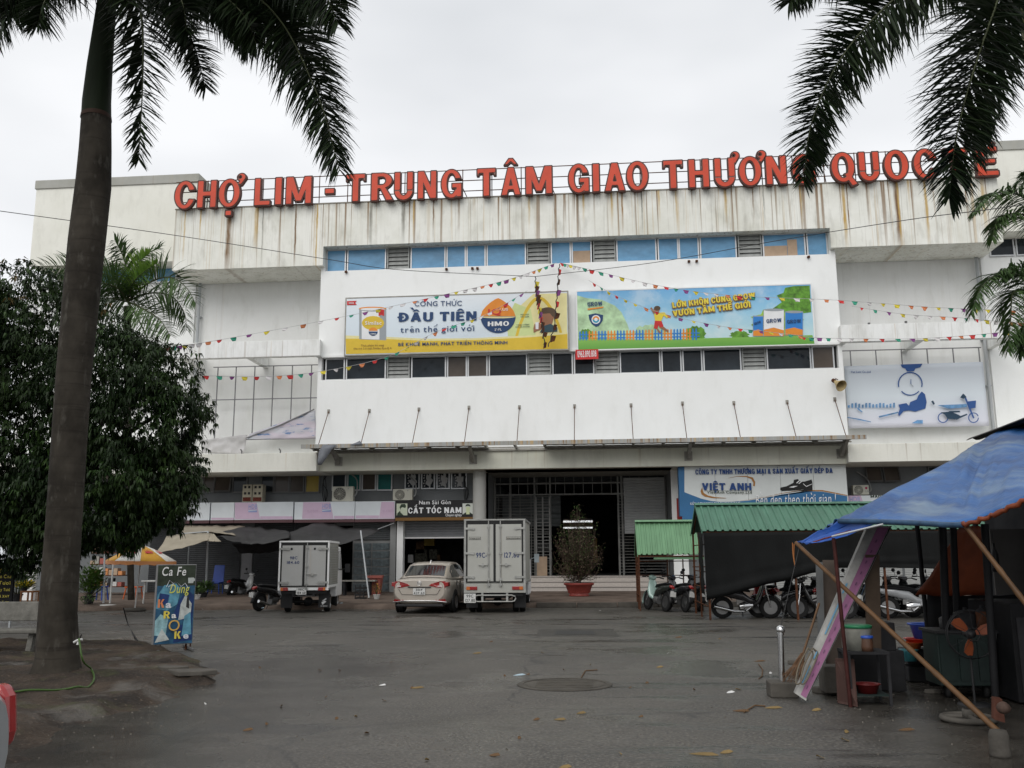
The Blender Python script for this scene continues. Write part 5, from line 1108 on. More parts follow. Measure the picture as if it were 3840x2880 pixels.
def frond(P, parent, L0=.75, n=95, w=.035, mat=None, seed=0, bushy=.8, r=.03, droop=1.0, face=0.):
    rnd = random.Random(seed); C = curve_pts(P, 40); k = len(C)-1
    g = MB(); g.tube(C, [r*(1-.85*i/k) for i in range(k+1)], 5); fr = g.build('frond', m_rach, parent)
    g = MB()
    n = int(n*1.25)
    for i in range(n):
        u = .04+.96*i/n; f = u*k; j = min(int(f), k-1); p = C[j].lerp(C[j+1], f-j); t = (C[j+1]-C[j]).normalized()
        side = t.cross(Vector((0, 0, 1)))
        side = side.normalized() if side.length > .15 else Vector((1, .3, 0)).normalized()
        if face:
            s2 = t.cross(Vector((0, 1, 0))).normalized(); side = (side*(1-face)+s2*face*(1 if side.dot(s2) >= 0 else -1)).normalized()
        nrm = side.cross(t).normalized()
        ln = L0*(.55+.45*math.sin(math.pi*min(1, u*1.15+.1)))*(1 if u < .85 else 1-.45*(u-.85)/.15)
        for s in (-1, 1):
            l = ln*rnd.uniform(.8, 1.1); fa = rnd.uniform(-bushy, bushy); out = (side*s*math.cos(fa)+nrm*math.sin(fa))
            ang = (1.02+.15*(1-u))*(1 if u < .8 else 1-1.6*(u-.8))+rnd.uniform(-.12, .12); d = (out*math.sin(ang)+t*math.cos(ang)).normalized()
            q = p.copy(); wv = d.cross(Vector((rnd.uniform(-.4, .4), rnd.uniform(-.4, .4), 1))).normalized()*w*rnd.uniform(.8, 1.15)
            V = []; seg = 4
            for a in range(seg+1):
                ww = wv*(.55, 1, .9, .6, .04)[a]; V += [q-ww*.5, q+ww*.5]
                d = (d+Vector((0, 0, -.04*droop*(1+.8*a)))+Vector((rnd.uniform(-.05, .05),)*3)).normalized(); q = q+d*(l/seg)
            g._add(V, [(2*a, 2*a+1, 2*a+3, 2*a+2) for a in range(seg)], True)
    o = g.build('leaflets', mat or m_pl, None); o.parent = fr; o.location = (0, 0, 0) if not parent else (0, 0, 0); o['kind'] = 'stuff'
    return fr
m_trunk = bpy.data.materials.new('ringed palm bark'); m_trunk.use_nodes = True; nt = m_trunk.node_tree; p = nt.nodes['Principled BSDF']; p.inputs['Roughness'].default_value = .85; p.inputs['Specular IOR Level'].default_value = .12
v = nt.nodes.new('ShaderNodeTexCoord').outputs['Object']
c = mixn(nt, nz(nt, v, (1, 1, .6), 3, 6, .35, .7), (.022, .019, .015), (.052, .045, .036)); c = mixn(nt, mth(nt, 'MULTIPLY', nz(nt, v, (.6, .6, 14), 1.3, 4, .56, .66), .5), c, (.016, .013, .011)); c = mixn(nt, mth(nt, 'MULTIPLY', nz(nt, v, (1, 1, .4), 8, 4, .58, .7, off=(4, 2, 2)), .45), c, (.10, .093, .08))
nt.links.new(c, p.inputs['Base Color']); wv = nt.nodes.new('ShaderNodeTexWave'); wv.bands_direction = 'Z'; wv.inputs['Scale'].default_value = 1.5; wv.inputs['Distortion'].default_value = 7; wv.inputs['Detail'].default_value = 3; nt.links.new(v, wv.inputs['Vector'])
b = nt.nodes.new('ShaderNodeBump'); b.inputs['Strength'].default_value = .25; b.inputs['Distance'].default_value = .015; nt.links.new(wv.outputs['Fac'], b.inputs['Height']); nt.links.new(b.outputs[0], p.inputs['Normal'])
m_shaft = M('palm crownshaft', (.012, .018, .009), .65, var=.3, scale=3, stretch=(4, 4, .4)); m_shaftg = M('yellow green crownshaft', (.16, .15, .04), .5, var=.3, scale=3, stretch=(3, 3, .6))
# big palm, left
YP = 12.4
prof = [(2575, 205, 268), (2540, 208, 205), (2470, 213, 172), (2300, 218, 150), (2000, 236, 140), (1700, 257, 138), (1400, 277, 136), (1150, 300, 142), (900, 328, 145), (700, 348, 139), (560, 356, 126), (440, 362, 116)]
PT = thing('royal_palm', 'tall palm with a thick ringed trunk in front of the mango tree', 'palm tree', (U(213, 2570, YP).x, YP, 0))
def trunk(prof, Y, name, mat, parent, n=26):
    g = MB(); vs = []
    for y, x, w in prof:
        c = U(x, y, Y); r = (U(x+w/2, y, Y).x-U(x-w/2, y, Y).x)/2*math.cos(math.atan(c.x/Y))
        for j in range(n):
            a = 6.283*j/n; rr = r*(1+.03*math.sin(3*a+y*.01)+(.13*math.sin(7*a)*max(0, (y-2480)/95) if y > 2480 else 0)); vs.append(Vector((c.x+rr*math.cos(a), Y+rr*math.sin(a), c.z)))
    k = len(prof); g._add(vs, [(i*n+j, i*n+(j+1) % n, (i+1)*n+(j+1) % n, (i+1)*n+j) for i in range(k-1) for j in range(n)], True)
    return g.build(name, mat, parent)
trunk([(2640, 205, 285)]+prof, YP, 'trunk', m_trunk, PT)
trunk([(446, 361, 122), (430, 362, 117)], YP, 'leaf_scar', M('red brown leaf scar', (.045, .027, .02), .7), PT)
trunk([(436, 362, 116), (380, 364, 112), (250, 375, 100), (120, 388, 86), (0, 400, 74), (-150, 414, 60), (-260, 422, 50)], YP, 'crownshaft', m_shaft, PT)
T0 = U(424, -270, YP)
def fr_px(P, **k): frond([T0]+[U(x, y, Y) for x, y, Y in P], PT, face=.85, **k)
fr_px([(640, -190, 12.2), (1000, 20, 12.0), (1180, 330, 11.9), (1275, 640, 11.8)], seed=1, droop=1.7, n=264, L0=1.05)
fr_px([(700, -120, 12.6), (1040, 60, 13.0), (1175, 250, 13.2), (1250, 560, 13.4)], seed=2, droop=1.7, n=229, L0=1.0)
fr_px([(480, -150, 12.0), (530, 60, 11.8), (535, 300, 11.8), (520, 600, 11.8)], seed=3, n=218, L0=.75)
fr_px([(560, -160, 12.9), (660, 20, 13.2), (730, 180, 13.3), (770, 330, 13.3)], seed=4, n=184, L0=.8)
fr_px([(700, -270, 12.0), (1000, -200, 11.4), (1190, -60, 11.1), (1270, 90, 11.0)], seed=5, droop=1.7, n=218, L0=.95)
fr_px([(240, -250, 12.0), (20, -150, 11.8), (-180, 20, 11.7), (-300, 260, 11.6)], seed=6, droop=1.7, n=276, L0=1.1)
fr_px([(300, -220, 12.8), (140, -120, 13.2), (40, 0, 13.3), (-30, 150, 13.4)], seed=7, droop=1.7, n=218, L0=1.0)
fr_px([(520, -250, 13.2), (700, -130, 14.0), (860, 40, 14.5), (930, 200, 14.6)], seed=8, droop=1.7, n=206, L0=.85)
fr_px([(600, -420, 12.6), (900, -430, 13), (1200, -300, 13.2), (1400, -60, 13.3)], seed=9, n=90)
fr_px([(200, -420, 12.6), (-100, -400, 13), (-350, -200, 13.2), (-420, 60, 13.3)], seed=10, n=90)
fr_px([(620, -230, 12.3), (850, -150, 12.5), (1050, -60, 12.6), (1180, 60, 12.6)], seed=13, droop=1.7, n=218, L0=1.0)
fr_px([(560, -200, 12.0), (740, -90, 11.9), (900, 40, 11.8), (960, 160, 11.8)], seed=14, n=195, L0=.8)
fr_px([(560, -260, 12.2), (720, -160, 12.2), (860, -60, 12.2), (1000, 40, 12.2), (1110, 150, 12.2)], seed=16, droop=1.7, n=229, L0=.9)
fr_px([(500, -230, 11.6), (600, -120, 11.2), (680, 0, 11.0), (700, 120, 11.0)], seed=17, n=195, L0=.75)
fr_px([(640, -300, 12.8), (900, -260, 13.2), (1130, -160, 13.4), (1300, 0, 13.5)], seed=18, droop=1.7, n=206, L0=1.0)
fr_px([(330, -220, 11.8), (240, -120, 11.4), (170, 0, 11.2), (140, 100, 11.2)], seed=19, n=161, L0=.8)
fr_px([(340, -260, 12.2), (210, -190, 12.2), (110, -80, 12.1), (60, 40, 12.1)], seed=15, droop=1.7, n=195, L0=1.1)
fr_px([(420, -260, 11.4), (440, -200, 10.6), (470, -90, 10.2), (480, 10, 10.1)], seed=12, n=138, L0=.8)
# right palm (trunk just outside the frame)
YP2 = 12.0
PR = thing('royal_palm', 'palm at the right edge with two long fronds hanging over the red letters', 'palm tree', (U(4050, 2500, YP2).x, YP2, 0))
trunk([(2700, 4095, 190), (2000, 4040, 150), (1200, 3975, 140), (700, 3930, 130), (560, 3918, 124)], YP2, 'trunk', m_trunk, PR)
trunk([(560, 3916, 122), (400, 3905, 118), (230, 3893, 112), (0, 3862, 92), (-150, 3848, 66)], YP2, 'crownshaft', m_shaftg, PR)
T1_ = U(3845, -170, YP2)
def fr2(P, **k): frond([T1_]+[U(x, y, Y) for x, y, Y in P], PR, face=.9, **k)
fr2([(3700, -230, 12), (3420, -60, 12), (3180, 180, 12.0), (3050, 440, 12.0), (3012, 680, 12)], seed=21, n=320, L0=.85, bushy=.7)
fr2([(3790, -120, 11.4), (3720, 60, 11.0), (3640, 300, 10.9), (3585, 520, 10.8), (3560, 745, 10.8)], seed=22, n=330, L0=.95, bushy=1.0)
fr2([(3600, -260, 12.4), (3350, -200, 12.8), (3050, -90, 13), (2960, 10, 13)], seed=23, n=218, L0=.85)
fr2([(3780, -100, 12.8), (3750, 80, 13.4), (3700, 320, 13.6), (3665, 600, 13.6)], seed=24, n=252, L0=.85)
fr2([(3690, -200, 12.2), (3400, -30, 12.5), (3200, 200, 12.6), (3090, 440, 12.6), (3060, 600, 12.6)], seed=27, n=150, L0=.75, bushy=.9)
fr2([(3950, -300, 12.4), (4100, -200, 12.8), (4200, 0, 13), (4230, 300, 13)], seed=25, n=90)
# small palm behind the mango tree
YP3 = 31.0
PL = thing('small_palm', 'smaller palm with one bright young frond behind the mango tree', 'palm tree', (U(500, 2250, YP3).x, YP3, .1))
trunk([(2250, 492, 26), (1500, 480, 26), (1150, 478, 30)], YP3, 'trunk', m_trunk, PL, 14)
T3_ = U(478, 1130, YP3)
def fr3(P, base=T3_, par=PL, Y=YP3, **k): frond([base]+[U(x, y, Y+d) for x, y, d in P], par, face=.7, **k)
for i, P in enumerate(([(560, 1060, -.3), (640, 1040, -.6), (700, 1080, -.8), (735, 1140, -1)], [(540, 1160, -.6), (600, 1200, -1), (640, 1260, -1.2)], [(430, 1050, 0), (340, 1010, 0), (240, 1000, 0), (120, 1000, 0)], [(440, 1080, -.5), (360, 1060, -1), (260, 1090, -1.2)], [(500, 1020, .3), (540, 960, .4), (600, 930, .5)], [(480, 1040, 0), (460, 960, 0), (430, 900, 0)], [(560, 1100, 0), (640, 1110, .3), (690, 1170, .4), (700, 1240, .4)], [(400, 1120, -.3), (300, 1150, -.4), (200, 1210, -.5)], [(520, 1200, -.5), (560, 1290, -.8), (570, 1360, -.8)])):
    fr3(P, seed=40+i, n=62, L0=1.1, w=.05, mat=m_pl3, r=.04, bushy=.4, droop=2)
fr3([(490, 1040, -.4), (520, 985, -.5), (560, 950, -.6)], seed=60, n=60, L0=.7, w=.05, mat=m_pl2, bushy=.3, droop=.4)
fr3([(500, 1060, -.5), (540, 1020, -.8), (590, 985, -1)], seed=61, n=55, L0=.6, w=.05, mat=m_pl2, bushy=.3, droop=.5)
# two small palms at the right edge
for yy, YQ, lab, FR in ((860, 26.0, 'palm crown at the right edge beside the tower wall', [[(3860, 760, 0), (3780, 720, 0), (3700, 740, -.3), (3650, 800, -.4)], [(3870, 820, 0), (3800, 800, -.3), (3740, 830, -.4), (3720, 900, -.5)], [(3900, 700, 0), (3880, 650, 0), (3860, 640, 0)], [(3950, 780, 0), (4050, 760, 0), (4120, 850, 0)]]),
                        (1200, 25.0, 'drooping palm crown at the right edge over the balcony beam', [[(3850, 1060, 0), (3760, 1020, 0), (3680, 1080, -.3), (3640, 1180, -.4)], [(3860, 1100, 0), (3800, 1100, -.3), (3790, 1200, -.4), (3780, 1320, -.5)], [(3880, 1050, .4), (3820, 1010, .5), (3740, 1030, .6)], [(3900, 1180, 0), (3840, 1240, 0), (3830, 1330, 0)], [(3950, 1080, 0), (4050, 1060, 0), (4120, 1150, 0)]])):
    pr = thing('small_palm', lab, 'palm tree', (U(3950, 2200, YQ).x, YQ, .1)); trunk([(2250, 4020, 60), (yy+30, 3935, 46)], YQ, 'trunk', m_trunk, pr, 12); b0 = U(3933, yy+20, YQ)
    for i, P in enumerate(FR): frond([b0]+[U(x, y, YQ+d) for x, y, d in P], pr, seed=70+i+int(YQ), n=95, L0=.95, w=.05, mat=m_pl3, r=.035, bushy=.45, droop=2.2)
# mango tree
YM_ = 22.0
MT = thing('mango_tree', 'dense dark mango tree with drooping leaves behind the tall palm', 'tree', (U(330, 2300, YM_).x, YM_, 0))
rnd = random.Random(5)
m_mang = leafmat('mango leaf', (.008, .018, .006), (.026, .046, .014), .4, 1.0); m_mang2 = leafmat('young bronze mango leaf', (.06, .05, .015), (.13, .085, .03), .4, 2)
bx = U(215, 2300, YM_).x
g = MB(); g.tube([(bx, YM_, -.1), (bx+.1, YM_, 1.2), (bx-.1, YM_+.1, 2.6), (bx+.1, YM_, 4.2)], [.32, .26, .24, .16], 12)
g.build('trunk', m_trunk, MT)
blobs = []                                                  # (px, py, depth, rx m, rz m)
for px, py, d, rx, rz in ((150, 1450, 0, 2.9, 2.6), (430, 1520, 0, 2.2, 1.7), (250, 1850, -.3, 3.0, 1.5), (480, 1740, -.2, 1.75, 1.75), (580, 1560, 0, 1.0, 1.3), (620, 1830, 0, .85, .9), (400, 1925, -.5, 1.5, .75), (-150, 1600, .3, 3.0, 3.4), (540, 1400, .2, .9, .7), (60, 1180, .2, 1.7, 1.3), (20, 1700, -.5, 2.0, 2.0), (20, 2020, -.6, 1.6, .5), (-200, 1250, .2, 2.0, 1.8), (100, 1960, -.2, 2.0, 1.0), (540, 1980, -.2, .45, .35), (670, 1690, 0, .5, .55), (570, 1900, -.3, .65, .6)):
    c = U(px, py, YM_+d); blobs.append((c, rx, min(2.2, rx*1.0), rz))
g = MB()
for c, rx, ry, rz in blobs[:8]: g.tube(curve_pts([(bx, YM_, 2.4+.8*rnd.random()), Vector((bx, YM_, 3)).lerp(c, .5)+Vector((0, 0, .3)), c], 6), [.11, .10, .09, .08, .06, .05, .04], 6)
g.build('branches', m_trunk, MT)
def leaf(g, p, d, l, w, bend=.25):
    d = d.normalized(); s = d.cross(Vector((rnd.uniform(-.5, .5), rnd.uniform(-.5, .5), 1)))
    if s.length < .05: s = Vector((1, 0, 0))
    s = s.normalized()*w; m = p+d*l*.45; e = p+(d+Vector((0, 0, -bend))).normalized()*l
    g._add([p, m-s, m+s, e], [(0, 1, 3, 2)])
g = MB(); g2 = MB(); g3 = MB()
for c, rx, ry, rz in blobs:
    nC = int(175*(rx*ry+rx*rz+ry*rz))
    for i in range(nC):
        while True:
            u = Vector((rnd.uniform(-1, 1), rnd.uniform(-1, 1), rnd.uniform(-1, 1)))
            if .35 < u.length < 1: break
        if rnd.random() < .75: u = u.normalized()*rnd.uniform(.82, 1.07)
        if u.y > .55 and rnd.random() < .7: continue
        p = c+Vector((u.x*rx, u.y*ry, u.z*rz)); p += Vector((NZ.noise(p*1.1), NZ.noise(p*1.1+Vector((9, 0, 0))), NZ.noise(p*1.1+Vector((0, 9, 0)))))*.45
        if NZ.noise(p*.9+Vector((3, 3, 3))) < -.36: continue
        ax = Vector((u.x*.8+rnd.uniform(-.5, .5), u.y*.8+rnd.uniform(-.5, .5), u.z*.4+rnd.uniform(-.2, .5))).normalized()
        gg = g2 if (p.z > 7.6 and rnd.random() < .10 and NZ.noise(p*.7) > .05) else (g3 if NZ.noise(p*1.3+Vector((5, 1, 2))) > .12 and rnd.random() < .5 else g)
        for j in range(rnd.randint(5, 8)):
            d = ax*.5+Vector((rnd.uniform(-1, 1), rnd.uniform(-1, 1), rnd.uniform(-1.0, .15)))*.8
            leaf(gg, p, d, rnd.uniform(.15, .25), rnd.uniform(.018, .03), .7)
print('mango leaves', len(g.f))
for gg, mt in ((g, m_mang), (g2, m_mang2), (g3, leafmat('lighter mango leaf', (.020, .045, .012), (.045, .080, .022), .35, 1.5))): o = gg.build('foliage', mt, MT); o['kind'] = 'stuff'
# ================================================================ vehicles
m_tyre = M('tyre rubber', (.018, .018, .018), .85, var=.3); m_rim = M('alloy', (.42, .42, .42), .35, .8); m_rimd = M('dark rim', (.09, .09, .09), .4, .6); m_chr = M('chrome', (.62, .62, .62), .15, 1.)
m_tail = M('red lamp plastic', (.27, .010, .010), .2, var=.15, coat=.5); m_amb = M('amber lamp plastic', (.50, .13, .02), .25); m_plast = M('black plastic', (.02, .02, .021), .5); m_plate = M('number plate', (.62, .62, .60), .45); m_cg = M('car window', (.012, .014, .016), .05, spec=.8, var=.2)
Z0 = (0, 0, 0)
def wheel(parent, x, y, r, w, name='wheel', rim=None, ax='X', n=20):
    g = MB(); g.lathe([(r*.62, -w*.5), (r*.93, -w*.5), (r, -w*.32), (r, w*.32), (r*.93, w*.5), (r*.62, w*.5)], (0, 0, 0), n, ax, True); t = g.build(name, m_tyre, parent, (x, y, r))
    g = MB(); g.lathe([(0, -w*.42), (r*.2, -w*.46), (r*.22, -w*.40), (r*.60, -w*.38), (r*.64, -w*.5), (r*.64, w*.5), (r*.6, w*.38), (r*.22, w*.40), (r*.2, w*.46), (0, w*.42)], (0, 0, 0), n, ax, False)
    for k in range(5): a = k*1.2566; c_, s_ = math.cos(a), math.sin(a); V = lambda rr, off, z: Vector((z, rr*c_-off*s_, rr*s_+off*c_)) if ax == 'X' else Vector((rr*c_-off*s_, z, rr*s_+off*c_)); g._add([V(r*.15, -.03, w*.47), V(r*.15, .03, w*.47), V(r*.62, .04, w*.47), V(r*.62, -.04, w*.47), V(r*.15, -.03, -w*.47), V(r*.15, .03, -w*.47), V(r*.62, .04, -w*.47), V(r*.62, -.04, -w*.47)], [(0, 1, 2, 3), (7, 6, 5, 4)])
    o = g.build('rim', rim or m_rim, None, Z0); o.parent = t
    return t
def numplate(parent, x, y, z, l1, l2, w=.28, h=.2):
    g = MB(); g.box(-w/2, w/2, -.01, .01, -h/2, h/2); pl = g.build('number_plate', m_plate, parent, (x, y, z))
    g = MB(); plain(g, l1, (-w*.3, -.014, .02), (1, 0, 0), (0, 0, 1), h*.33, width=w*.6, off=.01); plain(g, l2, (-w*.44, -.014, -h*.42), (1, 0, 0), (0, 0, 1), h*.36, width=w*.88, off=.01)
    o = g.build('lettering', m_black, None, Z0); o.parent = pl
def sedan(label, loc, rz, paint, plate=None, tall=False):
    t = thing('parked_car', label, 'car', loc, rz, local=True)
    ST = [(0.0, .60, .74, .70, .34, .93), (.06, .74, .81, .76, .27, .975), (.28, .80, .855, .79, .22, 1.02), (.75, .83, .865, .80, .2, 1.01), (1.5, .84, .865, .81, .2, .99), (2.5, .84, .865, .81, .2, .97), (3.2, .83, .86, .79, .2, .94), (3.8, .80, .85, .74, .22, .85), (4.25, .72, .78, .64, .26, .72), (4.4, .58, .66, .52, .34, .60)]
    g = MB(); rows = []
    for y, s, m, b, zb_, zt_ in ST:
        H = [(0, zb_), (s*.85, zb_), (s, zb_+.10), (m, .52), (m*.995, zt_-.22), (b, zt_-.05), (b*.86, zt_), (0, zt_+.03)]
        rows.append([Vector((x, y, z)) for x, z in H]+[Vector((-x, y, z)) for x, z in H[-2:0:-1]])
    k = len(rows[0]); vs = [v for r in rows for v in r]; g._add(vs, [(i*k+j, i*k+(j+1) % k, (i+1)*k+(j+1) % k, (i+1)*k+j) for i in range(len(rows)-1) for j in range(k)], True)
    g._add(rows[0], [tuple(range(k))], True); g._add(rows[-1], [tuple(range(k-1, -1, -1))], True)
    me = g.build('body', paint, t, Z0, sub=1)
    CB = [(.50, .74, .99, .66, 1.03), (1.15, .77, .98, .60, 1.40), (1.6, .78, .97, .59, 1.47), (2.3, .78, .96, .59, 1.475), (2.85, .77, .95, .60, 1.38), (3.45, .72, .93, .66, .98)]
    g = MB(); rows = [[Vector((a, y, z)) for a, z in ((hb, zb_), ((hb+ht)/2+.02, (zb_+zt_)/2), (ht, zt_-.02), (ht*.7, zt_+.005), (0, zt_+.02), (-ht*.7, zt_+.005), (-ht, zt_-.02), (-(hb+ht)/2-.02, (zb_+zt_)/2), (-hb, zb_))] for y, hb, zb_, ht, zt_ in CB]
    g.grid(rows); g.build('roof', paint, t, Z0)
    def sd(y, f, s, e=.008):                                    # point on the cabin's side
        for (y0, hb0, z00, ht0, z10), (y1, hb1, z01, ht1, z11) in zip(CB, CB[1:]):
            if y0 <= y <= y1: u = (y-y0)/(y1-y0); hb = hb0+(hb1-hb0)*u; ht = ht0+(ht1-ht0)*u; za = z00+(z01-z00)*u; zc = z10+(z11-z10)*u-.02; bulge = .02*math.sin(math.pi*f); return Vector((s*(hb+(ht-hb)*f+bulge+e), y, za+(zc-za)*f))
    for s in (-1, 1):
        for ys in ((.95, 1.25, 1.62), (1.68, 2.1, 2.5, 2.95)):
            g = MB(); hi = [.75 if y < 1.1 else .9 for y in ys]
            g.grid([[sd(y, .12, s) for y in ys], [sd(y, .5, s) for y in ys], [sd(y, h, s) for y, h in zip(ys, hi)]]); g.build('side_window', m_cg, t, Z0)
    for (a, b_), nm in (((0, 1), 'rear_window'), ((5, 4), 'windscreen')):
        A_, B_ = rows[a], rows[b_]; g = MB(); n_ = Vector((0, -.007 if a == 0 else .007, .008)); R_ = []
        for f in (.12, .5, .9): R_.append([A_[j].lerp(B_[j], f)+n_+Vector(((-.05 if A_[j].x > 0 else .05) if j in (2, 6) else 0, 0, 0)) for j in (2, 3, 4, 5, 6)])
        g.grid(R_); g.build(nm, m_cg, t, Z0)
    for s in (-1, 1):
        for y in (.98, 3.55):
            g = MB(); g.lathe([(0, -.001), (.35, -.001), (.36, -.03)], (s*.868, y, .33), 24, 'X', False); g.build('wheel_arch', m_plast, t, Z0)
            wheel(t, s*.79, y, .31, .2)
        g = MB()
        pts = [(.28, .80), (.36, .86), (.60, .93), (.74, .93), (.79, .86), (.76, .72), (.58, .745)]
        if tall: g.slab([Vector((s*.72, y, z)) for y, z in ((.03, .64), (.01, .72), (.03, .90), (.07, .96), (.13, .96), (.20, .85), (.14, .66))], (s*.105, 0, 0))
        else: g.slab([Vector((s*x, -.025 if x < .7 else .02, z)) for x, z in pts], (0, .16, 0)); g.box(s*.74 if s > 0 else -.845, .845 if s > 0 else -.74, .02, .32, pts[-1][1]+.04, .90)
        tl = g.build('tail_light', m_tail, t, Z0, bev=.03 if tall else .01)
        if not tall: g = MB(); g.box(min(s*.55, s*.68), max(s*.55, s*.68), -.03, 0, .77, .81); o = g.build('reversing_lens', M('clear lens', (.6, .5, .5), .2), None, Z0) if 'clear lens' not in bpy.data.materials else g.build('reversing_lens', bpy.data.materials['clear lens'], None, Z0); o.parent = tl
        g = MB(); g.slab([(s*.46, -.012, .40), (s*.76, .03, .42), (s*.78, .05, .36), (s*.5, -.012, .355)], (0, .06, 0)); g.build('reflector', m_tail, t, Z0)
        g = MB(); g.loft([(s*.80, 2.85, 1.03, .05, .03), (s*.92, 2.83, 1.06, .07, .075), (s*1.0, 2.84, 1.06, .05, .06)], 10); g.build('mirror', paint, t, Z0)
        for y in (1.55, 2.45): g = MB(); g.box(min(s*.855, s*.885), max(s*.855, s*.885), y-.09, y+.09, .80, .825); g.build('door_handle', m_chr, t, Z0)
        g = MB()
        for y in (1.2, 1.66, 2.95): g.box(min(s*.84, s*.872), max(s*.84, s*.872), y-.004, y+.004, .28, .93)
        g.build('door_gap', m_plast, t, Z0)
    if tall: g = MB(); g.lathe([(.075, -.005), (.08, 0), (.075, .005)], (-.866, .72, .80), 20, 'X'); g.build('fuel_flap', m_plast, t, Z0)
    g = MB(); g.box(-.70, .70, .0, .3, .20, .28); g.build('lower_bumper', m_plast, t, Z0, bev=.03)
    g = MB(); g.tube([(-.8, .05, .335), (-.5, -.03, .37), (0, -.04, .38), (.5, -.03, .37), (.8, .05, .335)], .016, 5); g.build('bumper_strip', m_chr, t, Z0)
    g = MB(); g.box(-.34, .34, -.035, .02, .745, .775); g.build('boot_strip', m_plast, t, Z0)
    g = MB(); g.lathe([(.055, -.04), (.062, -.045), (.069, -.04)], (0, 0, .87), 20, 'Y'); g.lathe([(.02, -.04), (.026, -.045), (.032, -.04)], (0, 0, .875), 14, 'Y'); g.box(-.055, .055, -.045, -.035, .885, .893); g.build('emblem', m_chr, t, Z0)
    g = MB()
    for pts in ([(-.62, .70), (-.52, .55), (.52, .55), (.62, .70)],): g.tube([(x, -.018, z) for x, z in pts], .006, 4)
    g.build('boot_gap', m_plast, t, Z0)
    g = MB(); g.slab([(-.015, 1.28, 1.43), (.015, 1.28, 1.43), (.008, 1.38, 1.53), (-.008, 1.38, 1.53)], (0, .06, 0)); g.build('antenna', m_white, t, Z0)
    if plate: numplate(t, 0, -.035, .64, *plate, w=.36, h=.18)
    return t
m_gold = M('champagne paint', (.48, .43, .37), .28, .35, var=.04, coat=.6); m_silver = M('silver paint', (.42, .44, .45), .3, .5, var=.04, coat=.5)
pS = G(1578, 2296)
sedan('champagne saloon car parked between the two box trucks', (U(1578, 2290, 27.7).x, 27.45, 0), math.radians(-3.5), m_gold, ('30F', '437.63'))
sedan('silver car in the lower left corner, only red tail lamp and bumper in view', (U(44, 2830, 4.95).x-.0, 4.1, 0), math.radians(86), m_silver, tall=True)
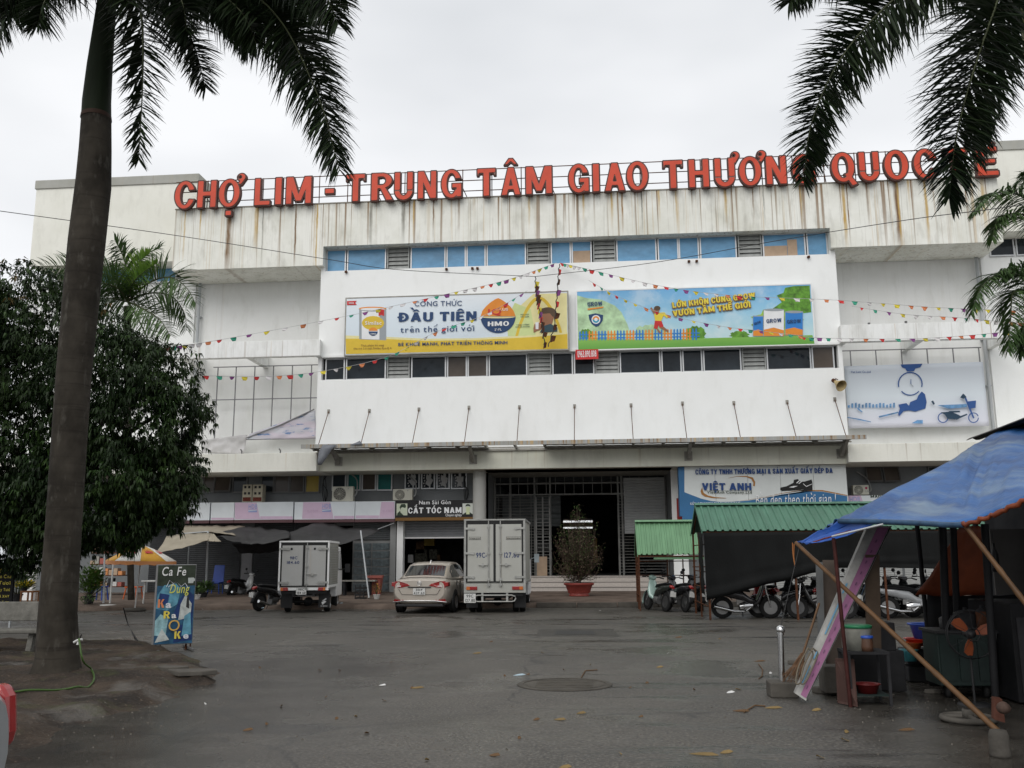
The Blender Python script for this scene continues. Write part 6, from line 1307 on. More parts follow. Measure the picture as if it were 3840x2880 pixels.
# box trucks
m_tw = plaster('grubby white box paint', (.40, .40, .37), .6, 2.7, .7, .7, .02); m_tfr = M('worn steel trim', (.36, .36, .34), .45, .5, var=.25, scale=6); m_tdk = M('rubber seal', (.03, .03, .03), .7)
def truck(label, px0, px1, py_t, py_b, py_db, Y, rz, L, hw_r, cab, txt, plate, pl_pos, small, doorcol):
    zt = U((px0+px1)/2, py_t, Y).z; zb_ = U((px0+px1)/2, py_b, Y).z; zd = U((px0+px1)/2, py_db, Y).z; W = (U(px1, (py_t+py_b)/2, Y).x-U(px0, (py_t+py_b)/2, Y).x); h = W/2
    t = thing('box_truck', label, 'truck', (U((px0+px1)/2, 2150, Y).x, Y, 0), rz, local=True)
    g = MB(); g.box(-h+.02, h-.02, .03, L, zd-.02, zt-.02); g.build('box', m_tw, t, Z0)
    f = .05 if small else .06
    g = MB(); g.box(-h, -h+f, 0, .06, zb_, zt); g.box(h-f, h, 0, .06, zb_, zt); g.box(-h, h, -.01, .06, zt-.035, zt); g.box(-h-.01, h+.01, .061, L+.02, zt-.05, zt+.01); g.box(-h-.01, h+.01, .061, L, zd-.04, zd+.03); g.box(h-.03, h+.012, .06, L, zd, zt) if False else None
    g.build('edge_trim', m_white if small else m_tfr, t, Z0)
    g = MB(); g.box(-h+f, h-f, .0, .029, zd-.0, zt-.04); g.build('door_seal', m_tdk, t, Z0)
    top = zt-(.13 if small else .15); gap = .035
    for s in (-1, 1):
        a, b_ = (-h+f+.05, -gap) if s < 0 else (gap, h-f-.05)
        g = MB(); g.box(a, b_, -.022, -.001, zd+.03, top); d = g.build('rear_door', doorcol, t, Z0, bev=.006); d['local'] = 1
        for z in ([zd+.15, (zd+top)/2, top-.12] if not small else [zd+.12, top-.1]):
            g = MB(); x_ = s*(h-.02); g.box(min(x_, x_-s*.26), max(x_, x_-s*.26), -.05, -.023, z-.03, z+.03); g.lathe([(.045, -.052), (.045, -.023)], (x_-s*.26, 0, z), 10, 'Y', False); g.lathe([(0, -.052), (.045, -.052)], (x_-s*.26, 0, z), 10, 'Y', False); o = g.build('hinge', m_tfr, None, Z0); o.parent = d
        if not small or s > 0:
            x_ = s*(gap+.14) if not small else gap+.06
            g = MB(); g.tube([(x_, -.045, zd-.12), (x_, -.045, top+.10)], .013 if small else .018, 6)
            for z in (zd+.1, (zd+top)/2, top-.06, zd-.06): g.box(x_-.04, x_+.04, -.06, -.024, z-.03, z+.03)
            o = g.build('lock_rod', m_tfr, None, Z0); o.parent = d
            g = MB(); z = zd+(top-zd)*.30; g.tube([(x_-.02, -.06, z), (x_+s*.30, -.06, z)], .014, 5); g.lathe([(0, -.07), (.05, -.07), (.05, -.024)], (x_+s*.17, 0, z), 8, 'Y', False); o = g.build('handle', m_tfr, None, Z0); o.parent = d
    g = MB(); mi = 0
    for s_, x0_, x1_, z_, hh_ in txt: x0_ *= h; x1_ *= h; plain(g, s_, (x0_, -.026, zd+(zt-zd)*z_), (1, 0, 0), (0, 0, 1), hh_, width=x1_-x0_, off=.018)
    g.build('lettering', mcol('truck lettering '+plate[1], (.02, .04, .13)), t, Z0)
    # rear cross member, lamps, chassis
    g = MB(); g.box(-h+f, h-f, .0, .05, zb_, zd-.03); g.build('rear_sill', m_white if small else m_tw, t, Z0, bev=.008)
    for s in (-1, 1):
        xl = s*h*.74; zl = (zb_+zd-.03)/2; w = .11 if small else .16
        g = MB(); g.box(xl-w, xl+w, -.03, -.001, zl-.05, zl+.05); tl = g.build('tail_light', m_tail, t, Z0, bev=.01)
        g = MB(); g.box(xl+s*w*.35 if s > 0 else xl-w*.98, xl+w*.98 if s > 0 else xl-w*.35, -.034, -.028, zl-.045, zl+.045); o = g.build('indicator_lens', m_amb, None, Z0); o.parent = tl
    g = MB(); g.box(-h*.45, -h*.45+.07, .1, L+cab*.9, zb_-.18, zb_-.02); g.box(h*.45-.07, h*.45, .1, L+cab*.9, zb_-.18, zb_-.02)
    for y in (.3, 1.1, L-.3): g.box(-h*.44, h*.44, y, y+.08, zb_-.16, zb_-.05)
    g.tube([(-h*.8, 1.0, .30), (h*.8, 1.0, .30)], .05, 8); g.lathe([(.0, -.12), (.13, -.08), (.14, .08), (0, .12)], (0, 1.0, .30), 12, 'Y'); g.box(-h*.9, h*.9, .12, .14, zb_-.1, zb_)
    g.build('chassis', m_plast, t, Z0)
    r = .27 if small else .31
    for s in (-1, 1):
        for k, off in enumerate((0, .2) if not small else (0,)): wheel(t, s*(h-.15-off), .95 if small else 1.0, r, .16)
        wheel(t, s*(h-.16), L+cab*.45, r, .17)
        g = MB(); g.box(s*(h-.19)-.17, s*(h-.19)+.17, .50, .52, .14, zb_); fl = g.build('mudflap', m_plast, t, Z0)
        if small and s > 0: g = MB(); x_ = s*(h-.19); g.poly([(x_-.07, .495, .33), (x_+.05, .495, .42), (x_+.08, .495, .39), (x_-.02, .495, .34)]); g.poly([(x_-.08, .495, .30), (x_+.02, .495, .35), (x_+.07, .495, .31), (x_-.05, .495, .22)]); plain(g, 'SUZUKI', (x_-.10, .495, .17), (1, 0, 0), (0, 0, 1), .035, width=.2, off=.01); o = g.build('logo', m_white, None, Z0); o.parent = fl
    if not small:
        g = MB(); z = zb_-.16; g.tube([(-h*.55, -.02, z+.09), (h*.55, -.02, z+.09), (h*.66, -.02, z+.06), (h*.68, -.02, z), (h*.64, -.02, z-.07), (h*.55, -.02, z-.09), (-h*.55, -.02, z-.09), (-h*.64, -.02, z-.07), (-h*.68, -.02, z), (-h*.66, -.02, z+.06), (-h*.55, -.02, z+.09)], .022, 6)
        for x_ in (-h*.4, h*.4): g.box(x_-.03, x_+.03, -.02, .2, z-.1, zb_)
        g.build('rear_guard', m_tfr, t, Z0)
        for s_, x0_, x1_ in (('THACO', -.83, -.45), ('FRONTIER', .38, .86)): g = MB(); g.box(x0_*h, x1_*h, -.03, -.022, zd+(zt-zd)*.675, zd+(zt-zd)*.72); bd = g.build('badge', m_plast, t, Z0); g = MB(); g.box(x0_*h+.01, x1_*h-.01, -.032, -.030, zd+(zt-zd)*.679, zd+(zt-zd)*.716); plain(g, s_, (x0_*h+.03, -.037, zd+(zt-zd)*.685), (1, 0, 0), (0, 0, 1), .03, width=(x1_-x0_)*h-.06, off=.02); g.m = [0]*6+[1]*(len(g.m)-6); o = g.build('lettering', [m_tw, m_black], None, Z0); o.parent = bd
    else:
        g = MB()
        for i in range(16): z = zd+.05+i*(zt-zd-.14)/16; g.box(h-.02, h-.008, .08, L-.02, z, z+.03); g.box(-h+.008, -h+.02, .08, L-.02, z, z+.03)
        g.build('side_ribs', m_tfr, t, Z0)
        for x_ in (-h*.5, h*.42): g = MB(); g.lathe([(0, -.03), (.035, -.03), (.035, -.02)], (x_, 0, top-.1), 10, 'Y', False); g.build('vent', m_plast, t, Z0)
    # cab
    y0_ = L+.08; y1_ = y0_+cab; hc = h*.93; zc = zt-.25 if not small else zt-.15
    g = MB(); g.slab([(-hc, y0_, .40), (-hc, y0_, zc), (-hc, y0_+cab*.55, zc), (-hc, y1_-.05, zc*.60), (-hc, y1_, .7), (-hc, y1_, .40)], (2*hc, 0, 0)); g.build('cab', m_white, t, Z0, bev=.03)
    for s in (-1, 1):
        x_ = s*(hc+.004); g = MB(); g.slab([(x_, y0_+cab*.15, zc*.62), (x_, y0_+cab*.15, zc-.12), (x_, y0_+cab*.52, zc-.12), (x_, y1_-.22, zc*.62)], (s*.006, 0, 0)); g.build('side_window', m_cg, t, Z0)
        g = MB(); g.tube([(s*hc, y0_+cab*.7, zc*.62), (s*(hc+.22), y0_+cab*.72, zc*.66)], .012, 5); g.box(min(s*(hc+.14), s*(hc+.30)), max(s*(hc+.14), s*(hc+.30)), y0_+cab*.68, y0_+cab*.73, zc*.58, zc*.58+.28); g.build('mirror', m_plast if small else M('mirror shell', (.35, .4, .42), .3), t, Z0)
    numplate(t, *pl_pos(h, zb_), *plate, w=.30 if small else .34, h=.20 if small else .26)
    return t
m_door = plaster('scuffed white door', (.44, .44, .41), .35, 2.7, .7, .55, -.01); m_door2 = plaster('grey white door', (.43, .43, .42), .3, 2.2, .7, .4, -.01)
truck('large white box truck with grubby double doors, parked left of the entrance steps', 1740, 1970, 1947, 2223, 2184, 27.7, math.radians(1.5), 3.2, 0, 1.5, [('99C-', -.60, -.25, .39, .15), ('127.80', .28, .80, .39, .15)], ('99C', '127.80'), lambda h, z: (-h*.80, -.03, z-.15), False, m_door)
truck('small white box truck with ribbed sides behind the leaning awning pole', 1047, 1230, 2029, 2214, 2200, 27.8, math.radians(8), 2.1, 0, 1.3, [('98C', -.56, -.26, .60, .085), ('184.60', -.70, -.18, .50, .085)], ('98C', '184 60'), lambda h, z: (-h*.06, -.05, z-.02), True, m_door2)
# ---------------------------------------------------------------- motorbikes
_bk = {}
def bike(label, px, py, rz, col, shield=None, chrome=False, scooter=False, Y=None, group=None, lean=7, plate=False, s=1.0):
    key = (col, shield, chrome, scooter)
    loc = G(px, py) if Y is None else Vector((U(px, py, Y).x, Y, 0))
    if key in _bk:
        t = copy_tree(_bk[key]); t.location = loc; t['label'] = label
    else:
        t = thing('motorbike', label, 'motorbike', loc, local=True); _bk[key] = t
        mb_ = M('bike paint', col, .25, .1, var=.1, coat=.5); ms_ = M('bike shield', shield or col, .25, .1, var=.08, coat=.5)
        r = .285 if not scooter else .25; wb = .62; wl = []
        for x, nm in ((wb, 'front_wheel'), (-wb, 'rear_wheel')): wheel(t, x, 0, r, .085, nm, m_rim if chrome else m_rimd, 'Y', 22)
        g = MB(); g.loft([(-.90, 0, .74, .03, .03), (-.75, 0, .70, .09, .08), (-.45, 0, .66, .13, .12), (-.1, 0, .58, .13, .13), (.08, 0, .46, .10, .10), (.22, 0, .44, .05, .06)], 12); g.build('body', mb_, t, Z0)
        g = MB(); g.loft([(.16, 0, .34, .05, .05), (.26, 0, .42, .17, .08), (.34, 0, .55, .19, .14), (.42, 0, .76, .14, .14), (.46, 0, .90, .09, .05)], 12); g.build('leg_shield', ms_, t, Z0)
        g = MB(); g.loft([(-.78, 0, .80, .07, .02), (-.65, 0, .80, .12, .045), (-.35, 0, .77, .13, .05), (-.05, 0, .74, .11, .05), (.10, 0, .70, .06, .03)], 12); g.build('seat', m_black, t, Z0)
        g = MB(); g.tube([(.48, 0, .93), (.52, 0, .70), (wb, 0, r)], .03, 6)
        for y in (-.06, .06): g.tube([(.54, y, .62), (wb, y, r)], .02, 6)
        g.build('front_fork', m_chr, t, Z0)
        g = MB(); rows = []
        for a in range(-20, 131, 15): c_, s_ = math.cos(math.radians(a)), math.sin(math.radians(a)); rows.append([Vector((wb+(r+.035)*c_, y, r+(r+.035)*s_-abs(y)*.3)) for y in (-.06, -.03, 0, .03, .06)])
        g.grid(rows); g.build('front_fender', ms_, t, Z0, solid=.008)
        g = MB(); rows = []
        for a in range(40, 200, 16): c_, s_ = math.cos(math.radians(a)), math.sin(math.radians(a)); rows.append([Vector((-wb+(r+.05)*c_, y, r+(r+.05)*s_-abs(y)*.3)) for y in (-.06, 0, .06)])
        g.grid(rows); g.build('rear_fender', m_plast, t, Z0, solid=.008)
        g = MB(); g.tube([(.42, -.33, .98), (.46, -.2, 1.0), (.46, 0, .96), (.46, .2, 1.0), (.42, .33, .98)], .014, 6); g.tube([(.40, -.36, .975), (.44, -.24, .99)], .022, 6); g.tube([(.40, .36, .975), (.44, .24, .99)], .022, 6); g.build('handlebar', m_plast, t, Z0)
        g = MB(); g.loft([(.38, 0, .98, .10, .04), (.47, 0, .97, .13, .08), (.57, 0, .95, .08, .06)], 12); g.build('headlight', ms_, t, Z0)
        for y in (-1, 1): g = MB(); g.tube([(.44, y*.22, 1.0), (.42, y*.27, 1.13)], .007, 5); g.lathe([(0, -.012), (.05, -.01), (.055, .008), (0, .012)], (.42, y*.29, 1.16), 12, 'X'); g.build('mirror', m_plast, t, Z0)
        g = MB(); g.loft([(-.18, 0, .30, .11, .10), (.0, 0, .32, .13, .13), (.16, 0, .33, .08, .09)], 10); g.box(-.25, .1, -.03, .03, .36, .5); g.build('engine', M('engine grey', (.16, .16, .16), .45, .6) if not chrome else m_chr, t, Z0)
        for y in (-1,): g = MB(); g.tube([(.1, y*.08, .30), (-.05, y*.14, .20), (-.35, y*.15, .21), (-.85, y*.17, .34)], [.02, .02, .04, .05], 8); g.build('exhaust', m_chr, t, Z0)
        g = MB(); g.tube([(-.08, .1, .25), (-.05, .22, .0)], .012, 5); g.tube([(-.05, -.2, .22), (-.05, .2, .22)], .012, 5); g.build('stand', m_plast, t, Z0)
        g = MB(); g.loft([(-.99, 0, .70, .05, .03), (-.93, 0, .72, .07, .05), (-.86, 0, .74, .06, .04)], 10); g.build('tail_light', m_tail, t, Z0)
        g = MB(); g.box(-1.03, -1.02, -.09, .09, .44, .58); g.box(-1.02, -.9, -.02, .02, .5, .6); g.build('number_plate', m_plate, t, Z0)
    t.rotation_euler = (math.radians(lean), 0, rz); t.scale = (s, s, s)
    if group: t['group'] = group
    return t
R_ = math.radians
bike('white motorbike parked in front of the closed shutters, seen from behind', 905, 2246, R_(72), (.02, .02, .02), (.62, .63, .62))
bike('dark motorbike with a white plate at the left side of the small box truck', 1022, 2288, R_(66), (.02, .02, .022))
bike('pale green motorbike at the left end of the small green shed', 2462, 2290, R_(112), (.02, .025, .022), (.30, .42, .38), group='motorbikes under the small shed')
bike('black motorbike beside the pale green one in the small green shed', 2535, 2288, R_(110), (.02, .02, .022), Y=28.8, group='motorbikes under the small shed')
gr = 'motorbikes under the long green shed'
bike('black motorbike with long silver exhaust, first under the netting', 2800, 2330, R_(2), (.021, .02, .022), None, True, Y=25.5, group=gr)
bike('motorbike with a red fairing half hidden behind the netting', 2860, 2300, R_(100), (.20, .012, .012), Y=26.5, group=gr)
bike('dark motorbike whose front wheel shows between netting and grey plank', 3085, 2310, R_(182), (.022, .02, .022), (.02, .02, .02), Y=25.3, group=gr)
bike('red and black motorbike behind the leaning board', 3060, 2290, R_(88), (.25, .015, .015), (.02, .02, .02), Y=26.6, group=gr)
bike('silver motorbike with bright wheels behind the grey cabinet', 3425, 2300, R_(-3), (.35, .36, .37), (.5, .51, .52), True, Y=25.4, group=gr)
for k, (px, a, lab) in enumerate(((3210, 95, 'dark motorbike seen end on between the silver one and the red one'), (3330, 85, 'dark motorbike in the back row left of the pale shutters'), (3400, 92, 'dark motorbike in the back row in front of the pale shutters'), (3480, 88, 'dark motorbike at the right end of the back row'), (2960, 90, 'dark motorbike in the middle of the back row below the netting'))):
    bike(lab, px, 2270, R_(a), (.02, .02, .022), Y=27.0, group=gr)

for k, (px, a, Yk, lab) in enumerate(((2935, 172, 25.7, 'black motorbike side on, second in the front row under the netting'), (3190, 5, 25.6, 'black motorbike side on between the grey plank and the brown board'), (3330, 178, 26.0, 'dark motorbike overlapping the silver one from behind'))):
    bike(lab, px, 2270, R_(a), (.02, .02, .022), Y=Yk, group=gr)
bike('dark motorbike squeezed at the right end of the small green shed', 2600, 2285, R_(100), (.02, .02, .022), Y=29.2, group='motorbikes under the small shed')
# ================================================================ green bike sheds
m_gr = M('pale green corrugated sheet', (.14, .27, .15), .5, .0, var=.14, scale=1.5, stretch=(3, .4, 1), bump=.1); m_gr2 = M('green corrugated sheet', (.075, .175, .12), .5, .0, var=.2, scale=1.2, stretch=(3, .4, 1), bump=.1)
def shed(label, x0, x1, Yn, Yr, Yf, ze, zr, mat, pitch, cat='shed'):
    t = thing('bike_shed', label, cat, ((x0+x1)/2, Yr, 0))
    def slope(Ya, Yb, name):
        g = MB(); n = int((x1-x0)/pitch); X = []
        for i in range(n):
            for f, d in ((0, 0), (.55, 0), (.67, .035), (.88, .035)): X.append((x0+(i+f)*pitch, d))
        X.append((x0+n*pitch, 0)); g.grid([[Vector((x, Ya+(Yb-Ya)*u, ze+(zr-ze)*u+d)) for x, d in X] for u in (0, .33, .66, 1)], False)
        return g.build(name, mat, t, solid=.006)
    slope(Yn, Yr, 'roof_sheet'); slope(Yf, Yr, 'roof_sheet')
    g = MB(); g.grid([[Vector((x, Yr-.16, zr-.0)), Vector((x, Yr, zr+.06)), Vector((x, Yr+.16, zr-.0))] for x in (x0-.02, x1)], False); g.build('ridge_cap', mat, t, solid=.006)
    for s in ((Yn, Yr), (Yf, Yr)): g = MB(); g.slab([(x0-.015, s[0], ze-.06), (x0-.015, s[1], zr-.06), (x0-.015, s[1], zr+.04), (x0-.015, s[0], ze+.04)], (.02, 0, 0)); g.build('verge_trim', mat, t)
    return t
def post(t, x, Y, z0, z1, w=.04, name='post', mat=None): g = MB(); g.box(x-w/2, x+w/2, Y-w/2, Y+w/2, z0, z1); return g.build(name, mat or m_rust, t)
def bar(t, a, b_, r=.015, name='rail', mat=None): g = MB(); g.tube([a, b_], r, 5); return g.build(name, mat or m_rust, t)
# small one
Yn, Yr_, Yf = 28.9, 30.0, 31.1
xs0, xs1 = U(2395, 2078, Yn).x, U(2640, 2078, Yn).x
ze, zr = U(2480, 2080, Yn).z, U(2460, 1957, Yr_).z
S1 = shed('small pale green roofed motorbike shed in front of the entrance', xs0-.03, xs1, Yn, Yr_, Yf, ze, zr, m_gr, .155)
for x, Y in ((xs0, Yn), (xs0, Yr_), (xs0, Yf), (xs0+.02, Yn+.55), (xs0+.02, Yf-.55), (xs0+1.0, Yf), (xs1-.1, Yn), (xs1-.1, Yf), (xs0+1.05, Yn+.1) if 0 else (xs0+1.5, Yf)): post(S1, x, Y, 0, ze-.02 if Y in (Yn, Yf) else ze)
for z in (.45, .9, 1.35): bar(S1, (xs0, Yn, z), (xs0, Yf, z))
for z in (1.0, 1.45): bar(S1, (xs0, Yf, z), (xs1, Yf, z))
bar(S1, (xs0, Yn, ze-.03), (xs0, Yr_, zr-.08), .02, 'rafter'); bar(S1, (xs0, Yf, ze-.03), (xs0, Yr_, zr-.08), .02, 'rafter'); bar(S1, (xs0, Yn+.02, ze-.05), (xs1, Yn+.02, ze-.05), .02); bar(S1, (xs0, Yf, ze-.05), (xs1, Yf, ze-.05), .02)
g = MB(); g.box(xs0+.45, xs1, Yn+.03, Yn+.10, ze-.14, ze-.045); g.build('gutter', m_gr, S1)
# long one
Yn, Yr_, Yf = 24.7, 26.2, 27.7
xl0 = U(2633, 1992, Yn).x; xl1 = xl0+9.0; ze, zr = U(2700, 1991, Yn).z, U(2800, 1893, Yr_).z
S2 = shed('long green roofed motorbike shed with black netting down its front', xl0, xl1, Yn, Yr_, Yf, ze, zr, m_gr2, .19)
for i, x in enumerate((xl0+.12, xl0+2.3, xl0+4.5, xl0+6.7, xl1-.1)):
    post(S2, x, Yn+.06, 0, ze, .05); post(S2, x if i else xl0+.05, Yf-.06, 0, ze, .05)
post(S2, xl0+.06, Yr_, 0, ze, .04)
for z in (.35, .8, 1.2, 1.9): bar(S2, (xl0+.06, Yn+.06, z), (xl0+.06, Yf-.06, z)); 
bar(S2, (xl0+.06, Yn+.06, ze-.02), (xl0+.06, Yr_, zr-.1), .02, 'rafter'); bar(S2, (xl0+.06, Yf-.06, ze-.02), (xl0+.06, Yr_, zr-.1), .02, 'rafter'); bar(S2, (xl0, Yf-.06, 1.3), (xl1, Yf-.06, 1.3)); bar(S2, (xl0, Yn+.08, ze-.03), (xl1, Yn+.08, ze-.03), .02)
m_net = M('black shade netting', (.009, .0095, .0095), .75, var=.35, scale=1.2, stretch=(1, 1, .4), bump=.3, bscale=40)
bot = [(2650, 2250), (2670, 2246), (2720, 2236), (2790, 2215), (2880, 2190), (2960, 2175), (3040, 2150), (3150, 2130), (3300, 2128), (3480, 2132), (3700, 2140)]
g = MB(); rows = []
B_ = [U(x, y, Yn-.03) for x, y in bot]
for j in range(15):
    v_ = j/14; row = []
    for i in range(81):
        u = i/80*(len(B_)-1); k = min(int(u), len(B_)-2); p = B_[k].lerp(B_[k+1], u-k); q = Vector((p.x, Yn-.03, ze-.04)); r_ = q.lerp(p, v_)
        r_.y += -.06*NZ.noise(Vector((r_.x*2.5, v_*2, 1)))*v_-.05*math.sin(r_.x*1.3+2)*v_ - (.05*math.sin(v_*26+r_.x*.8)*max(0, v_-.6)*2); row.append(r_)
    rows.append(row)
g.grid(rows); g.build('netting', m_net, S2, solid=.006)
g = MB(); g.grid(cloth([(xl0+.02, Yn, .62), (xl0+.02, Yn+.9, .70), (xl0+.02, Yn+.9, ze-.02), (xl0+.02, Yn, ze-.02)], 8, 10, .0, 3)); 
for i, v in enumerate(g.v): g.v[i] = (v[0]-.06*NZ.noise(Vector((v[1]*3, v[2]*3, 0)))-.02, v[1], v[2])
g.build('netting', m_net, S2, solid=.006)
# back wall of pale shutters seen through the long shed
t = None
for k in range(4): shutter(4.6+k*2.6, 7.1+k*2.6, .2, 3.3, YR-.03, M('pale shutter', (.42, .43, .42), .45, .2, var=.12), 'roller_shutter')
# ================================================================ shop front awnings and things on the sidewalk
def P6(x, y, Y): return U(600+x/2.458, 1750+y/2.458, Y)
m_beige = M('beige tarpaulin', (.36, .32, .25), .6, var=.15, scale=1.5, bump=.3, bscale=3); m_awn = M('dark grey awning mesh', (.055, .055, .055), .6, var=.25, scale=1.5)
def sheet(rows, n=24, m=8, amp=.05, sag=.12, seed=1):
    C = [curve_pts(r, n) for r in rows]; out = []
    for j in range(m+1):
        v = j/m*(len(C)-1); k = min(int(v), len(C)-2); f = v-k; row = []
        for i in range(n+1):
            p = C[k][i].lerp(C[k+1][i], f); p = p+Vector((0, 0, -sag*math.sin(math.pi*j/m)+amp*NZ.noise(Vector((i*.35+seed, j*.35, seed)))))
            row.append(p)
        out.append(row)
    return out
def awning(label, rows, mat, poles=(), **k):
    t = thing('awning', label, 'awning', Vector(rows[0][0])); g = MB(); g.grid(sheet(rows, **k)); g.build('cover', mat, t, solid=.006)
    for a, b_, r in poles: g = MB(); g.tube([a, b_], r, 8); g.build('pole', m_pipe, t)
    return t
awning('beige tarpaulin awning on a straight steel pole at the left shutters', [[P6(230, 540, 39.2), P6(500, 545, 39.2), P6(785, 545, 39.2)], [P6(170, 615, 36.6), P6(445, 600, 36.2), P6(690, 630, 36.2)]], m_beige, [(P6(443, 598, 36.0), P6(420, 1212, 36.0), .04), (P6(180, 620, 36.1), P6(447, 598, 36.0), .025)])
awning('second beige tarpaulin flap sloping down in front of the first', [[P6(60, 640, 36.1), P6(250, 615, 36.1), P6(470, 610, 36.0)], [P6(-60, 800, 33.6), P6(250, 735, 33.8), P6(425, 678, 34.2)]], m_beige, amp=.04)
awning('small pointed beige flap at the top of the steel pole', [[P6(447, 612, 36), P6(500, 620, 36)], [P6(430, 685, 35), P6(565, 690, 35)]], m_beige, amp=.02, sag=.02)
awning('sagging dark grey awning left of the small box truck', [[P6(480, 622, 37), P6(790, 552, 39.2), P6(1000, 570, 39.2), P6(1205, 598, 38)], [P6(640, 675, 35.3), P6(800, 702, 35), P6(960, 705, 35), P6(1190, 650, 35.5)]], m_awn, sag=.0, amp=.08)
awning('dark grey awning above the small box truck, held by a leaning pole', [[P6(1200, 602, 37.6), P6(1460, 517, 39.2), P6(1720, 560, 39.2), P6(2030, 578, 38.8)], [P6(1205, 672, 35.5), P6(1440, 712, 35), P6(1620, 722, 35), P6(1880, 650, 35.4)]], m_awn, [(P6(1850, 590, 35.2), P6(1930, 1240, 34.4), .03), (P6(2010, 575, 38), P6(2155, 522, 39.3), .02)], amp=.08, sag=.04)
awning('black flap hanging below the sagging awning', [[P6(660, 700, 35.3), P6(900, 712, 35.2), P6(1200, 655, 35.6)], [P6(740, 795, 35.6), P6(950, 795, 35.6), P6(1100, 768, 35.8)]], m_black, amp=.05, sag=.02)
# bin, bench table, crate, pots
def pot_plant(label, cat, px, py, Y, pr, ph, pmat, kind, hh_=.5, rad=.3, n=300, lm=None, fl=None, name='potted_plant', z=.17):
    c = U(px, py, Y); c = Vector((c.x, Y, z)); t = thing(name, label, cat, c)
    if pr: g = MB(); g.lathe([(0, 0), (pr*.62, 0), (pr*.9, ph*.85), (pr, ph*.86), (pr, ph), (pr*.9, ph), (pr*.85, ph*.8), (0, ph*.8)], c, 18, smooth=False); g.build('pot', pmat, t)
    r2 = random.Random(px); g = MB(); gf = MB(); gs = MB()
    for i in range(n):
        a = r2.uniform(0, 6.283); rr = rad*math.sqrt(r2.random()); zz = ph+hh_*r2.uniform(.15, 1)*(1-.35*rr/rad); p = c+Vector((rr*math.cos(a), rr*math.sin(a), zz))
        if i % 14 == 0: gs.tube([c+Vector((0, 0, ph*.7)), c.lerp(p, .5)+Vector((0, 0, .1)), p], .006, 4, False)
        d = Vector((math.cos(a)*.7, math.sin(a)*.7, r2.uniform(-.2, .9))).normalized(); l = r2.uniform(.06, .12)*kind; s = d.cross(Vector((.1, .2, 1))).normalized()*l*.25
        (gf if fl and r2.random() < .45 else g)._add([p, p+d*l*.5-s, p+d*l*.5+s, p+d*l], [(0, 1, 3, 2)])
    gs.build('stem', m_rach, t); o = g.build('foliage', lm or m_pl3, t); o['kind'] = 'stuff'
    if gf.v: o = gf.build('blossom', fl, t); o['kind'] = 'stuff'
    return t
xa, xb, za, zb_ = rc(1383, 2160, 1438, 2232, 37); c = Vector(((xa+xb)/2, 37, .17)); t = thing('rubbish_bin', 'faded red plastic bin in front of the glass block panel', 'bin', c)
m_bin = M('faded red plastic', (.33, .10, .08), .5, var=.12); w = (xb-xa)/2; g = MB(); g.lathe([(w*.78, 0), (w*1.1, .68), (w*1.22, .70), (w*1.22, .76), (w*1.1, .76), (w*.74, .05), (0, .05)], c, 4, smooth=False, R=Matrix.Rotation(math.pi/4, 3, 'Z')); g.build('tub', m_bin, t, bev=.02)
g = MB(); g.box(xa-.03, xb+.03, 37-w-.03, 37-w, .84, .93); g.build('rim', m_bin, t)
q = P6(1820, 1045, 36.6); t = thing('table', 'low dark wooden bench table behind the leaning awning pole', 'table', (q.x, 36.6, .17)); zt = q.z; g = MB(); g.box(q.x-.75, q.x+.75, 36.4, 36.8, zt-.05, zt); g.build('tabletop', m_steelp, t)
for x in (-.5, .5): g = MB(); g.box(q.x+x-.04, q.x+x+.04, 36.45, 36.75, .17, zt-.05); g.build('leg', m_dark, t)
q = P6(1842, 1300, 33.6); t = thing('crate', 'black plastic crate on the edge of the sidewalk', 'crate', (q.x, 33.6, .16)); g = MB(); x0_, x1_ = P6(1800, 1230, 33.6).x, P6(1888, 1230, 33.6).x
for z in (.16, .28, .40, .52): g.box(x0_, x1_, 33.5, 33.53, z, z+.06); g.box(x0_, x0_+.03, 33.53, 33.9, z, z+.06); g.box(x1_-.03, x1_, 33.53, 33.9, z, z+.06); g.box(x0_, x1_, 33.87, 33.9, z, z+.06)
for x in (x0_, (x0_+x1_)/2, x1_-.04): g.box(x, x+.04, 33.49, 33.5, .16, .66)
g.build('side', m_plast, t)
mWp = M('white plastic', (.55, .55, .53), .4)
pot_plant('little yellow and orange blossom in a white pot beside the black crate', 'plant', 1412, 2250, 33.4, .13, .16, mWp, .6, .5, .17, 130, m_pl3, M('yellow blossom', (.6, .32, .03), .5))
pot_plant('small green plant in a white pot left of the steel pole', 'plant', 738, 2250, 33.5, .14, .18, mWp, 1.4, .28, .22, 140)
pot_plant('bushy green plant at the foot of the steel pole', 'plant', 762, 2230, 35.0, .18, .2, m_dark, 1.8, .42, .34, 260)
pot_plant('tall leafy green bush right of the palm trunk', 'plant', 335, 2240, 30.5, .2, .25, m_dark, 1.6, 1.15, .42, 900, leafmat('bush leaf', (.05, .10, .02), (.09, .16, .03)))
pot_plant('low thin seedlings beside the palm trunk', 'plant', 318, 2270, 29.5, 0, .02, None, 1.0, .35, .4, 90, name='seedlings')
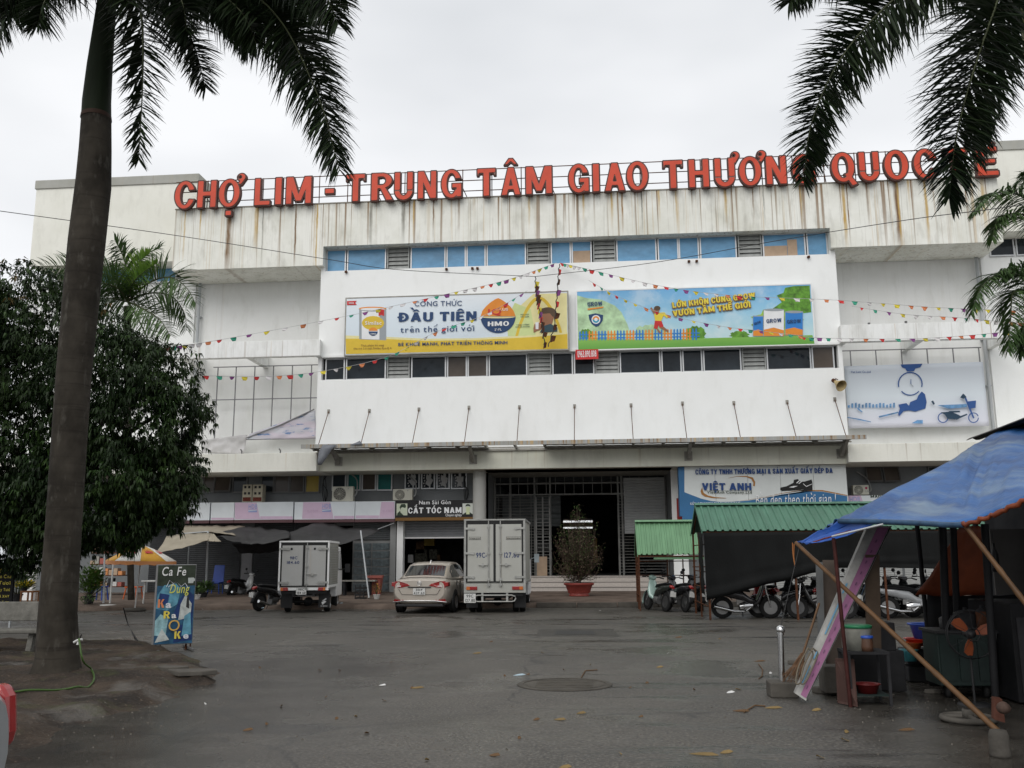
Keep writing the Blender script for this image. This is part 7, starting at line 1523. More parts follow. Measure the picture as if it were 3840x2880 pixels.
# peach tree in a red pot
c = Vector((U(2171, 2200, 35.4).x, 35.4, .175)); t = thing('potted_tree', 'small peach tree with brown and green leaves in a round red pot before the steps', 'potted tree', c)
pr = .50; prof_ = [(0, 0), (.36, 0), (.38, .05), (.34, .07), (.42, .20), (.49, .38), (.56, .42), (.57, .47), (.52, .48), (.46, .42), (0, .41)]
g = MB(); g.lathe(prof_, c, 36, smooth=True)
for i in range(36):
    a = i/36*6.283; g.tube([c+Vector((.385*math.cos(a), .385*math.sin(a), .12)), c+Vector((.47*math.cos(a), .47*math.sin(a), .35))], .012, 4, False)
g.build('pot', M('red glazed clay', (.24, .045, .035), .4, var=.2, scale=5), t); g = MB(); g.lathe([(.0, .43), (.46, .43)], c, 20); g.build('soil', m_dark, t)
r2 = random.Random(11); m_bark = M('peach bark', (.07, .05, .04), .8, var=.3, scale=9); gb = MB(); gl = MB(); gl2 = MB()
gb.tube([c+Vector((0, 0, .4)), c+Vector((.03, 0, .62)), c+Vector((-.02, 0, .85)), c+Vector((.02, 0, 1.2))], [.075, .06, .05, .04], 8)
for i in range(150):
    a = r2.uniform(0, 6.283); h0 = r2.uniform(.5, 1.3); R_m = r2.uniform(.45, 1.12); zt_ = r2.uniform(.75, 2.8) if i % 9 else r2.uniform(2.8, 3.3); Rr = 1.16*min(1, math.sqrt(max(.02, 1-((zt_-1.1)/2.0)**2)) if zt_ > 1.1 else .75+.25*(zt_-.6)/.5)*R_m*(.8 if i % 9 else .6)
    e = c+Vector((Rr*math.cos(a), Rr*math.sin(a)*.9, zt_)); s = c+Vector((0, 0, min(h0, zt_-.1))); m_ = s.lerp(e, .45)+Vector((.25*Rr*math.cos(a), .25*Rr*math.sin(a), -.12))
    C = curve_pts([s, m_, e], 8); gb.tube(C, [.016, .014, .012, .01, .009, .008, .006, .005, .003], 4, False)
    for k in range(2, 9):
        for _ in range(9):
            p = C[k]+Vector((r2.gauss(0, .07), r2.gauss(0, .07), r2.gauss(0, .06))); d = Vector((r2.uniform(-1, 1), r2.uniform(-1, 1), r2.uniform(-.6, 1))).normalized(); l = r2.uniform(.04, .09); s_ = d.cross(Vector((.3, .1, 1))).normalized()*l*.22
            (gl if r2.random() < (.25+.3*(zt_ > 2.2)) else gl2)._add([p, p+d*l*.5-s_, p+d*l*.5+s_, p+d*l], [(0, 1, 3, 2)])
gb.build('branches', m_bark, t); o = gl.build('foliage', leafmat('peach leaf', (.06, .10, .035), (.10, .15, .05)), t); o['kind'] = 'stuff'; o = gl2.build('foliage', leafmat('dry peach leaf', (.09, .07, .045), (.19, .13, .10)), t); o['kind'] = 'stuff'
# umbrella
cb_ = G(506, 2278, .0); Yu = 29.0; top = U(534, 2043, Yu); base = Vector((U(506, 2278, Yu).x, Yu, .0)); t = thing('parasol', 'yellow and white parasol with red lotus prints left of the karaoke sign', 'parasol', base)
mUy, mUw, mUr, mUf = mcol('parasol yellow', (.62, .32, .03)), mcol('parasol white', (.72, .70, .64)), mcol('parasol red', (.50, .03, .05)), mcol('parasol fringe', (.62, .26, .10))
Ru = (U(636, 2090, Yu).x-U(398, 2090, Yu).x)/2; tc_ = Vector((top.x, Yu, top.z)); ax_ = (tc_-base).normalized(); hz = .50
def um(a, f): r = Ru*f; return tc_+Vector((r*math.cos(a), r*math.sin(a), -hz*(f**1.25)+.16*f*math.cos(a)*-0.15))
for k in range(8):
    a0, a1 = k*math.pi/4-.35, (k+1)*math.pi/4-.35; g = MB(); g.grid([[um(a0+(a1-a0)*j/4, f)+Vector((0, 0, -.02*math.sin(math.pi*j/4)*f)) for j in range(5)] for f in (.02, .35, .7, 1)]); pn = g.build('canopy_panel', mUy if k % 2 else mUw, t, solid=.004)
    g = MB(); g.grid([[um(a0+(a1-a0)*j/4, 1)+Vector((.0, 0, z_+(.03*(j % 2) if z_ else 0))) for j in range(5)] for z_ in (0, -.13)], False); o = g.build('fringe', mUf, None); o.parent = pn; 
    am = (a0+a1)/2; g = MB()
    for j in range(-2, 3): q = um(am+j*.07, .62)+Vector((0, 0, .012)); n_ = um(am+j*.11, .36+.04*abs(j))+Vector((0, 0, .014)); g.poly([um(am+j*.07-.03, .62)+Vector((0, 0, .014)), um(am+j*.07+.05, .60)+Vector((0, 0, .014)), n_])
    o = g.build('lotus_print', mUr, None); o.parent = pn
g = MB(); g.tube([base, tc_+Vector((0, 0, -.02))], .022, 8); g.build('pole', mWp, t)
g = MB(); g.lathe([(0, 0), (.32, 0), (.34, .05), (.30, .10), (0, .11)], base, 20); g.build('base', m_kerb, t)
# second, leaning white pole behind
g = MB(); g.tube([U(425, 2115, 30), U(412, 2262, 30)], .03, 8); g.lathe([(0, .0), (.3, 0), (.3, .06), (0, .06)], (U(412, 2262, 30).x, 30, .1), 16); o = g.build('white_pole', mWp); tag(o, 'slanting white pole on a flat green foot left of the parasol pole', 'pole')
g = MB(); g.tube([U(393, 2080, 30.5), U(388, 2262, 30.5)], .035, 8); tag(g.build('steel_post', m_pipe), 'grey steel post between the bush and the slanting white pole', 'post')
# plastic chairs and clutter in the shade
m_blu = M('blue plastic', (.02, .06, .30), .4, var=.2)
def stool(label, px, py, Y, col, w=.32, h=.42, name='plastic_stool', cat='stool'):
    c = Vector((U(px, py, Y).x, Y, .17)); t = thing(name, label, cat, c); g = MB(); g.box(c.x-w/2, c.x+w/2, Y-w/2, Y+w/2, c.z+h-.04, c.z+h); g.build('seat', col, t, bev=.015)
    for sx in (-1, 1):
        for sy in (-1, 1): g = MB(); g.tube([(c.x+sx*w*.38, Y+sy*w*.38, c.z+h-.03), (c.x+sx*w*.5, Y+sy*w*.5, c.z)], .025, 5); g.build('leg', col, t)
    return t
stool('blue plastic stool in the shade right of the bush', 372, 2235, 33, m_blu, .45, .5); stool('orange stool among the clutter behind the parasol', 502, 2195, 34, M('orange plastic', (.5, .10, .02), .5), .5, .45)
c = P6(510, 1100, 38.5); t = thing('plastic_chair', 'tall stack of blue plastic chairs in the dark doorway by the steel pole', 'chair', (c.x, 38.5, .18))
g = MB(); g.box(c.x-.25, c.x+.25, 38.3, 38.75, .6, .66); g.build('seat', m_blu, t, bev=.02); g = MB(); g.slab([(c.x-.24, 38.74, .6), (c.x+.24, 38.74, .6), (c.x+.22, 38.86, 1.35), (c.x-.22, 38.86, 1.35)], (0, .03, 0)); g.build('backrest', m_blu, t, bev=.01)
for sx in (-.22, .22):
    for sy in (38.32, 38.72): g = MB(); g.tube([(c.x+sx, sy, .6), (c.x+sx*1.1, sy, .18)], .025, 5); g.build('leg', m_blu, t)
c = U(575, 2200, 31); t = thing('table', 'white plastic table beside the karaoke sign', 'table', (c.x, 31, .15)); zt = U(570, 2176, 31).z; g = MB(); g.box(c.x-.3, c.x+.5, 30.7, 31.3, zt-.05, zt); g.build('tabletop', mWp, t, bev=.01)
for x in (-.22, .42): g = MB(); g.tube([(c.x+x, 30.8, .15), (c.x+x*.9, 30.8, zt-.04)], .03, 6); g.build('leg', mWp, t)
g = MB(); r2 = random.Random(3)
t = thing('stall_shelf', 'cluttered shelf of goods against the wall behind the parasol', 'shelf', (U(420, 2150, 37.5).x, 37.5, .18))
for j in range(4):
    g = MB(); z = .5+j*.45; xa, xb = U(345, 2150, 37.5).x, U(470, 2150, 37.5).x; g.box(xa, xb, 37.3, 37.8, z, z+.04); g.build('board', m_rust, t)
    for i in range(7): g = MB(); x = xa+(xb-xa)*i/7; w = (xb-xa)/7*.8; g.box(x, x+w, 37.3, 37.6, z+.04, z+.04+r2.uniform(.12, .34)); g.build('goods', [m_cardb, mWp, m_steelp, m_dark, mUf, m_bin][r2.randrange(6)], t)
g = MB(); q0, q1 = U(96, 2050, 33), U(127, 2150, 33); g.box(q0.x, q1.x, 33, 33.2, .15, 2.6); tag(g.build('white_pillar', m_white), 'bright white pillar left of the palm trunk', 'pillar')
c = U(121, 2108, 32.6); g = MB(); g.slab([(c.x, 32.6, c.z-.14), (c.x+.11, 32.6, c.z), (c.x, 32.6, c.z+.16), (c.x-.11, 32.6, c.z)], (0, .03, 0)); g.tube([(c.x, 32.6, c.z+.16), (c.x, 32.6, c.z+.6)], .008, 4); tag(g.build('red_lantern', M('red paper', (.5, .04, .05), .5)), 'red diamond paper lantern on the white pillar', 'lantern')
# red wooden table with yellow flowers
c = Vector((U(113, 2230, 27).x, 27, .1)); zt = U(113, 2215, 27).z; m_wood = M('red brown wood', (.22, .09, .03), .4, var=.25, scale=4, stretch=(1, 6, 1)); t = thing('table', 'small red brown wooden table carrying the yellow flowers', 'table', c)
g = MB(); g.box(c.x-.20, c.x+.20, 26.8, 27.2, zt-.05, zt); g.build('tabletop', m_wood, t)
for sx in (-.17, .17):
    for sy in (26.83, 27.17): g = MB(); g.box(c.x+sx-.02, c.x+sx+.02, sy-.02, sy+.02, 0, zt-.05); g.build('leg', m_wood, t)
pot_plant('bright yellow chrysanthemums on the small wooden table', 'flowers', 92, 2200, 26.9, .10, .10, m_dark, 1.0, .22, .24, 420, m_pl3, M('yellow petals', (.70, .52, .02), .5), 'flower_pot', zt-.02)
pot_plant('dark green shrub behind the yellow flowers', 'plant', 70, 2160, 31, .2, .3, m_dark, 1.8, 1.2, .55, 700)
# menu board
xa, xb, za, zb_ = rc(-60, 2120, 48, 2276, 21.5); t = thing('menu_board', 'black menu board with yellow lettering at the left edge behind the bench', 'sign', (xa, 21.5, 0)); g = MB(); g.box(xa, xb, 21.5, 21.56, za, zb_); g.build('panel', m_black, t)
for x in (xa+.05, xb-.05): g = MB(); g.box(x-.02, x+.02, 21.57, 21.61, 0, zb_); g.build('leg', m_pipe, t)
g = MB()
for i, (s_, h_) in enumerate((('Trangi Zen', .085), ('Nguyen Chu', .085), ('S\u1eefa T\u01b0\u01a1i', .085), ('Th\u1ea1ch C\u00e2y T\u01b0\u01a1i', .07), ('B\u00d3NG \u0110\u00c1 XAY', .06), ('\u0102N V\u1eb6T', .06))): plain(g, s_, (xa+.08, 21.49, zb_-.15-i*.15), (1, 0, 0), (0, 0, 1), h_, width=xb-xa-.14, off=.015)
g.build('lettering', [mcol('sign yellow', (.50, .42, .06))], t)
# concrete bench
m_ben = M('speckled grey concrete', (.14, .135, .12), .75, var=.3, scale=7, bump=.4, bscale=60)
pb = G(60, 2470); t = thing('bench', 'grey concrete bench left of the palm trunk', 'bench', (pb.x, pb.y, 0), math.radians(4), local=True)
def bx_(x0, x1, y0, y1, z0, z1, name, R=None, bev=.02): g = MB(); g.box(x0, x1, y0, y1, z0, z1, R); return g.build(name, m_ben, t, Z0, bev=bev)
bx_(-1.25, .42, -.02, .42, .40, .47, 'seat'); g = MB(); g.slab([(-1.25, .40, .58), (.40, .40, .58), (.38, .46, .90), (-1.22, .46, .90)], (0, .06, 0)); g.build('backrest', m_ben, t, Z0, bev=.02)
for x in (.12, -1.0):
    g = MB(); g.slab([(x, .0, 0), (x, .10, .40), (x, .38, .40), (x, .46, .88), (x, .52, .88), (x, .50, .36), (x, .56, 0), (x, .44, 0), (x, .36, .30), (x, .20, .30), (x, .12, 0)], (.09, 0, 0)); g.build('leg', m_ben, t, Z0, bev=.008)
# karaoke sign
ks = U(582, 2420, 16.6); t = thing('karaoke_sign', 'upright painted cafe and karaoke sign box on a low steel stand', 'sign', (ks.x, 16.5, 0), math.radians(33), local=True)
W_, H0, H1, Dp = .68, .10, 1.51, .17
g = MB(); g.box(0, W_, 0, Dp, H0, H1); g.build('box', M('sign side metal', (.20, .20, .20), .5, .3, var=.2), t, Z0, bev=.008)
def kp(u, v): return Vector((W_*u, -.006, H0+(H1-H0)*v))
g = MB()
_lay = [0]
def pk(mi, *pts, d=0): _lay[0] += 1; g.cur = mi; g.poly([kp(*p)+Vector((0, -.0012*_lay[0], 0)) for p in pts])
pk(0, (.02, .72), (.98, .72), (.98, .99), (.02, .99)); pk(1, (.02, .01), (.98, .01), (.98, .73), (.02, .73))
pk(2, (.02, .45), (.05, .62), (.2, .74), (.5, .76), (.62, .68), (.55, .5), (.3, .42)); pk(3, (.45, .35), (.95, .25), (.97, .6), (.8, .68), (.6, .55)); pk(4, (.02, .12), (.30, .10), (.35, .33), (.15, .38), (.02, .3)); pk(3, (.5, .02), (.97, .05), (.97, .2), (.6, .25)); pk(5, (.6, .30), (.9, .33), (.92, .5), (.75, .62), (.64, .5)); pk(5, (.04, .03), (.4, .06), (.2, .2)); pk(2, (.70, .1), (.95, .12), (.9, .4), (.75, .35)); pk(6, (.78, .46), (.86, .44), (.84, .60), (.79, .58)); pk(3, (.06, .5), (.3, .5), (.34, .62), (.1, .64))
pk(5, (.80, .76), (.93, .76), (.94, .83), (.79, .83)); pk(5, (.93, .78), (.97, .79), (.97, .82), (.93, .82))
m_ks = [M('painted black green', (.03, .04, .025), .5, var=.5, scale=6), M('painted blue teal', (.02, .08, .15), .4, var=.7, scale=5), M('painted light blue', (.10, .27, .36), .4, var=.5, scale=6), M('painted deep blue', (.012, .035, .13), .4, var=.5, scale=6), M('painted cyan grey', (.25, .42, .45), .4, var=.5, scale=9), M('painted white', (.45, .48, .46), .5, var=.35, scale=9), M('painted dark figure', (.03, .03, .03), .5)]
g.build('painting', m_ks, t, Z0)
g = MB(); d0 = Vector((0, -.03, 0))
def kt(mi, s_, u, v, h_, w_, fn=plain, **k): g.cur = mi; fn(g, s_, kp(u, v)+d0, (1, 0, 0), (0, 0, 1), h_, width=w_*W_, **k)
kt(0, 'Ca Fe', .10, .86, .16, .62, slant=.15, off=.01); kt(1, 'Dung', .32, .64, .16, .5, slant=.2, off=.01); kt(2, 'K', .06, .46, .15, .16, bold); kt(3, 'a', .26, .46, .12, .14, off=.03); kt(4, 'R', .22, .325, .13, .16, bold); kt(0, 'a', .42, .33, .10, .12, off=.03); kt(5, 'O', .34, .17, .20, .30, plain, off=.0); kt(4, 'K', .52, .07, .13, .16, bold); kt(3, 'e', .74, .07, .11, .14, off=.03)
g.tube([kp(u, v)+d0 for u, v in ((.25, .72), (.32, .80), (.42, .76), (.36, .66), (.30, .72), (.5, .78), (.62, .72), (.72, .76), (.80, .70))], .006, 4)
g.m[-len([1]):]  # script stroke keeps the last colour
g.build('lettering', [mcol('ks white', (.7, .7, .68)), mcol('ks yellow green', (.55, .55, .10)), mcol('ks orange', (.62, .22, .10)), mcol('ks pale', (.6, .62, .66)), mcol('ks yellow', (.68, .55, .08)), mcol('ks ochre', (.6, .36, .08))], t, Z0)
for x in (.06, W_-.10): g = MB(); g.tube([(x, Dp/2, 0), (x, Dp/2, H0)], .02, 6); g.tube([(x+.08, Dp/2, 0), (x+.08, Dp/2, H0)], .012, 5); g.build('leg', m_rust, t, Z0)
for x in (.04, W_-.06): g = MB(); g.box(x-.02, x+.02, -.45, .62, .012, .05); g.build('foot', m_dkfr, t, Z0)
# hose with tap by the palm
g = MB(); _gp = lambda x, y: (lambda q: Vector((q.x, q.y, isl_h(q.x, q.y)+.02)))(G(x, y, .09)); pts = [U(296, 2395, 11.75), U(300, 2420, 11.7), U(312, 2480, 11.7)]+[_gp(*q) for q in ((340, 2540), (352, 2560), (330, 2575), (290, 2584), (250, 2590), (200, 2597), (150, 2603), (100, 2608), (50, 2614), (-60, 2630))]
g.tube(curve_pts(pts, 50), .012, 8); tag(g.build('garden_hose', M('green hose', (.05, .10, .02), .4)), 'green garden hose running from the palm trunk over the dirt', 'hose')
q = U(295, 2400, 11.8); t = thing('tap', 'white tap with a black lever fixed low on the palm trunk', 'tap', q); g = MB(); g.tube([q+Vector((-.06, 0, -.03)), q+Vector((.0, -.02, .0)), q+Vector((.06, -.02, .01))], .016, 6); g.tube([q, q+Vector((0, -.02, -.06))], .014, 6); g.build('body', mWp, t); g = MB(); g.tube([q+Vector((.02, -.02, .01)), q+Vector((.05, -.03, .07))], .008, 5); g.build('handle', m_black, t)
g = MB(); g.tube(curve_pts([U(463, 2280, 22), G(480, 2340, .02), G(510, 2395, .02), G(545, 2432, .03), G(570, 2425, .03)], 24), .014, 5); tag(g.build('cable', m_black), 'black cable lying across the road to the karaoke sign', 'cable')
# broken concrete slabs at the island's tip
for i, (px, py, s_, lab) in enumerate(((722, 2530, .34, 'flat broken concrete slab at the right tip of the dirt patch'), (650, 2515, .22, 'smaller broken slab left of the flat one at the tip of the dirt patch'))):
    c = G(px, py, .09); c.z = isl_h(c.x, c.y)+.05; g = MB(); n = 7; P_ = [c+Vector((s_*(1+.25*math.sin(k*2.7))*math.cos(k/n*6.283), s_*.6*(1+.2*math.sin(k*1.7))*math.sin(k/n*6.283), .0)) for k in range(n)]; g.slab(P_, (0, 0, -.06)); tag(g.build('concrete_slab', m_kerb, bev=.01), lab, 'slab')
# ================================================================ blue tarpaulin stall on the right
def tarpmat(name, a, b_, c_):
    m = bpy.data.materials.new(name); m.use_nodes = True; nt = m.node_tree; p = nt.nodes['Principled BSDF']; v = nt.nodes.new('ShaderNodeTexCoord').outputs['Object']
    rot = nt.nodes.new('ShaderNodeMapping'); rot.inputs['Rotation'].default_value = (0, math.radians(-38), 0); nt.links.new(v, rot.inputs[0])
    c = mixn(nt, nz(nt, rot.outputs[0], (.35, .35, 2.2), 1.1, 3, .36, .64), a, b_); c = mixn(nt, mth(nt, 'MULTIPLY', nz(nt, rot.outputs[0], (.25, .25, 1.6), 1.6, 4, .50, .70, off=(5, 5, 5)), .7), c, c_)  # diagonal light and dark streaks paint the wrinkles' shading; grey patches are weathering
    nt.links.new(c, p.inputs['Base Color']); p.inputs['Roughness'].default_value = .5
    n2 = nt.nodes.new('ShaderNodeTexNoise'); n2.inputs['Scale'].default_value = 3; n2.inputs['Detail'].default_value = 6; nt.links.new(rot.outputs[0], n2.inputs['Vector'])
    b = nt.nodes.new('ShaderNodeBump'); b.inputs['Strength'].default_value = .6; b.inputs['Distance'].default_value = .08; nt.links.new(n2.outputs['Fac'], b.inputs['Height']); nt.links.new(b.outputs[0], p.inputs['Normal']); return m
m_tarp = tarpmat('weathered blue tarpaulin', (.010, .060, .19), (.022, .125, .36), (.21, .28, .33)); m_tarp2 = M('bright blue tarpaulin', (.02, .09, .38), .35, var=.2, scale=4, bump=.5, bscale=8); m_or = M('orange brown tarpaulin', (.17, .04, .015), .5, var=.35, scale=3, bump=.4, bscale=6)
ST_ = thing('market_stall', 'makeshift stall under a sloping blue tarpaulin on bamboo and rusty posts', 'stall', (U(3450, 2400, 11.5).x, 11.5, 0))
Lp = [U(*p) for p in ((3145, 1947, 11.0), (3300, 1950, 10.6), (3450, 1955, 10.1), (3605, 1960, 9.6), (3720, 1925, 9.35), (3850, 1866, 9.1), (4100, 1770, 8.7), (4700, 1480, 7.4))]
Up = [U(*p) for p in ((3090, 1980, 11.4), (3210, 1918, 12.0), (3359, 1833, 12.8), (3561, 1728, 13.6), (3658, 1665, 14.2), (3790, 1598, 14.8), (4100, 1520, 15.4), (4800, 1400, 15.8))]
g = MB(); CL, CU = curve_pts(Lp, 60), curve_pts(Up, 60); rows = []
for j in range(25):
    v = j/24; row = []
    for i in range(61):
        p = CL[i].lerp(CU[i], v); u = i/60
        wr = .075*NZ.noise(Vector((u*9-v*2.2, v*1.4, 2)))+.06*NZ.noise(Vector((u*22-v*5, v*2.5, 7)))+.02*NZ.noise(Vector((u*50-v*9, v*6, 9)))
        p = p+Vector((0, 0, -.03*math.sin(math.pi*v)*math.sin(math.pi*min(1, u*1.2))+wr*min(1, v*4)*min(1, (1-v)*6+.2))); row.append(p)
    rows.append(row)
g.grid(rows); g.build('tarpaulin', m_tarp, ST_, solid=.006)
g = MB(); g.grid(sheet([[U(3150, 1945, 11.02), U(3235, 1949, 10.8), U(3312, 1953, 10.6)], [U(2990, 2027, 11.6), U(3010, 2034, 11.5), U(3045, 2036, 11.3)]], 14, 8, .04, .03)); g.build('tarpaulin_flap', m_tarp2, ST_, solid=.006)
g = MB(); g.grid(sheet([[U(3048, 2030, 11.35), U(3120, 2008, 11.1), U(3200, 1985, 10.9)], [U(3044, 2046, 11.4), U(3110, 2028, 11.2), U(3185, 2003, 11)]], 10, 4, .02, .0)); g.build('hem', m_or, ST_, solid=.006)
g = MB(); g.tube([p+Vector((.01*math.sin(i*1.7), 0, -.02+.012*math.sin(i*2.3))) for i, p in enumerate(CL[25:])], [.024+.004*math.sin(i*1.3) for i in range(len(CL[25:]))], 7); g.build('rolled_hem', m_or, ST_)
g = MB(); g.tube([p+Vector((0, 0, -.02)) for p in CL[:27]], .03, 7); g.build('front_beam', M('beam wrapped in blue', (.03, .07, .13), .5, var=.4, scale=8), ST_)
m_bam = M('bamboo', (.115, .06, .026), .5, var=.3, scale=5, stretch=(1, 1, 1))
def bamboo(a, b_, r, name='bamboo_pole'):
    g = MB(); n = 40; pts = [a.lerp(b_, i/n) for i in range(n+1)]; g.tube(pts, [r*(1.0+(.16 if i % 5 == 0 else 0))*(1-.15*i/n) for i in range(n+1)], 8); return g.build(name, m_bam, ST_)
bamboo(U(3748, 2748, 9.25), U(2985, 2036, 11.65), .028); bamboo(U(4200, 2720, 8.9), U(3618, 1968, 9.6), .028)
g = MB(); g.tube([U(3120, 2012, 10.9), U(3312, 1966, 10.5)], .012, 5); g.build('thin_rod', m_alu, ST_)
def pst(a, b_, r, mat=None, nm='post'): g = MB(); g.tube([U(*a), U(*b_)], r, 6); return g.build(nm, mat or m_rust, ST_)
m_rp = M('dark red painted steel', (.045, .014, .012), .6, var=.4, scale=8)
pst((3126, 2018, 10.95), (3192, 2672, 10.75), .022, m_rp)
pst((3439, 1972, 12.6), (3492, 2500, 12.6), .03, m_black); pst((3534, 1972, 11.5), (3556, 2560, 11.6), .045, m_black); pst((3574, 1975, 11.8), (3600, 2560, 11.9), .04, m_black); pst((3692, 1965, 10.6), (3735, 2640, 10.6), .04, m_black)
pst((4060, 1800, 9), (4130, 2700, 9), .04, m_black); pst((3980, 1560, 15), (4060, 2400, 15), .05, m_black); pst((3640, 1680, 14.6), (3680, 2330, 14.6), .04, m_black)
g = MB(); g.grid(sheet([[U(3600, 1972, 12.0), U(3640, 1972, 12.0), U(3692, 1980, 12.0)], [U(3520, 2110, 12.1), U(3610, 2110, 12.1), U(3700, 2110, 12.1)], [U(3432, 2232, 12.2), U(3560, 2236, 12.2), U(3712, 2236, 12.2)]], 16, 10, .03, .0)); g.build('orange_curtain', m_or, ST_, solid=.006)
g = MB(); a = U(3712, 1985, 12.8); b_ = U(4050, 2230, 12.8); g.box(a.x, b_.x, 12.8, 12.84, b_.z, a.z); g.build('back_panel', M('grey plywood', (.09, .085, .08), .7, var=.2, scale=1.5), ST_)
g = MB(); g.slab([(U(3990, 2300, 12.8).x, 15, 0), (U(3990, 2300, 12.8).x, 15, 2.6), (6.9, 7.2, 2.6), (6.9, 7.2, 0)], (.03, .02, 0)); g.build('added_shade_sheet', m_dark, ST_)  # added at the stall's right side to block skylight and darken it
g = MB(); zc = U(3640, 1648, 15.6).z; x0_ = U(3633, 1648, 15.6).x; X = []; rows = []
for y, z in ((13.4, zc+.05), (14.5, zc+.02), (15.7, zc)): rows.append([Vector((x0_+i*.05, y, z+.03*((i % 4) in (1, 2))+i*.0016)) for i in range(120)])
g.grid(rows, False); g.build('corrugated_roof', M('old dark corrugated sheet', (.05, .045, .045), .6, .2, var=.4), ST_, solid=.008)
g = MB(); g.grid(sheet([[U(3476, 2226, 12.5), U(3700, 2232, 12.5), U(4080, 2226, 12.5)], [U(3486, 2580, 12.5), U(3700, 2590, 12.5), U(4080, 2590, 12.5)]], 14, 6, .04, .0)); g.build('shade_backdrop', m_black, ST_, solid=.006)  # black sheet added to put the stall's darkness behind the cart
r2 = random.Random(8)
for k, (px, py, Yk, r_, h_, mt, nm, lab) in enumerate(((3560, 2372, 11.65, .10, .16, m_plast, 'cooking_pot', 'blackened cooking pot on the left end of the food cart'), (3625, 2372, 11.75, .13, .22, m_dark, 'cooking_pot', 'tall dark pot in the middle of the food cart'), (3690, 2372, 11.6, .07, .24, m_rust, 'canister', 'rusty canister on the food cart beside the fan'))):
    q = U(px, py, Yk); t = thing(nm, lab, nm.replace('_', ' '), q); g = MB(); g.lathe([(0, 0), (r_, .0), (r_*1.02, h_), (r_*.95, h_)], q, 20); g.build('body', mt, t); g = MB(); g.lathe([(r_*1.04, h_), (r_*.6, h_+.03), (.02, h_+.04), (.02, h_+.07), (0, h_+.07)], q, 20); g.build('lid', m_plast, t)
for k, (px, y0, y1, Yk, w_, mt, lab) in enumerate(((3325, 2335, 2440, 11.9, 60, m_dark, 'dark box behind the white bucket'), (3345, 2440, 2600, 11.9, 90, m_dark, 'dark crate full of clutter right of the steel table'), (3250, 2450, 2590, 11.5, 150, m_black, 'black block added as painted shade under and behind the steel table'), (3130, 2500, 2600, 11.5, 70, m_kerb, 'low brown box behind the pinkish board'))):  # the black one by the steel table is added to stand in for shade
    a, b_ = U(px-w_/2, y1, Yk), U(px+w_/2, y0, Yk); g = MB(); g.box(a.x, b_.x, Yk, Yk+.3, max(.01, a.z), b_.z); tag(g.build('storage_box', mt, bev=.012), lab, 'box')
q = U(3725, 2040, 12.7); g = MB(); g.lathe([(0, .0), (.045, 0), (.05, .05), (.045, .22), (.015, .30), (.015, .36), (0, .36)], q+Vector((0, 0, -.35)), 14); g.tube([q, q+Vector((0, 0, .15))], .004, 4); tag(g.build('bottle', m_plast), 'dark bottle hanging on the grey panel inside the stall', 'bottle')
# dark cart and things under the tarpaulin
m_cart = M('dark green painted steel', (.009, .018, .016), .5, var=.4, scale=4)
c0 = G(3560, 2625); t = thing('food_cart', 'dark green metal food cart under the blue tarpaulin', 'cart', (c0.x, c0.y, 0)); x0_, x1_ = U(3522, 2500, 11.4).x, U(3735, 2500, 11.4).x; zt = U(3560, 2375, 11.4).z
g = MB(); g.box(x0_, x1_, 11.4, 11.9, .14, zt); g.build('body', m_cart, t, bev=.01); g = MB(); g.box(x0_-.02, x1_+.9, 11.37, 11.95, zt, zt+.03); g.build('worktop', m_plast, t)
for k in range(3): g = MB(); w = (x1_-x0_)/3; g.box(x0_+k*w+.02, x0_+(k+1)*w-.02, 11.385, 11.399, .2, zt-.06); g.build('panel', m_cart, t)
for x in (x0_+.1, x1_-.1): g = MB(); g.lathe([(0, -.02), (.07, -.02), (.07, .02), (0, .02)], (x, 11.5, .07), 12, 'X'); g.build('wheel', m_tyre, t)
t = thing('cabinet', 'black cabinet with clutter at the right edge behind the bamboo pole', 'cabinet', (x1_+.5, 11.3, 0)); g = MB(); g.box(x1_+.05, x1_+1.6, 11.0, 12.2, .02, zt+.35); g.build('body', m_black, t, bev=.01); g = MB(); g.box(x1_+.1, x1_+.7, 10.98, 10.999, .1, zt+.2); g.build('door', m_dark, t)
t = thing('crate', 'dark crates stacked beneath the blue basin', 'crate', (G(3440, 2545).x, 12.9, 0)); xa, xb = U(3395, 2480, 12.9).x, U(3500, 2480, 12.9).x; zz = U(3440, 2428, 12.9).z
for z in (0, zz/2): g = MB(); g.box(xa, xb, 12.8, 13.2, z+.01, z+zz/2-.02); g.build('box', m_dark, t, bev=.01)
def basin(label, px, py, Y, r, h, mat, z=None): c = U(px, py, Y); 
def basin(label, px, py, Y, r, h, mat, z=None, name='basin'):
    c = U(px, py, Y); c = Vector((c.x, Y, c.z if z is None else z)); g = MB(); g.lathe([(0, .004), (r*.72, 0), (r*.9, h*.85), (r, h*.9), (r*1.04, h), (r*.98, h), (r*.86, h*.85), (r*.70, .012), (0, .012)], c, 28); tag(g.build(name, mat), label, name)
m_rb = M('red plastic', (.45, .03, .015), .35, var=.1); m_ob = M('orange plastic tub', (.55, .10, .02), .4); m_bb = M('blue basin plastic', (.02, .08, .42), .35, var=.1)
basin('large blue plastic basin on top of the stacked tubs', 3482, 2394, 12.9, .24, .19, m_bb); basin('red plastic basin under the blue one', 3452, 2420, 12.9, .20, .09, m_rb); basin('orange plastic tub at the bottom left of the tub stack', 3425, 2432, 12.75, .12, .08, m_ob); 
c = G(3425, 2548); t = thing('sack', 'crumpled white sack lying beside the dark crates', 'sack', c); g = MB(); rows = []
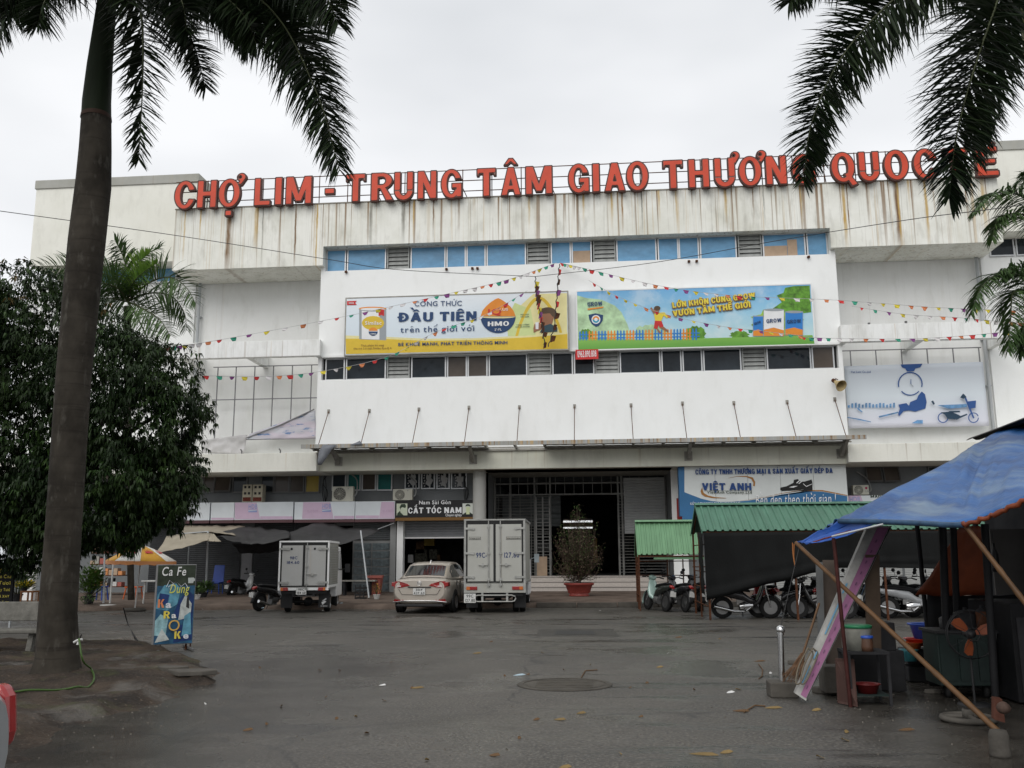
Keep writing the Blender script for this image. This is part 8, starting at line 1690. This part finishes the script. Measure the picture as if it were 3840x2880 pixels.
for j in range(9):
    v = j/8*math.pi; rows.append([c+Vector((-.19*math.cos(v), 0, .07))+Vector((0, .11*math.sin(v)*math.cos(a)*(1+.3*math.sin(a*3+j)), .07*math.sin(v)*math.sin(a)*(1+.35*math.sin(a*2+j*1.3)))) for a in [k/12*6.283 for k in range(13)]])
g.grid(rows); g.build('bag', M('white woven sack', (.40, .38, .34), .7, var=.2, scale=8), t)
c = U(3410, 2478, 12.6); g = MB(); g.lathe([(0, 0), (.09, 0), (.11, .12), (.12, .14), (.1, .13), (0, .1)], c, 14); tag(g.build('teal_bag', M('teal plastic bag', (.05, .22, .25), .35, var=.4, scale=9)), 'teal plastic bag hanging left of the dark crates', 'bag')
# table with bucket, jar, basin
Yt = 11.0; xa, xb = U(3160, 2440, Yt).x, U(3318, 2440, Yt).x; zt = U(3240, 2438, Yt).z; t = thing('table', 'low worn steel table carrying the white bucket', 'table', ((xa+xb)/2, Yt, 0))
g = MB(); g.box(xa, xb, Yt-.18, Yt+.25, zt-.03, zt); g.build('tabletop', m_dark, t); g = MB(); g.box(xa+.03, xb-.03, Yt-.16, Yt+.23, .10, .12); g.build('shelf', m_cart, t)
for x in (xa+.02, xb-.02):
    for y in (Yt-.16, Yt+.23): g = MB(); g.box(x-.015, x+.015, y-.015, y+.015, 0, zt-.03); g.build('leg', m_dark, t)
cx_ = U(3217, 2400, Yt).x; t = thing('bucket', 'grubby white bucket with a green rim on the steel table', 'bucket', (cx_, Yt, zt)); g = MB(); g.lathe([(0, 0), (.125, 0), (.15, .24)], (cx_, Yt, zt), 24); g.build('body', M('grubby white plastic', (.24, .24, .21), .5, var=.25, scale=7), t); g = MB(); g.lathe([(.15, .24), (.158, .24), (.158, .27), (.14, .275), (0, .275)], (cx_, Yt, zt), 24); g.build('lid', M('green plastic', (.02, .16, .07), .4), t)
cx_ = U(3248, 2400, Yt-.1).x; t = thing('jar', 'small brown jar with a blue lid in front of the white bucket', 'jar', (cx_, Yt-.12, zt)); g = MB(); g.lathe([(0, 0), (.062, 0), (.066, .05), (.06, .14)], (cx_, Yt-.12, zt), 18); g.build('body', M('brown sauce', (.10, .05, .03), .3), t); g = MB(); g.lathe([(.068, .14), (.07, .145), (.07, .165), (0, .168)], (cx_, Yt-.12, zt), 18); g.build('lid', m_bb, t)
basin('dark red basin on the shelf under the steel table', 3250, 2560, 10.95, .14, .10, M('dark red plastic', (.10, .01, .01), .4), .122)
g = MB(); g.slab([G(3142, 2640)+Vector((0, 0, .01)), G(3217, 2655)+Vector((0, 0, .01)), U(3203, 2472, 11.0), U(3133, 2470, 11.0)], (0, .02, .004)); tag(g.build('wooden_board', M('pinkish brown board', (.07, .04, .034), .6, var=.2)), 'pinkish brown board leaning on the front of the steel table', 'board')
def plank(label, a, b_, c_, d, Y0_, Y1_, mat, th=.03): g = MB(); g.slab([U(*a, Y1_), U(*b_, Y1_), U(*c_, Y0_), U(*d, Y0_)], (0, th, 0)); tag(g.build('board', mat), label, 'board'); return g
plank('tall brown plywood board standing behind the bucket', (3245, 2080), (3298, 2080), (3308, 2560), (3252, 2560), 11.5, 11.6, M('brown ply', (.07, .05, .036), .7, var=.3, scale=3))
plank('narrow grey metal panel standing left of the leaning sign board', (3060, 2108), (3085, 2108), (3098, 2560), (3074, 2560), 12.3, 12.4, M('galvanised sheet', (.15, .155, .155), .5, .5, var=.2))
plank('wide brown board behind the grey panel', (3086, 2100), (3140, 2100), (3165, 2560), (3100, 2560), 12.4, 12.5, M('dull brown board', (.09, .072, .06), .7, var=.3))
# leaning sign board
t = thing('leaning_signboard', 'long white and pink signboard leaning diagonally against the stall', 'signboard', G(3020, 2625))
Ya_, Yb_ = 11.55, 10.95
A0, A1, A2, A3 = U(3012, 2620, Yb_), U(3030, 2625, Yb_), U(3350, 1975, Ya_+.2), U(3268, 1975, Ya_+.2)
p0, p1, p2, p3 = U(3040, 2460, 11.1), U(3024, 2628, Yb_), U(3345, 1972, Ya_+.2), U(3255, 1972, Ya_+.2)
base_ = U(2975, 2590, 11.0); wv_ = (p2-p3)                           # across
bl, br = U(2982, 2600, 11.05), U(3022, 2628, 10.95)
n_ = Vector((0, .10, 0))
g = MB(); g.slab([bl, br, p2, p3], n_); g.build('casing', M('dirty white plastic', (.27, .265, .25), .5, var=.45, scale=3), t)
def lb(u, v, e): return bl.lerp(br, u).lerp(p3.lerp(p2, u), v)+Vector((0, -e, 0))
g = MB(); g.poly([lb(.42, .01, .004), lb(.90, .01, .004), lb(.90, .99, .004), lb(.42, .99, .004)]); g.cur = 1
for k in range(14): v = .05+k*.065; g.poly([lb(.60, v, .008), lb(.66, v, .008), lb(.66, v+.018, .008), lb(.60, v+.018, .008)])
g.cur = 2
for v0, v1, u0 in ((.06, .16, .12), (.20, .24, .16), (.34, .52, .18), (.58, .64, .14)): g.poly([lb(u0, v0, .008), lb(u0+.09, v0, .008), lb(u0+.09, v1, .008), lb(u0, v1, .008)])
g.cur = 3; g.poly([lb(.93, .01, .006), lb(.98, .01, .006), lb(.98, .99, .006), lb(.93, .99, .006)])
g.build('printed_artwork', [mcol('mauve print', (.22, .085, .17)), mcol('mauve dark', (.10, .04, .09)), mcol('teal print', (.08, .22, .34)), m_dark], t)
# bollard
c = G(2936, 2612); t = thing('bollard', 'stainless steel bollard with a ball top on a concrete foot', 'bollard', c); g = MB(); g.box(c.x-.16, c.x+.16, c.y-.14, c.y+.16, 0, .17); g.build('foot', m_kerb, t, bev=.015)
zb2 = U(2942, 2362, c.y).z; g = MB(); g.tube([c+Vector((0, 0, .17)), c+Vector((.01, 0, zb2-.05))], .036, 14); g.tube([c+Vector((.01, 0, zb2-.055)), c+Vector((.01, 0, zb2-.035))], .045, 14); g.build('pole', m_chr, t); g = MB(); g.lathe([(.052*math.sin(a*math.pi/10), -.052*math.cos(a*math.pi/10)) for a in range(11)], c+Vector((.015, 0, zb2)), 18); g.build('ball', m_chr, t)
g = MB(); g.tube([c+Vector((.02, 0, zb2+.04)), U(3000, 2040, 11.6)], .005, 4); tag(g.build('guy_rope', m_wire), 'thin rope from the bollard up to the tarpaulin corner', 'rope')
g = MB(); g.tube(curve_pts([U(2972, 2035, 11.6), U(2974, 2080, 11.6), U(2982, 2125, 11.6), U(2977, 2090, 11.6), U(2978, 2040, 11.6)], 14), .006, 4); tag(g.build('rope_loop', M('orange rope', (.35, .14, .05), .7)), 'orange rope loop hanging from the tarpaulin corner', 'rope')
# broom and cane loops
t = thing('broom', 'old straw broom with a bamboo stick beside the leaning board', 'broom', G(2975, 2560)); g = MB(); g.tube([U(3072, 2262, 11.7), U(3012, 2450, 11.5)], .014, 6); g.build('stick', m_bam, t); g = MB(); r2 = random.Random(4)
for i in range(60): a = r2.uniform(-1, 1); g.tube([U(3012, 2448, 11.5)+Vector((a*.02, r2.uniform(-.02, .02), 0)), U(2990+a*22, 2500, 11.45), U(2965+a*34, 2545+r2.uniform(-15, 20), 11.4)], .003, 3, False)
o = g.build('bristles', M('straw', (.17, .10, .06), .8), t); o['kind'] = 'stuff'
for k, (dx, lab) in enumerate(((0, 'inner loop of bent cane leaning by the broom'), (18, 'outer loop of bent cane leaning by the broom'))):
    g = MB(); g.tube(curve_pts([U(3030+dx, 2430, 11.2), U(2995+dx, 2500, 11.1), U(2985+dx, 2560, 11.0), U(3005+dx, 2555, 11.0), U(3035+dx, 2490, 11.1), U(3048+dx, 2450, 11.2), U(3030+dx, 2430, 11.2)], 30), .009, 5); tag(g.build('cane_loop', M('grey cane', (.14, .12, .09), .7)), lab, 'cane loop')
# fan
Yfn = 10.9; c = U(3640, 2378, Yfn); t = thing('standing_fan', 'black standing fan with three orange blades before the food cart', 'fan', (c.x, Yfn, 0)); rr = .26
g = MB(); 
for r_, yy in ((rr, 0), (rr*.98, -.03), (.07, -.07)): 
    g.tube([c+Vector((r_*math.cos(a/24*6.283), yy, r_*math.sin(a/24*6.283))) for a in range(25)], .006, 4, False)
for k in range(12): a = k/12*6.283; g.tube([c+Vector((.07*math.cos(a), -.07, .07*math.sin(a))), c+Vector((rr*.98*math.cos(a), -.03, rr*.98*math.sin(a)))], .0025, 3, False)
g.build('guard', m_plast, t)
for k in range(3):
    a = math.radians(138-k*120-(0 if k else 0)); g = MB(); pts = []
    for r_, w_ in ((.05, -.02), (.12, -.05), (.20, -.055), (.23, -.01), (.22, .05), (.14, .05), (.06, .02)): pts.append(c+Vector((r_*math.cos(a)-w_*math.sin(a), -.01+w_*.3, r_*math.sin(a)+w_*math.cos(a))))
    g.slab(pts, (0, .006, 0)); g.build('blade', M('orange fan blade', (.22, .055, .02), .4), t) if k == 0 else g.build('blade', bpy.data.materials['orange fan blade'], t)
g = MB(); g.lathe([(0, -.04), (.045, -.03), (.05, .02), (.04, .14), (0, .15)], c, 14, 'Y'); g.build('motor', m_plast, t); g = MB(); g.tube([c+Vector((0, .06, 0)), (c.x, Yfn+.06, .03)], .014, 8); g.build('pole', m_plast, t); g = MB(); g.lathe([(0, .03), (.17, .02), (.18, 0)], (c.x, Yfn+.06, 0), 20); g.build('base', m_plast, t)
# round base like a wheel lying on the ground
c = G(3632, 2707); t = thing('cast_iron_stand', 'round cast parasol base with open spokes lying on the asphalt', 'parasol base', c); g = MB(); R3 = .235
g.tube([c+Vector((R3*math.cos(a/28*6.283), R3*math.sin(a/28*6.283), .035)) for a in range(29)], .028, 7, False); g.build('ring', m_kerb, t)
for k in range(3): a = .6+k*2.094; g = MB(); g.tube([c+Vector((0, 0, .05)), c+Vector((R3*math.cos(a), R3*math.sin(a), .035))], .025, 6); g.build('spoke', m_kerb, t)
g = MB(); g.lathe([(.03, .12), (.05, .12), (.055, .03), (.0, .03)], c, 14); g.build('hub', m_kerb, t)
# stones at the foot of the bamboo
c = G(3752, 2838); g = MB(); g.lathe([(0, 0), (.078, 0), (.080, .02), (.076, .17), (.062, .205), (0, .21)], c, 18); tag(g.build('concrete_block', m_kerb), 'upright concrete cylinder at the foot of the bamboo pole', 'concrete block')
c = G(3775, 2775, .0); g = MB(); rows = []
for j in range(7): v = j/6*math.pi; rows.append([c+Vector((.055*math.sin(v)*math.cos(a)*(1+.2*math.sin(a*2+j)), .055*math.sin(v)*math.sin(a), .27-.055*math.cos(v))) for a in [k/10*6.283 for k in range(11)]])
g.grid(rows); tag(g.build('stone', M('pinkish stone', (.075, .05, .04), .7, var=.4, scale=12)), 'rough pinkish stone tied on top behind the concrete cylinder', 'stone')
g = MB(); a = G(3765, 2740); g.slab([U(3728, 2700, 9.3), U(3772, 2712, 9.3), U(3760, 2622, 9.5), U(3728, 2618, 9.5)], (0, .07, .01)); tag(g.build('brick', M('red brown brick', (.06, .024, .016), .7, var=.35, scale=8), bev=.008), 'red brown brick propped behind the foot of the bamboo pole', 'brick')
for px, py, s_, lab in ((3105, 2600, .16, 'dark flat stone lying left of the pinkish board'), (2985, 2490, .12, 'broken brick lump behind the broom'), (3500, 2600, .10, 'pale lump of rubble at the cart wheel'), (3320, 2615, .09, 'small grey stone right of the steel table')):
    c = G(px, py); g = MB(); n = 7; g.slab([c+Vector((s_*(1+.3*math.sin(k*2.1+px))*math.cos(k/n*6.283), s_*.6*math.sin(k/n*6.283), .0)) for k in range(n)], (.01, .01, s_*.45)); tag(g.build('stone', m_kerb, bev=.012), lab, 'stone')
# ================================================================ litter
r2 = random.Random(21); mlit = [M('dry leaf', (.20, .14, .06), .7, var=.3), M('brown leaf', (.12, .07, .035), .7), M('paper scrap', (.62, .62, .60), .6), M('pale blue scrap', (.35, .45, .5), .5)]
LIT = [(2035, 2448, 0, 1), (1790, 2450, 0, 2.2), (1565, 2580, 0, 2.4), (1545, 2580, 1, .8), (1434, 2570, 2, 1.4), (1948, 2532, 3, 2.4), (2012, 2699, 1, 1), (2100, 2699, 0, 1.8), (2180, 2675, 0, 1.4), (2475, 2502, 0, 1.6), (2768, 2586, 0, 1), (2740, 2597, 2, 1.6), (2885, 2592, 2, 1), (2900, 2655, 0, 2.6), (3175, 2745, 0, 1), (3170, 2776, 0, 1.2), (3062, 2663, 0, 1.5), (2850, 2480, 1, 2.4), (2545, 2390, 1, 2.2), (1200, 2514, 1, .8), (1855, 2833, 1, 1.4), (2120, 2878, 0, 1.4), (2640, 2830, 0, 3.4), (2725, 2822, 0, 1.6), (3400, 2738, 1, 2), (2780, 2667, 1, 2.5), (930, 2738, 1, 1.4), (1000, 2716, 1, .8), (770, 2640, 2, .7), (985, 2280, 3, 1.5), (1280, 2262, 3, 1.5), (760, 2285, 2, 1), (1210, 2290, 2, .8), (2505, 2450, 2, 1), (2250, 2290, 2, .8), (3360, 2565, 2, 1.5), (2890, 2525, 2, .9), (390, 2450, 2, 1.5)]
for i in range(26): LIT.append((r2.uniform(900, 3100), r2.uniform(2330, 2860), r2.choice((0, 1, 1, 1)), r2.uniform(.5, 1.1)))
for px, py, mi, s_ in LIT:
    c = G(px, py, .008 if py > 2300 else .16); l = .036*s_; w = .018*min(s_, 1.4); a = r2.uniform(-.5, .5) if s_ > 1.3 else r2.uniform(0, 6.28); d = Vector((math.cos(a), math.sin(a), 0)); e = Vector((-d.y, d.x, 0)); g = MB()
    P_ = [c-d*l, c-d*l*.3+e*w+Vector((0, 0, .012)), c+d*l*.5+e*w*.8+Vector((0, 0, .02)), c+d*l+Vector((0, 0, .008)), c+d*l*.3-e*w+Vector((0, 0, .003)), c-d*l*.5-e*w*.7]
    g.slab(P_, (0, 0, -.004)); o = g.build('fallen_leaf' if mi < 2 else 'paper_scrap', mlit[mi])
    if mi < 2: tag(o, 'dry leaf lying on the asphalt', 'leaf', 'dry leaves scattered on the asphalt')
    else: tag(o, 'small pale scrap of litter lying on the ground', 'litter', 'pale scraps of litter on the ground')
g = MB()
for i in range(700):
    k = r2.random()
    if k < .35: x = r2.uniform(-14, 4); y = kerbY(x)-abs(r2.gauss(0, .35))
    elif k < .6: q = isl[r2.randrange(4, 11)]; x, y = q.x+r2.gauss(0, .5), q.y+r2.gauss(0, .5)
    elif k < .75: x, y = r2.gauss(2.9, .9), r2.gauss(11, 1.0)
    else: q = G(r2.uniform(300, 3300), r2.uniform(2320, 2860)); x, y = q.x, q.y
    s_ = r2.uniform(.004, .014)*(1.5 if k < .35 else 1); z = max(0, isl_h(x, y)) if x < -3 and y < 17.5 else 0
    V_ = [Vector((x+s_*math.cos(t_), y+s_*math.sin(t_), z)) for t_ in (0, 1.7, 3.4, 4.9)]+[Vector((x, y, z+s_*.9))]; g._add(V_, [(0, 1, 4), (1, 2, 4), (2, 3, 4), (3, 0, 4)])
o = g.build('gravel', M('grit', (.11, .10, .085), .8, var=.7, scale=30)); tag(o, 'loose grit and small stones scattered over the asphalt', 'gravel', kind='stuff')
for pts, lab in (([(2845, 2490), (2860, 2510), (2858, 2535), (2845, 2545)], 'short bent dark twig on the asphalt left of the bollard'), ([(2790, 2670), (2830, 2645), (2870, 2648)], 'thin dark twig in front of the bollard foot'), ([(2180, 2540), (2195, 2515), (2240, 2512)], 'bent twig lying beyond the manhole cover')):
    g = MB(); g.tube([G(x, y, .012) for x, y in pts], .008, 4); tag(g.build('twig', mlit[1]), lab, 'twig')
for o in bpy.data.objects:
    if o.get('local') is not None: del o['local']
    if o.type == 'EMPTY' and o.parent is None and not o.get('label'): print('NOLABEL', o.name)
print('tris', sum(len(o.data.polygons) for o in bpy.data.objects if o.type == 'MESH'), 'objects', len(bpy.data.objects))
